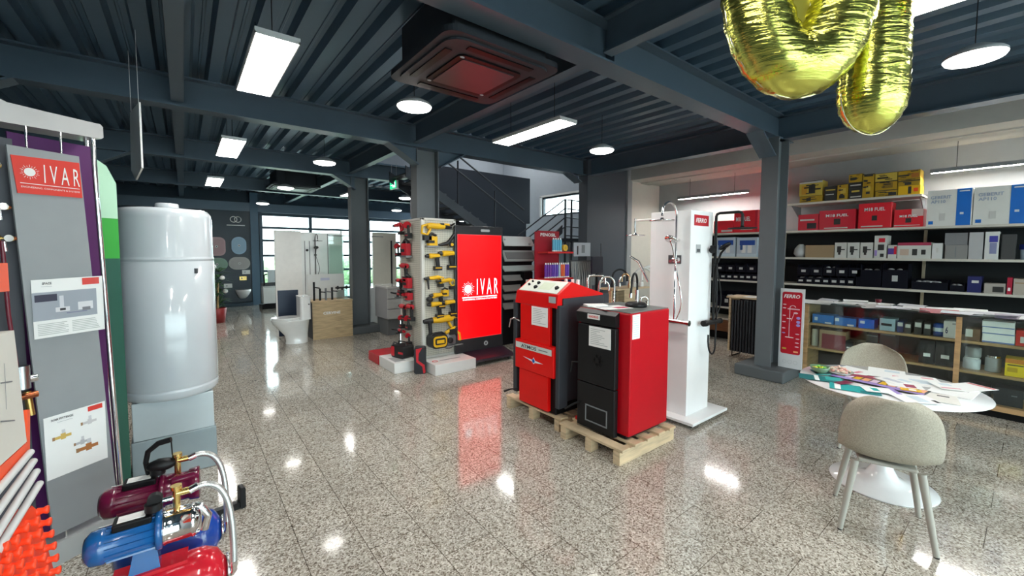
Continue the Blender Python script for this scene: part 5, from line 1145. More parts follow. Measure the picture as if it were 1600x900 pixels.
# navy wall with basins
struct(MB().box((-0.6, 14.36, 0.1), (1.55, 14.42, 2.75), mat((0.006, 0.022, 0.038), 0.4)).box((-0.6, 14.2, 0.0), (1.55, 14.42, 0.1), NAVY).obj('wall_basin_panel'))
def wbasin(label, cx, cz, w, h, r, col):
    t = thing('wall_basin', label, 'basin', (cx, 14.355, cz), 0, 'coloured basins on the navy wall')
    m = mat(col, 0.3); b = MB().prism(rrect(w, h, r, 8), -0.10, 0.0, m); b.obj('rim', t, bevel=0.02)
    MB().prism(rrect(w*0.86, h*0.84, r*0.85, 8), -0.106, -0.1005, mat(tuple(c*0.9 for c in col), 0.35)).obj('bowl', t); MB().cyl((0, -0.118, 0), (0, -0.107, 0), 0.03, WHITE).cyl((0, -0.120, 0), (0, -0.118, 0), 0.018, INK).obj('drain', t)
wbasin('dusty pink rounded square basin high on the navy wall', 0.72, 1.72, 0.42, 0.52, 0.14, (0.45, 0.25, 0.26)); wbasin('pale blue round basin under the ring logo', 1.25, 1.75, 0.36, 0.50, 0.179, (0.28, 0.45, 0.60))
wbasin('sage green oval basin low on the navy wall', 0.72, 1.22, 0.50, 0.36, 0.179, (0.15, 0.28, 0.19)); wbasin('sand coloured oval basin beside the green oval one', 1.25, 1.24, 0.52, 0.36, 0.179, (0.36, 0.34, 0.32))
o = MB().tube(arc((1.15, 14.35, 2.50), 0.08, 0, 360, 24), 0.012, WHITE, 6).tube(arc((1.25, 14.35, 2.50), 0.08, 0, 360, 24), 0.012, WHITE, 6).box((0.98, 14.345, 2.32), (1.42, 14.357, 2.345), WHITE).obj('wall_logo'); tag(o, 'interlocked ring logo in white high on the navy wall', 'logo')
for i, (x, z, w) in enumerate(((1.41, 0.98, 0.20), (1.33, 0.80, 0.18), (0.96, 0.60, 0.20))):
    o = MB().box((x-w/2, 14.335, z-0.06), (x+w/2, 14.357, z+0.06), (WHITE, BRASS, WHITE)[i]).cyl((x-0.03, 14.33, z), (x-0.03, 14.336, z), 0.02, GREYP).obj('flush_plate', None, bevel=0.004); tag(o, ('white flush plate under the sand coloured basin', 'brass flush plate under the white one', 'white flush plate above the leafy plant')[i], 'flush plate')
t = thing('wall_toilet', 'white wall hung toilet on the navy wall', 'toilet', (1.30, 14.33, 0.42), 0)
b = MB(); rows = []
for z, sx, sy in ((-0.20, 0.07, 0.10), (-0.15, 0.11, 0.20), (-0.05, 0.16, 0.42), (0.02, 0.185, 0.48), (0.05, 0.19, 0.49)):
    rows.append([(sx*math.cos(2*PI*k/24), -sy*0.5+sy*0.5*math.sin(2*PI*k/24), z) for k in range(24)])
vs = [p for r in rows for p in r]; fs = [(i*24+k, i*24+(k+1) % 24, (i+1)*24+(k+1) % 24, (i+1)*24+k) for i in range(4) for k in range(24)]+[tuple(range(24))[::-1], tuple(range(96, 120))]
b.add(vs, fs, CER, True).obj('bowl', t); MB().prism([(0.19*math.cos(2*PI*k/24), -0.25+0.24*math.sin(2*PI*k/24)) for k in range(24)], 0.055, 0.08, CER, 'z').obj('lid', t)
# plant in red pot
t = thing('potted_plant', 'leafy green plant in a dark red pot beside the navy wall', 'plant', (0.55, 11.3, 0), 0)
MB().lathe([(0, 0), (0.13, 0.0), (0.17, 0.32), (0.16, 0.33), (0.14, 0.28), (0, 0.28)], mat((0.30, 0.03, 0.03), 0.4), 28).obj('pot', t); MB().cyl((0, 0, 0.27), (0.02, 0, 0.9), 0.02, OAK).obj('stem', t)
b = MB(); lf = mat((0.05, 0.13, 0.05), 0.5, var=0.4)
for i in range(110):
    z = random.uniform(0.35, 1.35); a = random.uniform(0, 2*PI); l = random.uniform(0.18, 0.42); w = 0.03
    c = Vector((0.02, 0, z*0.9)); d = Vector((math.cos(a), math.sin(a), random.uniform(0.1, 0.8))).normalized(); s_ = d.cross(Vector((0, 0, 1))).normalized()*w
    e = c+d*l+Vector((0, 0, -0.08)); b.add([c, c+d*l*0.5+s_, e, c+d*l*0.5-s_], [(0, 1, 2, 3)], lf)
b.obj('foliage', t)
for x_, y_, z_ in ((0.1, -0.1, 1.0), (0.15, -0.05, 0.7), (-0.05, -0.15, 1.25)): MB().ell((x_, y_, z_), (0.05, 0.04, 0.05), WHITE, 10, 7).obj('flower', t)

# ================================================================ stairs
ST = mat((0.035, 0.04, 0.05), 0.45); ST2 = mat((0.10, 0.11, 0.125), 0.4)
t = thing('staircase', 'dark steel staircase rising behind the red screen toward the middle column', 'staircase', (0, 0, 0), 0)
b = MB(); b.slab([(3.2, 7.2, 3.15), (5.9, 7.2, 1.62), (5.9, 7.2, 1.42), (3.2, 7.2, 2.95)], 0.03, ST2); b.obj('stringer', t)
b = MB(); b.slab([(3.2, 8.0-0.05, 3.15), (5.9, 8.0-0.05, 1.62), (5.9, 7.95, 1.42), (3.2, 7.95, 2.95)], 0.03, ST); b.obj('stringer', t)
for i in range(14): MB().box((3.25+i*0.19, 7.24, 3.02-i*0.108), (3.50+i*0.19, 7.92, 3.05-i*0.108), ST2).obj('tread', t)
for off in (0.55, 0.85): MB().cyl((3.2, 7.19, 3.05+off+0.2), (6.0, 7.19, 1.48+off+0.2), 0.018, ST2, seg=8).obj('handrail', t)
for x in (3.4, 4.3, 5.2): MB().cyl((x, 7.19, 3.08-(x-3.2)*0.56), (x, 7.19, 4.0-(x-3.2)*0.56), 0.018, ST, seg=8).obj('baluster', t)
t = thing('stair_railing', 'dark railing of the upper flight and landing before the bright hall window', 'railing', (0, 0, 0), 0)
b = MB().slab([(5.9, 7.3, 1.25), (7.3, 7.3, 2.25), (7.3, 7.3, 2.05), (5.9, 7.3, 1.05)], 0.03, ST); b.obj('stringer', t)
for off in (0.0, 0.25, 0.5, 0.75): MB().cyl((5.9, 7.28, 1.95-off*0.9), (7.38, 7.28, 2.88-off*0.9), 0.016, ST, seg=8).obj('handrail', t)
for z in (2.88, 2.66, 2.44, 2.22, 2.0): MB().cyl((7.38, 7.28, z), (8.29, 7.28, z-0.02), 0.014, ST, seg=8).obj('rail_bar', t)
for x, z0, z1 in ((7.40, 0.0, 2.88), (7.62, 0.0, 2.90), (6.1, 0.0, 2.0)): MB().cyl((x, 7.28, z0), (x, 7.28, z1), 0.028, ST, seg=10).obj('post', t)
MB().box((7.38, 7.25, 1.85), (8.28, 8.6, 1.93), ST).obj('landing', t)
# ================================================================ stock shelves
ORD = ('first', 'second', 'third', 'fourth', 'fifth', 'sixth', 'seventh', 'eighth', 'ninth', 'tenth', 'eleventh')
SHX = 7.78
CRE = mat((0.66, 0.62, 0.54), 0.45); SHB = mat((0.016, 0.019, 0.020), 0.7, spec=0.2)
def wthing(name, label, cat, loc): return thing(name, label, cat, loc, 0)
def wm(loc):
    b = MB(); b.T = Matrix.Translation(-Vector(loc)); return b
LO = (8.0, 1.2, 0)
t = wthing('shelving_unit', 'long wall shelving with cream edged boards and black back panels', 'shelves', LO)
ZS = [0.10, 0.39, 0.60, 1.10, 1.52, 1.95, 2.39]
wm(LO).box((8.26, -2.0, 0.0), (8.29, 4.25, 1.95), SHB).obj('back_panel', t)
for z in ZS[1:6]:
    wm(LO).box((SHX, -2.0, z-0.032), (8.25, 4.2, z-0.001), CRE).obj('shelf_board', t)
wm(LO).box((SHX, 1.02, ZS[6]-0.032), (8.25, 2.60, ZS[6]-0.001), CRE).obj('shelf_board', t)
for y in (4.2, 2.75, 1.0, -0.75): wm(LO).box((8.20, y, 0.0), (8.25, y+0.03, 1.92), mat((0.45, 0.38, 0.26), 0.5)).obj('upright', t)
for y in (1.04, 2.55): wm(LO).prism([(SHX+0.05, ZS[6]-0.034), (8.25, ZS[6]-0.034), (8.25, ZS[6]-0.25)], y, y+0.01, MGREY).obj('bracket', t)
wm(LO).box((SHX-0.01, 3.0, 0.14), (SHX+0.02, 4.2, 0.355), mat((0.20, 0.08, 0.03), 0.45, kind='wood')).obj('drawer_front', t)
wm(LO).box((SHX+0.04, -2, 0.0), (8.2, 4.2, 0.12), DBLACK).obj('kick_board', t)

def carton(name, label, cat, x0, x1, yt, zs, m, X=SHX+0.02, depth=0.26, det=(), txt=(), grp=None, ym=None, bev=0.0, zb=None):
    ym = ym if ym is not None else yt+12
    ya = atx(x0, ym, X).y; yb = atx(x1, ym, X).y; zt = atx((x0+x1)/2, yt, X).z
    w = ya-yb-0.004; h = max(0.02, zt-zs)
    b = MB().box((-w/2, 0, 0), (w/2, depth, h), m)
    tg = thing(name, label, cat, (X, (ya+yb)/2, zs), -90, grp) if (det or txt) else None
    if tg is None:
        o = b.obj(name, None, bevel=bev); o.location = (X, (ya+yb)/2, zs); o.rotation_euler = (0, 0, -PI/2); tag(o, label, cat, grp); return o
    b.obj('body', tg, bevel=bev)
    c = MB()
    if name == 'tool_carton' and m in (YB1, YB2):
        rr = random.Random(int(x0*7+yt)); det = list(det)+[(a_, v_, min(0.97, a_+rr.uniform(0.12, 0.35)), v_+rr.uniform(0.04, 0.10), KB) for a_, v_ in [(rr.uniform(0.03, 0.6), rr.uniform(0.08, 0.85)) for _ in range(6)]]+[(0.0, 0.97, 1.0, 1.0, KB)]
    for k, (u0, v0, u1, v1, mm) in enumerate(det): c.box((-w/2+u0*w, -0.0015-0.0004*k, v0*h), (-w/2+u1*w, 0.0, v1*h), mm)
    for (s, u, v, hh, ww, mm) in txt: c.text(s, hh*h, (-w/2+u*w, -0.0035, v*h), mm, w=ww*w, bold=0.02)
    c.obj('printed_front', tg)
    return tg
YB1 = mat((0.48, 0.29, 0.015), 0.5); YB2 = mat((0.58, 0.42, 0.06), 0.5); KB = mat((0.03, 0.03, 0.028), 0.5); CARD = mat((0.36, 0.25, 0.14), 0.7); CW = mat((0.62, 0.61, 0.57), 0.5); BX = mat((0.0, 0.16, 0.62), 0.4)
Z6, Z5, Z4, Z3, Z2 = ZS[6], ZS[5], ZS[4], ZS[3], ZS[2]
g = 'yellow and black tool cartons on the top shelf'
def zt(x, y, X=SHX+0.02): return atx(x, y, X).z
def stackbox(name, lab, cat, x0, x1, ys, m_list, zs, grp):
    """boxes stacked from the shelf up; ys: pixel heights of the tops from the lowest to the highest"""
    z = zs
    for i, y in enumerate(ys):
        m, det = m_list[i % len(m_list)]
        carton(name, lab[i], cat, x0, x1, y, z, m, det=det, grp=grp); z = zt((x0+x1)/2, y)+0.002
PIC = (0.15, 0.2, 0.5, 0.8, KB); PIC2 = (0.6, 0.3, 0.85, 0.7, KB)
stackbox('tool_carton', ['yellow flat carton lowest in the stack touching the pillar side', 'cream and yellow carton with a tool picture beside the pillar'], 'carton', 1249, 1285, (306, 283), [(YB1, [(0.3, 0.2, 0.5, 0.7, KB)]), (YB2, [(0.0, 0.85, 1, 1, CW), (0.1, 0.1, 0.35, 0.7, mat((0.6, 0.3, 0.03), 0.5)), (0.42, 0.15, 0.7, 0.75, KB)])], Z6, g)
carton('tool_carton', 'black carton with pale stripes standing alone on the top shelf', 'carton', 1288, 1307, 291, Z6, KB, det=[(0.1, 0.7, 0.9, 0.78, YB2), (0.1, 0.4, 0.8, 0.46, CW)], grp=g)
carton('tool_carton', 'yellow upright carton right of the black striped one', 'carton', 1308, 1325, 288, Z6, YB1, det=[(0.3, 0.4, 0.8, 0.75, YB2), (0.2, 0.1, 0.7, 0.3, KB)], grp=g)
stackbox('tool_carton', ['black flat carton lowest of the stack of four', 'black flat carton second of the stack of four', 'black flat carton third of the stack of four', 'black and yellow flat carton topmost of the stack of four'], 'carton', 1326, 1347, (303, 294, 285, 272), [(KB, [(0.1, 0.3, 0.9, 0.55, CW)]), (KB, [(0.2, 0.3, 0.8, 0.6, YB2)]), (KB, [(0.1, 0.4, 0.9, 0.6, CW)]), (YB1, [(0.1, 0.3, 0.6, 0.6, KB)])], Z6, g)
carton('tool_carton', 'plain yellow upright carton between the two tall stacks', 'carton', 1348, 1366, 272, Z6, YB1, det=[(0.1, 0.9, 0.9, 0.97, KB), (0.3, 0.3, 0.7, 0.5, YB2)], grp=g)
stackbox('tool_carton', ['yellow wide carton lowest of the middle stack', 'yellow wide carton with black picture in the middle stack', 'yellow wide carton topmost of the middle stack'], 'carton', 1367, 1402, (297, 283, 270), [(YB1, [(0.6, 0.1, 0.95, 0.6, KB), (0, 0.9, 1, 1, KB)]), (YB1, [(0.35, 0.2, 0.8, 0.8, mat((0.25, 0.15, 0.02), 0.5)), (0, 0.9, 1, 1, KB)]), (YB2, [(0.1, 0.3, 0.6, 0.5, KB)])], Z6, g)
stackbox('tool_carton', ['bright yellow carton at the free end of the top shelf', 'dark yellow carton stacked second at the shelf end', 'brown yellow carton topmost at the shelf end'], 'carton', 1403, 1438, (290, 279, 266), [(mat((0.85, 0.50, 0.01), 0.5), [(0.45, 0.1, 0.6, 0.9, KB), (0.7, 0.3, 0.9, 0.7, ORANGE)]), (YB1, [(0.0, 0.6, 1, 0.75, KB), (0.3, 0.1, 0.6, 0.5, KB)]), (YB1, [(0.0, 0.3, 0.5, 0.5, KB), (0.6, 0.1, 0.95, 0.6, mat((0.45, 0.16, 0.03), 0.5))])], Z6, g)
g = 'red tool cartons on the second shelf'
RB = mat((0.62, 0.008, 0.03), 0.35); RB2 = mat((0.80, 0.015, 0.03), 0.35)
FT = lambda v=0.72: [('M18 FUEL', 0.5, v, 0.14, 0.62, WHITE)]
carton('tool_carton', 'dark red carton with slanted script half behind the pillar', 'carton', 1247, 1279, 335, Z5, RB, det=[(0.45, 0.1, 0.9, 0.45, INK), (0.1, 0.6, 0.8, 0.7, CW)], grp=g)
carton('tool_carton', 'wide red carton with white lettering left of the bright one', 'carton', 1280, 1337, 328, Z5, RB, det=[(0.42, 0.25, 0.6, 0.55, KB), (0.15, 0.05, 0.8, 0.10, CW)], txt=FT(), grp=g)
carton('tool_case', 'bright red carton tallest on the second shelf with white lettering', 'carton', 1341, 1394, 317, Z5, RB2, det=[(0.42, 0.3, 0.58, 0.5, KB), (0.1, 0.05, 0.75, 0.10, CW)], txt=FT(0.75), grp=g, bev=0.008)
carton('tool_carton', 'bright red carton with a white corner beside the cistern boxes', 'carton', 1397, 1443, 327, Z5, RB2, det=[(0.6, 0.6, 1.0, 1.0, mat((0.75, 0.55, 0.5), 0.5)), (0.4, 0.25, 0.6, 0.5, KB), (0.0, 0.08, 0.9, 0.12, CW)], txt=FT(0.62), grp=g)
carton('tool_carton', 'low bright red carton at the left end beyond the black shower', 'carton', 1115, 1146, 345, Z5, RB2, det=[(0.4, 0.1, 0.95, 0.25, CW)], grp=g)
carton('tool_carton', 'tall bright red carton seen through the black shower arm', 'carton', 1147, 1184, 329, Z5, RB2, det=[(0.9, 0, 1, 1, RB), (0.3, 0.12, 0.8, 0.2, CW)], txt=[('M18 FUEL', 0.4, 0.62, 0.2, 0.62, WHITE)], grp=g)
g = 'white and blue cistern cartons'
for i, (x0, x1, yt_, lb) in enumerate(((1449, 1521, 296, 'white and blue cistern carton beside the red cartons'), (1522, 1612, 290, 'white and blue cistern carton cut by the picture edge'))):
    b1, b2 = (0.66, 0.97)
    carton('cistern_carton', lb, 'carton', x0, x1, yt_, Z5, mat((0.80, 0.79, 0.74), 0.5), depth=0.18, det=[(b1, 0, b2, 1, BX), (b1+0.05, 0.92, b1+0.27, 0.95, WHITE), (b1+0.08, 0.3, b1+0.16, 0.36, LBL), (0.05, 0.05, 0.16, 0.14, BX), (0.3, 0.15, 0.42, 0.35, CW)], txt=[('GEBERIT', 0.31, 0.80, 0.09, 0.46, mat((0.35, 0.42, 0.55), 0.5)), ('AP110', 0.25, 0.68, 0.09, 0.33, mat((0.35, 0.42, 0.55), 0.5))], grp=g)
# shelf Z4
g = 'small cartons on the third shelf'
carton('cardboard_box', 'plain brown cardboard box on the third shelf', 'carton', 1258, 1303, 383, Z4, CARD, grp=g)
o = MB().lathe([(0, 0), (0.06, 0.0), (0.10, 0.06), (0.085, 0.14), (0.05, 0.19), (0.03, 0.21), (0, 0.21)], mat((0.55, 0.56, 0.56), 0.25), 14).obj('plastic_bag'); o.location = (SHX+0.12, 2.42, Z4); tag(o, 'clear plastic bag of white parts next to the pillar', 'bag')
VB = mat((0.66, 0.65, 0.60), 0.5)
for i, (x0, x1) in enumerate(((1304, 1323), (1324, 1343), (1344, 1364))): carton('valve_carton', ('white valve carton touching the cardboard box', 'white valve carton in the middle of three', 'white valve carton next to the upright carton')[i], 'carton', x0, x1, 379, Z4, VB, det=[(0.2, 0.35, 0.55, 0.75, KB), (0.5, 0.5, 0.85, 0.58, KB), (0.3, 0.2, 0.5, 0.35, KB)], grp=g)
carton('valve_carton', 'upright white and pink carton with dark valve pictures', 'carton', 1366, 1386, 368, Z4, VB, det=[(0.35, 0.7, 0.85, 0.88, RB), (0.3, 0.35, 0.8, 0.6, KB), (0.05, 0.1, 0.25, 0.35, PURP), (0.5, 0.05, 0.8, 0.2, KB)], grp=g)
carton('valve_carton', 'small carton with purple and red front', 'carton', 1387, 1401, 383, Z4, VB, det=[(0, 0.3, 1, 0.75, mat((0.1, 0.05, 0.3), 0.5)), (0.7, 0.3, 1, 0.9, RB)], grp=g)
carton('valve_carton', 'white carton with red top band and two black pictures', 'carton', 1402, 1455, 379, Z4, VB, det=[(0, 0.82, 1, 1, mat((0.4, 0.03, 0.08), 0.5)), (0.08, 0.2, 0.35, 0.6, mat((0.6, 0.45, 0.35), 0.5)), (0.45, 0.2, 0.6, 0.6, KB), (0.72, 0.25, 0.85, 0.55, KB)], grp=g)
carton('valve_carton', 'plain white carton with faint drawing right of the red banded one', 'carton', 1456, 1473, 380, Z4, mat((0.7, 0.7, 0.68), 0.5), det=[(0.4, 0.4, 0.6, 0.7, CW)], grp=g)
carton('grey_carton', 'grey mottled carton lower of a pair', 'carton', 1476, 1512, 383, Z4, mat((0.27, 0.26, 0.25), 0.7), det=[(0.45, 0.1, 0.5, 0.9, MGREY)], grp=g)
carton('grey_carton', 'grey mottled carton stacked upper of a pair', 'carton', 1476, 1512, 364, zt(1494, 383)+0.002, mat((0.22, 0.22, 0.23), 0.7), det=[(0.45, 0.1, 0.5, 0.9, MGREY)], grp=g)
carton('white_carton', 'plain silver white upright carton', 'carton', 1514, 1537, 363, Z4, mat((0.48, 0.48, 0.48), 0.45), grp=g)
carton('filter_carton', 'white carton with blue capped filter picture', 'carton', 1539, 1562, 362, Z4, mat((0.72, 0.72, 0.69), 0.5), det=[(0.3, 0.62, 0.9, 0.85, mat((0.05, 0.05, 0.35), 0.4)), (0.35, 0.2, 0.85, 0.6, mat((0.25, 0.27, 0.45), 0.4))], grp=g)
t = thing('water_filter', 'clear water filter housing with dark blue cap at the picture edge', 'water filter', (SHX+0.12, 0.10, Z4), 0); MB().lathe([(0, 0), (0.05, 0.0), (0.055, 0.12), (0, 0.12)], mat((0.45, 0.55, 0.65), 0.1), 20).obj('bowl', t); MB().cyl((0, 0, 0.12), (0, 0, 0.18), 0.065, mat((0.01, 0.03, 0.25), 0.3)).obj('cap', t)
carton('grey_carton', 'dark grey carton between the filter carton and the clear filter', 'carton', 1565, 1588, 366, Z4, mat((0.06, 0.06, 0.06), 0.6), grp=g)
for i, (x0, x1) in enumerate(((1117, 1149), (1151, 1183))):
    carton('filter_carton', ('double filter carton with blue caps nearer the white tower', 'double filter carton with blue caps next to the pillar')[i], 'carton', x0, x1, 371, Z4, mat((0.52, 0.60, 0.68), 0.4), det=[(0.15, 0.6, 0.9, 0.85, mat((0.01, 0.08, 0.38), 0.4)), (0.25, 0.2, 0.45, 0.6, WHITE), (0.55, 0.2, 0.75, 0.6, WHITE), (0.0, 0.0, 1.0, 0.15, LBL), (0.18, 0.35, 0.3, 0.6, mat((0.03, 0.1, 0.3), 0.4))], grp='filter cartons')
# black bins
BINM = mat((0.005, 0.006, 0.012), 0.5, spec=0.15)
def bin_(name, label, x0, x1, yt_, zs, X=SHX+0.02, depth=0.3, grp='black storage bins', lab=True, m=BINM, fill=None):
    ym = yt_+4; ya = atx(x0, ym, X).y; yb = atx(x1, ym, X).y; h = max(0.04, zt((x0+x1)/2, yt_, X)-zs); w = ya-yb-0.006
    tg = thing(name, label, 'storage bin', (X, (ya+yb)/2, zs), -90, grp)
    b = MB().box((-w/2, 0, 0), (w/2, depth, 0.004), m).box((-w/2, 0.0, 0.004), (w/2, 0.004, h*0.75), m).box((-w/2, 0.004, 0.004), (-w/2+0.004, depth, h), m).box((w/2-0.004, 0.004, 0.004), (w/2, depth, h), m).box((-w/2, depth-0.004, 0.004), (w/2, depth, h), m)
    b.obj('tub', tg)
    if lab: MB().box((-min(0.03, w*0.3), -0.002, h*0.28), (min(0.03, w*0.3), 0, h*0.52), mat((0.55, 0.55, 0.53), 0.5)).obj('label', tg)
    if fill:
        b = MB(); rr = random.Random(int(x0))
        for k in range(fill): b.ell((rr.uniform(-w*0.35, w*0.35), rr.uniform(0.03, depth*0.5), h*0.75), (0.03, 0.02, 0.018), mat((0.5, 0.5, 0.5), 0.35, 0.4), 8, 6)
        o_ = b.obj('loose_fittings', tg); o_['kind'] = 'stuff'
    return tg
n = 7
for k in range(n):
    a = 1115+k*9.9; bin_('storage_bin', 'black bin with white tag, lower row between tower and pillar, %s from tower' % ORD[k], a, a+9.7, 425, Z3, grp='small black bins between tower and pillar')
for k in range(4):
    a = 1117+k*16.5; bin_('storage_bin', 'black bin with white tag, upper row between tower and pillar, %s from tower' % ORD[k], a, a+16, 411, zt(1150, 425)+0.004, grp='upper black bins between tower and pillar')
for k in range(7):
    a = 1245+k*13; bin_('storage_bin', 'black bin with white tag, lower row past the pillar, %s from it' % ORD[k], a, a+12.7, 431, Z3, grp='lower black bins right of the pillar', fill=2 if k < 3 else 0)
for k in range(5):
    a = 1246+k*20; bin_('storage_bin', 'black bin in the upper row past the pillar, %s from the pillar' % ORD[k], a, a+19.5, 414, zt(1290, 431)+0.004, grp='upper black bins right of the pillar', fill=2 if k == 2 else 0)
bin_('storage_bin', 'large black bin with two pale bags on top above the counter', 1338, 1378, 413, Z3, fill=3, lab=False); bin_('storage_bin', 'large black bin next to the open one with loose fittings', 1379, 1420, 412, Z3, fill=3)
bin_('storage_bin', 'open black bin full of grey curved fittings', 1424, 1482, 437, Z3, fill=9, lab=False); bin_('storage_bin', 'low dark bin beside the blue box', 1484, 1508, 443, Z3, fill=3, lab=False)
carton('blue_box', 'dark blue box with white tag on the fourth shelf', 'box', 1511, 1534, 432, Z3, mat((0.015, 0.02, 0.12), 0.4), det=[(0.3, 0.6, 0.8, 0.75, CW)])
carton('device_carton', 'beige carton with a black device picture', 'carton', 1537, 1571, 443, Z3, mat((0.42, 0.38, 0.33), 0.5), det=[(0.4, 0.15, 0.92, 0.7, KB)])
carton('red_box', 'narrow red box between the device carton and the beige one', 'box', 1573, 1582, 434, Z3, mat((0.45, 0.01, 0.04), 0.4), det=[(0.2, 0.2, 0.7, 0.4, WHITE)])
carton('beige_box', 'beige box at the picture edge on the fourth shelf', 'box', 1583, 1606, 436, Z3, mat((0.46, 0.40, 0.33), 0.5), det=[(0.1, 0.7, 1, 0.78, CARD)])
bin_('storage_bin', 'large black bin low on the shelves behind the wood framed radiator', 1121, 1150, 456, Z2, fill=3); bin_('storage_bin', 'large black bin low on the shelves near the pillar', 1151, 1184, 458, Z2)

# ================================================================ glass display counter
CX0, CX1 = 6.10, 6.62; CY0, CY1 = -1.35, 1.80
LO = (6.3, 0.2, 0)
t = wthing('display_counter', 'long glass fronted display counter with light wood frame', 'display counter', LO)
OK2 = mat((0.46, 0.28, 0.13), 0.45, kind='wood')
wm(LO).box((CX0+0.05, CY0, 0.0), (CX1, CY1-0.03, 0.075), DBLACK).obj('kick_board', t)
for z0, z1, d0 in ((0.075, 0.125, 0.0), (0.395, 0.42, 0.03), (0.695, 0.72, 0.03)): wm(LO).box((CX0+d0, CY0, z0), (CX1, CY1-0.02, z1), OK2).obj('shelf_board', t)
for y in (CY1-0.04, 0.455, -0.85): wm(LO).box((CX0, y, 0.125), (CX0+0.04, y+0.04, 0.955), OK2).obj('post', t)
wm(LO).box((CX0+0.04, CY1-0.03, 0.075), (CX1, CY1, 0.955), OK2).obj('end_panel', t)
wm(LO).box((CX1-0.02, CY0, 0.125), (CX1, CY1-0.03, 0.955), mat((0.03, 0.03, 0.03), 0.6)).obj('back_panel', t)
wm(LO).box((CX0-0.01, CY0, 0.957), (CX1, CY1, 0.967), glass((0.8, 0.9, 0.88), 0.5)).obj('glass_top', t)
for a, c in ((0.50, CY1-0.05), (-0.80, 0.45)): wm(LO).box((CX0+0.012, a, 0.13), (CX0+0.018, c, 0.953), glass()).obj('glass_front', t)
CXI = CX0+0.08
def inbox(name, label, cat, x0, x1, yt_, zs, m, det=(), txt=(), grp=None, depth=0.2): return carton(name, label, cat, x0, x1, yt_, zs, m, X=CXI, depth=depth, det=det, txt=txt, grp=grp, ym=yt_+8)
g = 'boxes in the display counter'; BLU = mat((0.01, 0.17, 0.55), 0.35)
inbox('blue_box', 'flat blue box nearest the counter end', 'box', 1269, 1303, 492, 0.722, BLU, [(0.1, 0.3, 0.25, 0.7, LBL), (0.6, 0.05, 0.9, 0.2, WHITE)], grp=g)
inbox('blue_box', 'flat blue box second from the counter end', 'box', 1304, 1338, 497, 0.722, BLU, [(0.0, 0.5, 0.2, 0.9, LBL), (0.6, 0.05, 0.9, 0.25, WHITE)], grp=g)
inbox('blue_box', 'flat blue box third from the counter end', 'box', 1341, 1366, 499, 0.722, mat((0.01, 0.13, 0.62), 0.35), [(0.1, 0.5, 0.4, 0.8, LBL)], grp=g)
inbox('pale_box', 'pale blue and grey box right of the blue ones', 'box', 1374, 1399, 498, 0.722, mat((0.35, 0.48, 0.55), 0.4), [(0.1, 0.4, 0.8, 0.6, INK)], grp=g)
for i, (x0, x1, y_) in enumerate(((1401, 1412, 502), (1413, 1424, 505), (1428, 1441, 502), (1443, 1455, 505))): inbox('small_bin', ('dark blue bin with tag right of the pale box', 'dark bin with white card', 'black bin with a tilted oval tag', 'black bin before the wooden divider')[i], 'box', x0, x1, y_, 0.722, (mat((0.02, 0.03, 0.12), 0.4), KB, KB, KB)[i], [(0.1, 0.55, 0.9, 0.9, CW)], grp=g)
t2_ = thing('blue_jar', 'dark blue ribbed jar beside the white box numbered six', 'jar', (CXI+0.06, atx(1466, 510, CXI).y, 0.722), 0); MB().lathe([(0, 0), (0.045, 0), (0.045, 0.03), (0.042, 0.035), (0.046, 0.04), (0.046, 0.12), (0.03, 0.135), (0, 0.135)], mat((0.01, 0.06, 0.30), 0.25), 24).obj('body', t2_); MB().lathe([(0.047, 0.05), (0.047, 0.09)], LBL, 24).obj('label', t2_)
inbox('white_box', 'white box printed with a dark six', 'box', 1474, 1496, 502, 0.722, WHITE, [(0.65, 0.8, 0.95, 0.9, GREYP)], [('6', 0.25, 0.45, 0.4, 0.2, mat((0.02, 0.03, 0.12), 0.5))], grp=g)
inbox('grey_case', 'orange and grey case with a pale tag right of the divider', 'box', 1508, 1532, 514, 0.722, mat((0.15, 0.08, 0.04), 0.5), [(0.0, 0.3, 0.5, 0.95, CW)], grp=g)
for k, y_ in enumerate((523, 513, 503)): inbox('white_carton', ('white flat carton lowest of the blue striped stack', 'white flat carton in the middle of the blue striped stack', 'white flat carton topmost of the blue striped stack')[k], 'carton', 1534, 1586, y_, (0.722 if k == 0 else zt(1560, (523, 513, 503)[k-1], CXI)+0.001), WHITE, [(0, 0.0, 1, 0.15, mat((0.12, 0.2, 0.45), 0.4))], grp=g)
inbox('red_box', 'red box at the picture edge in the counter', 'box', 1587, 1612, 517, 0.722, mat((0.55, 0.03, 0.02), 0.4), [(0.3, 0.2, 1, 0.6, CW)], grp=g)
# lower level
o = MB().cyl((0, 0, 0), (0, 0, 0.21), 0.033, mat((0.66, 0.68, 0.60), 0.3)).obj('plastic_tube'); o.location = (CXI+0.08, atx(1270, 530, CXI).y, 0.4205); tag(o, 'pale green upright tube at the counter end', 'tube')
inbox('cardboard_box', 'brown and red cardboard box behind the counter glass', 'carton', 1280, 1322, 517, 0.4205, CARD, [(0.1, 0.0, 1, 0.8, mat((0.20, 0.02, 0.03), 0.5))], grp=g)
for i, (x0, x1, y_) in enumerate(((1318, 1334, 533), (1335, 1352, 535), (1353, 1372, 522), (1374, 1400, 520), (1436, 1461, 532), (1462, 1492, 534))): inbox('storage_bin', ('black bin with white tag and white parts', 'black bin with white tag next to the white parts', 'tall black box behind the far chair', 'tall black box next to another behind the chair', 'black bin with white tag left of the divider', 'wide black bin with white tag touching the divider')[i], 'storage bin', x0, x1, y_, 0.4205, mat((0.015, 0.02, 0.022), 0.4), [(0.3, 0.3, 0.75, 0.45, WHITE)] if i not in (2, 3) else [(0.05, 0.9, 0.95, 0.93, MGREY)], grp=g)
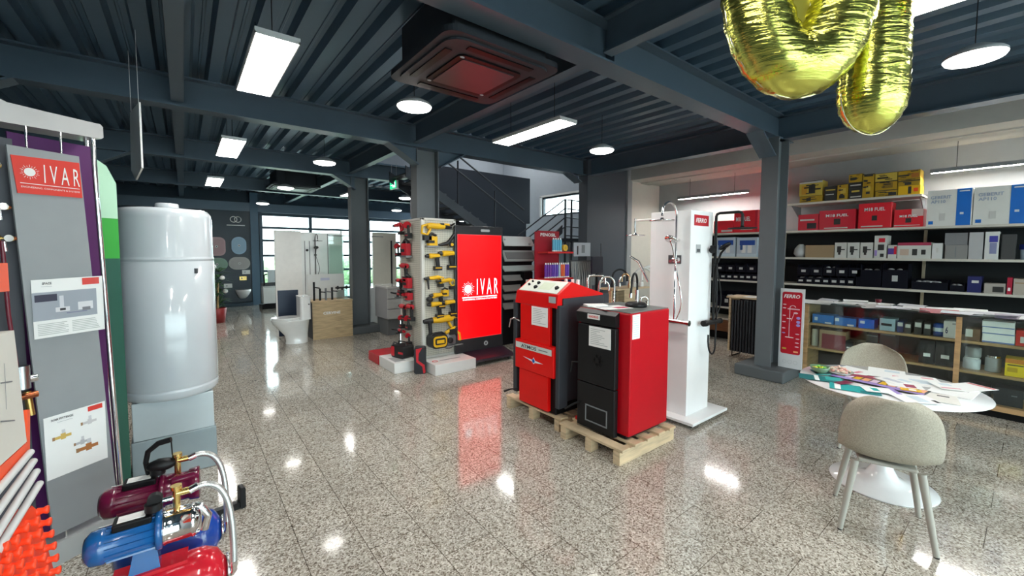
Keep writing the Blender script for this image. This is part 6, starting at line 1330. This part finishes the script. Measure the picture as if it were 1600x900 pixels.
def jar(name, label, px, py, r, h, m, lid, X=CXI+0.1, zs=0.4205):
    y = atx(px, py, X).y; tg = thing(name, label, 'jar', (X, y, zs), 0)
    MB().lathe([(0, 0), (r*0.92, 0), (r, 0.01), (r, h*0.85), (r*0.8, h*0.9), (0, h*0.9)], m, 26).obj('body', tg); MB().cyl((0, 0, h*0.9), (0, 0, h), r*0.86, lid).obj('lid', tg)
jar('plastic_tub', 'white plastic tub on the counter shelf right of the divider', 1518, 570, 0.062, 0.12, mat((0.62, 0.64, 0.66), 0.35), WHITE); jar('plastic_tub', 'grey clear tub standing on the white one', 1521, 550, 0.056, 0.11, mat((0.30, 0.31, 0.31), 0.3), DGREY, zs=0.5415)
jar('glass_jar', 'clear jar of small parts with white tags', 1552, 565, 0.055, 0.16, mat((0.35, 0.36, 0.37), 0.2), CHROME)
inbox('yellow_box', 'yellow and orange box at the picture edge', 'box', 1570, 1608, 562, 0.4205, mat((0.80, 0.58, 0.01), 0.45), [(0, 0.75, 1, 1, mat((0.6, 0.2, 0.02), 0.5)), (0.1, 0.25, 0.55, 0.5, mat((0.5, 0.32, 0.0), 0.5)), (0.1, 0.62, 0.8, 0.68, KB)], grp=g)
for i, (x0, x1) in enumerate(((1300, 1330), (1335, 1375), (1440, 1480), (1510, 1548), (1552, 1600))): inbox('dark_box', ('dark box low behind the candy dish', 'dark box low behind the far chair', 'dark box low left of the divider', 'dark grey box low right of the divider', 'dark box low at the picture edge')[i], 'box', x0, x1, 588+i*5, 0.1265, mat((0.02, 0.022, 0.028), 0.5), [(0.6, 0.6, 0.8, 0.66, MGREY)], grp=g)
b = MB()
for i in range(3): b.ell((0.02*i, -0.05+0.05*i, 0.02), (0.035, 0.03, 0.02), WHITE, 10, 6)
o = b.obj('white_fittings'); o.location = (CXI+0.08, 1.55, 0.4205); o['kind'] = 'stuff'; tag(o, 'loose white plastic fittings on the counter shelf near its end', 'fittings')
# papers on the counter
pp = [(0.20, 0.0, (0.88, 0.88, 0.86)), (0.17, 12, (0.80, 0.80, 0.78)), (0.2, -8, (0.9, 0.9, 0.88)), (0.16, 30, (0.6, 0.57, 0.55)), (0.18, 5, (0.9, 0.88, 0.9)), (0.2, -15, (0.88, 0.88, 0.88)), (0.17, 8, (0.55, 0.12, 0.15)), (0.19, -4, (0.78, 0.78, 0.80)), (0.17, 20, (0.6, 0.6, 0.62)), (0.2, 3, (0.35, 0.30, 0.38)), (0.2, -10, (0.76, 0.76, 0.74))]
for i, (w, a, c) in enumerate(pp):
    y = 1.68-i*0.175; m = mat(c, 0.5); w = 0.27
    n_ = 8; vs = [(-w/2+w*k/n_, s*0.145, 0.003+0.032*math.sin(PI*k/n_+i)**2) for k in range(n_+1) for s in (-1, 1)]
    b = MB(); b.add([(x, yy, z) for x, yy, z in vs]+[(x, yy, z-0.0015) for x, yy, z in vs], [(2*k, 2*k+1, 2*k+3, 2*k+2) for k in range(n_)]+[(2*(n_+1)+2*k, 2*(n_+1)+2*k+2, 2*(n_+1)+2*k+3, 2*(n_+1)+2*k+1) for k in range(n_)], m, True)
    o = b.obj('brochure'); o.location = (6.19, y, 0.9695+0.0005*i); o.rotation_euler = (0, 0, R(a)); tag(o, ('first', 'second', 'third', 'fourth', 'fifth', 'sixth', 'seventh', 'eighth', 'ninth', 'tenth', 'eleventh')[i]+' sheet of the brochures on the glass counter counted from the pillar', 'brochure', 'brochures lying on the glass counter')
for i in range(8):
    m = mat((0.86, 0.86, 0.84) if i % 3 else (0.62, 0.62, 0.66), 0.5)
    b = MB(); vs = [(-0.13+0.26*k/8, s*0.12, 0.003+0.035*math.sin(PI*k/8+i*1.7)**2) for k in range(9) for s in (-1, 1)]
    b.add(vs+[(x, yy, z-0.0015) for x, yy, z in vs], [(2*k, 2*k+1, 2*k+3, 2*k+2) for k in range(8)]+[(18+2*k, 18+2*k+2, 18+2*k+3, 18+2*k+1) for k in range(8)], m, True)
    o = b.obj('brochure'); o.location = (6.46, 1.62-i*0.24, 0.9695); o.rotation_euler = (0, 0, R((i*37) % 50-25)); tag(o, ORD[i]+' sheet from the pillar in the row along the back of the glass counter', 'brochure', 'back row of brochures on the glass counter')
t = thing('card_holder', 'small dark red cup standing on the counter papers', 'cup', (6.30, atx(1372, 480, 6.3).y, 0.99), 0)
MB().lathe([(0, 0), (0.02, 0), (0.02, 0.03), (0, 0.03)], WHITE, 16).obj('base', t); MB().lathe([(0, 0.03), (0.026, 0.03), (0.030, 0.07), (0, 0.07)], mat((0.12, 0.01, 0.02), 0.3), 16).obj('cup', t)

# ================================================================ red shower poster board leaning at the pillar
t = thing('poster_board', 'red and white shower poster board standing on the pillar base', 'poster board', (5.925, 1.885, 0.147), -90)
MB().box((-0.13, 0.0, 0.0), (0.13, 0.02, 1.0), mat((0.66, 0.67, 0.68), 0.4)).obj('board', t)
b = MB().prism(rrect(0.215, 0.78, 0.025, 4, 0, 0.57), -0.002, 0.0, mat((0.50, 0.005, 0.02), 0.35)); b.obj('red_field', t)
b = MB(); b.text('FERRO', 0.045, (0, -0.003, 0.905), WHITE, w=0.17, shear=0.25, bold=0.02)
PK = mat((0.75, 0.5, 0.55), 0.4); PU = mat((0.35, 0.3, 0.7), 0.4)
b.tube([(-0.02, -0.004, 0.40), (-0.02, -0.004, 0.76)]+arc((0.012, -0.004, 0.76), 0.032, 180, 20, 8), 0.004, PK, 6).box((-0.045, -0.004, 0.74), (0.085, -0.003, 0.755), PK).box((-0.05, -0.004, 0.62), (0.0, -0.003, 0.63), WHITE).box((-0.06, -0.004, 0.385), (0.03, -0.003, 0.395), WHITE)
b.tube([(0.0, -0.004, 0.60), (0.03, -0.004, 0.70)], 0.003, PK, 6).ell((0.045, -0.004, 0.70), (0.025, 0.002, 0.012), PK, 12, 6)
for k, (x, z) in enumerate(((-0.08, 0.80), (-0.08, 0.755), (-0.08, 0.66), (-0.08, 0.58), (-0.08, 0.50), (-0.08, 0.44), (0.075, 0.64), (0.075, 0.59), (0.075, 0.55), (0.07, 0.44), (0.075, 0.38), (0.07, 0.33), (0.07, 0.28))): b.ell((x, -0.0035, z), (0.02 if k < 6 else 0.022, 0.0015, 0.008 if k not in (6, 7, 8) else 0.018), PU if k in (5, 6, 7, 8) else PK, 12, 6)
b.box((-0.09, -0.004, 0.235), (-0.045, -0.003, 0.255), YB2).box((0.035, -0.004, 0.205), (0.085, -0.003, 0.225), ORN)
for k in range(3): b.tube(arc((-0.06+0.06*k, -0.0015, 0.08), 0.022, 0, 360, 14), 0.0012, GREYP, 5)
b.obj('printed_picture', t)
o = MB().box((-0.02, 0, 0), (0.02, 0.006, 0.30), DRED).tube([(-0.018, -0.002, 0.0), (-0.018, -0.002, 0.32)], 0.004, WHITE, 6).obj('hanging_card'); q = atx(1223, 415, 5.93); o.location = (5.97, 2.1255, 1.42); tag(o, 'narrow dark red card hanging in the pillar recess', 'card')

# ================================================================ wood framed radiator stand
t = thing('radiator_stand', 'dark ribbed radiator panel in a pale wood frame beside the pillar', 'radiator', (6.60, 2.68, 0), -90)
b = MB().box((-0.26, -0.02, 0.08), (-0.235, 0.30, 0.90), PALE).box((0.235, -0.02, 0.08), (0.26, 0.30, 0.90), PALE).box((-0.29, -0.04, 0.90), (0.30, 0.34, 0.925), PALE); b.obj('wood_frame', t)
b = MB().box((-0.232, 0.012, 0.08), (0.232, 0.03, 0.87), DBLACK)
for k in range(11): b.cyl((-0.21+k*0.042, 0.005, 0.08), (-0.21+k*0.042, 0.005, 0.87), 0.014, mat((0.045, 0.047, 0.055), 0.35), seg=10)
b.obj('radiator_panel', t)
for x in (-0.2, 0.2): MB().tube([(x, 0.0, 0.08), (x, 0.0, 0.008), (x, 0.28, 0.008), (x, 0.28, 0.08)], 0.008, BLACK, 8).obj('foot', t)
o = MB().box((-0.14, -0.10, 0), (0.14, 0.1, 0.004), PAPER).box((-0.05, -0.02, 0.004), (0.10, 0.08, 0.005), mat((0.6, 0.55, 0.5), 0.5)).obj('brochure'); o.location = (6.72, 2.64, 0.926); tag(o, 'open brochure lying on the wood framed radiator', 'brochure')

# ================================================================ behind the boilers: tray rack, foam can stand, hose rack
LO = (4.47, 5.55, 0)
t = wthing('tray_rack', 'dark rack of grey and white shower trays right of the red screen', 'display rack', LO)
b = wm(LO); b.box((4.15, 5.62, 0.0), (4.88, 5.9, 1.80), DBLACK); b.obj('frame', t)
for i, (z0, z1, w, c) in enumerate(((1.70, 1.86, 0.32, (0.72, 0.73, 0.72)), (1.44, 1.62, 0.37, (0.36, 0.37, 0.36)), (1.28, 1.36, 0.37, (0.48, 0.53, 0.51)), (1.12, 1.20, 0.28, (0.28, 0.27, 0.26)), (0.94, 1.03, 0.28, (0.26, 0.24, 0.22)), (0.80, 0.88, 0.28, (0.25, 0.24, 0.23)), (0.64, 0.73, 0.28, (0.24, 0.23, 0.22)))):
    m = mat(c, 0.35); b = wm(LO).slab([(4.19, 5.50, z0), (4.19+2*w, 5.50, z0), (4.19+2*w, 5.60, z1), (4.19, 5.60, z1)], 0.02, m)
    tr = b.obj('tray_sample', t)
    if i == 0: wm(LO).cyl((4.72, 5.515, 1.73), (4.72, 5.49, 1.735), 0.02, GREYP).cyl((4.22, 5.57, 1.80), (4.22, 5.55, 1.80), 0.015, GREYP).obj('drain', tr)
    if i == 1: wm(LO).slab([(4.24, 5.505, 1.48), (4.85, 5.505, 1.48), (4.85, 5.575, 1.59), (4.24, 5.575, 1.59)], 0.012, mat((0.18, 0.18, 0.18), 0.5)).obj('inner_tray', tr)
wm(LO).box((4.60, 5.45, 1.0), (4.72, 5.456, 1.12), PAPER).box((4.57, 5.46, 0.9), (4.76, 5.56, 1.25), DBLACK).obj('notice_holder', t)
LO = (5.2, 5.1, 0)
t = wthing('foam_stand', 'red cardboard stand with shelves of sealant tubes behind the red boiler', 'display stand', LO)
RS = mat((0.38, 0.006, 0.02), 0.45)
b = wm(LO).box((4.64, 5.20, 0.0), (5.14, 5.215, 1.95), RS).box((4.58, 5.19, 0.0), (4.64, 5.215, 1.93), RS); b.obj('back_board', t)
b = wm(LO); b.T = Matrix.Translation(-Vector(LO)); b.text('PENOSIL', 0.055, (4.88, 5.198, 1.885), WHITE, w=0.36, bold=0.03); b.obj('lettering', t)
for z in (1.60, 1.16, 0.70): wm(LO).box((4.64, 4.95, z-0.03), (5.24, 5.20, z), mat((0.65, 0.03, 0.03), 0.4)).obj('shelf', t)
wm(LO).cyl((5.08, 5.1, 0.0), (5.08, 5.1, 1.13), 0.03, RS).obj('post', t)
cans = [((0.10, 0.42, 0.62), 'blue'), ((0.12, 0.5, 0.7), 'blue'), ((0.10, 0.42, 0.62), 'blue'), ((0.12, 0.5, 0.7), 'blue')]
def can(name, label, x, y, z, r, h, c, grp, cap=WHITE):
    tg = thing(name, label, 'can', (x, y, z), 0, grp)
    MB().cyl((0, 0, 0), (0, 0, h), r, mat(c, 0.3), seg=14).obj('body', tg); MB().cyl((0, 0, h), (0, 0, h*1.14), r*0.55, cap, seg=12).cyl((0, 0, -0.0), (0, 0, 0.02), r*1.03, WHITE, seg=14).obj('cap', tg)
for k in range(4): can('sealant_can', ('pale blue can nearest the board edge', 'pale blue can second on the top shelf', 'pale blue can third on the top shelf', 'pale blue can next to the yellow tape')[k], 4.86+k*0.055, 5.05, 1.602, 0.024, 0.20, cans[k][0], 'blue cans on the top shelf')
o = MB().tube([(0, 0.0, 0.06), (0, 0.05, 0.06)], 0.055, mat((0.85, 0.55, 0.05), 0.4), 20).tube([(0, -0.001, 0.06), (0, 0.0, 0.06)], 0.03, YB2, 16).obj('tape_roll'); o.location = (5.13, 5.03, 1.606); tag(o, 'yellow tape roll standing on the top shelf of the red stand', 'tape roll')
pc = [(0.16, 0.03, 0.35), (0.16, 0.03, 0.35), (0.22, 0.05, 0.4), (0.12, 0.03, 0.42), (0.18, 0.08, 0.5), (0.12, 0.05, 0.45), (0.45, 0.6, 0.7), (0.85, 0.12, 0.04), (0.85, 0.2, 0.05), (0.16, 0.03, 0.5), (0.16, 0.05, 0.5)]
for k, c in enumerate(pc): can('sealant_tube', 'purple labelled tube on the middle shelf of the red stand, %s from its side panel' % ORD[k] if c[2] > 0.3 and c[0] < 0.4 else ('pale labelled tube among the purple ones' if c[0] < 0.6 else 'orange labelled tube on the middle shelf, %s from the side panel' % ORD[k]), 4.68+k*0.052, 5.04, 1.162, 0.023, 0.22, c, 'sealant tubes on the middle shelf')
LO = (5.75, 5.0, 0)
t = wthing('hose_rack', 'wire rack hung with many silver flexible hoses before the wide pillar', 'hose rack', LO)
b = wm(LO); b.cyl((5.28, 5.08, 0.0), (5.28, 5.08, 1.75), 0.012, DGREY).cyl((6.02, 5.0, 0.0), (6.02, 5.0, 1.75), 0.012, DGREY).cyl((5.28, 5.08, 1.44), (6.02, 5.0, 1.44), 0.01, DGREY).cyl((5.28, 5.08, 0.82), (6.02, 5.0, 0.82), 0.01, DGREY); b.obj('frame', t)
HM = mat((0.42, 0.42, 0.40), 0.35, 0.5)
for k in range(26):
    x = 5.30+k*0.027; l = random.uniform(0.42, 0.66)
    wm(LO).tube([(x, 5.06, 1.43), (x+random.uniform(-.012, .012), 5.03, 1.43-l*0.5), (x+random.uniform(-.01, .01), 5.04, 1.43-l)], 0.0065, HM, 6).obj('flexible_hose', t)
wm(LO).box((5.32, 5.02, 1.52), (5.75, 5.03, 1.76), mat((0.45, 0.47, 0.50), 0.5)).box((5.40, 5.015, 1.55), (5.43, 5.02, 1.70), INK).box((5.52, 5.015, 1.58), (5.60, 5.02, 1.72), MGREY).obj('sign_card', t)
wm(LO).box((5.05, 4.98, 0.92), (5.30, 5.05, 1.12), mat((0.01, 0.015, 0.12), 0.4)).obj('blue_packet_block', t)

# ================================================================ faucet display behind the boilers
LO = (4.75, 3.6, 0)
t = wthing('faucet_stand', 'wooden faucet display counter behind the black fronted boiler', 'display stand', LO)
b = wm(LO).box((4.35, 3.15, 0.0), (5.15, 3.85, 0.80), mat((0.12, 0.12, 0.12), 0.5)); b.obj('cabinet', t)
wm(LO).box((4.32, 3.10, 0.80), (5.2, 3.9, 0.83), PALE).obj('top', t)
b = wm(LO).box((4.75, 3.75, 0.831), (5.35, 3.80, 1.06), PALE).box((4.70, 3.60, 1.06), (5.5, 3.95, 1.08), PALE).box((4.78, 3.745, 0.86), (5.05, 3.75, 1.04), DBLACK)
for k in range(9): b.box((4.79+k*0.03, 3.742, 0.87), (4.80+k*0.03, 3.745, 1.03), PALE)
b.obj('raised_shelf', t)
CHM = mat((0.74, 0.74, 0.70), 0.12, 0.9)
def faucet(label, x, y, z, h, reach, rz, m=CHM, sq=False, r=0.014):
    tg = thing('kitchen_faucet', label, 'faucet', (x, y, z), rz, 'kitchen faucets on the wooden stand')
    MB().cyl((0, 0, 0), (0, 0, 0.06), r*1.7, m, seg=16).obj('base', tg)
    rr = reach/2
    pts = [(0, 0, 0.05), (0, 0, h-0.03), (0.03, 0, h), (reach-0.03, 0, h), (reach, 0, h-0.03), (reach, 0, h-0.12)] if sq else [(0, 0, 0.05), (0, 0, h-rr)]+arc((rr, 0, h-rr), rr, 180, 0, 12)+[(reach, 0, h-rr-0.06)]
    MB().tube(pts, r, m, 12).obj('spout', tg); MB().cyl((0, 0, 0.07), (0.0, -0.07, 0.10), 0.007, m, seg=8).obj('lever', tg)
faucet('square arched chrome faucet at the left end of the stand', 4.38, 3.86, 0.832, 0.44, 0.24, -35, CHM, True, 0.017)
faucet('slim round arched chrome faucet inside the square one', 4.52, 3.78, 0.832, 0.36, 0.14, -35)
faucet('tall round arched chrome faucet next to the square one', 4.50, 3.50, 0.832, 0.44, 0.20, 145)
faucet('black arched faucet before the dark pillar', 4.9, 3.85, 1.082, 0.26, 0.22, -35, BLACK)
faucet('low chrome arched faucet on the raised shelf', 5.0, 3.80, 1.082, 0.17, 0.16, -35)
faucet('wide white arched faucet near the white tower', 5.25, 3.72, 1.082, 0.28, 0.26, -35, mat((0.6, 0.6, 0.56), 0.3), False, 0.016)
faucet('white arched faucet half hidden by the white tower', 5.4, 3.7, 1.082, 0.30, 0.24, -35, mat((0.75, 0.75, 0.72), 0.3), False, 0.018)
faucet('short chrome faucet on the near edge of the stand', 4.85, 3.22, 0.832, 0.17, 0.10, 145); faucet('short steel faucet next to the white tower', 5.05, 3.15, 0.832, 0.2, 0.10, 145, STEELM)
faucet('chrome faucet with brass tint at the middle of the raised shelf', 5.05, 3.66, 1.082, 0.20, 0.12, 100, mat((0.7, 0.5, 0.3), 0.2, 0.9))
t = thing('office_monitor', 'black monitor back behind the faucets before the pillar', 'monitor', (5.7, 4.8, 0.9), 20); MB().box((-0.27, 0, 0.32), (0.27, 0.03, 0.62), mat((0.008, 0.010, 0.025), 0.4)).obj('panel', t, bevel=0.005); MB().box((-0.03, 0.0, 0.0), (0.03, 0.03, 0.34), BLACK).box((-0.12, -0.06, 0.0), (0.12, 0.08, 0.012), BLACK).obj('stand', t)
o = MB().box((-0.5, -0.25, 0), (0.5, 0.25, 0.9), DGREY).obj('low_cabinet', None, bevel=0.005); o.location = (5.75, 4.72, 0); tag(o, 'dark low cabinet carrying the monitor before the wide pillar', 'cabinet')
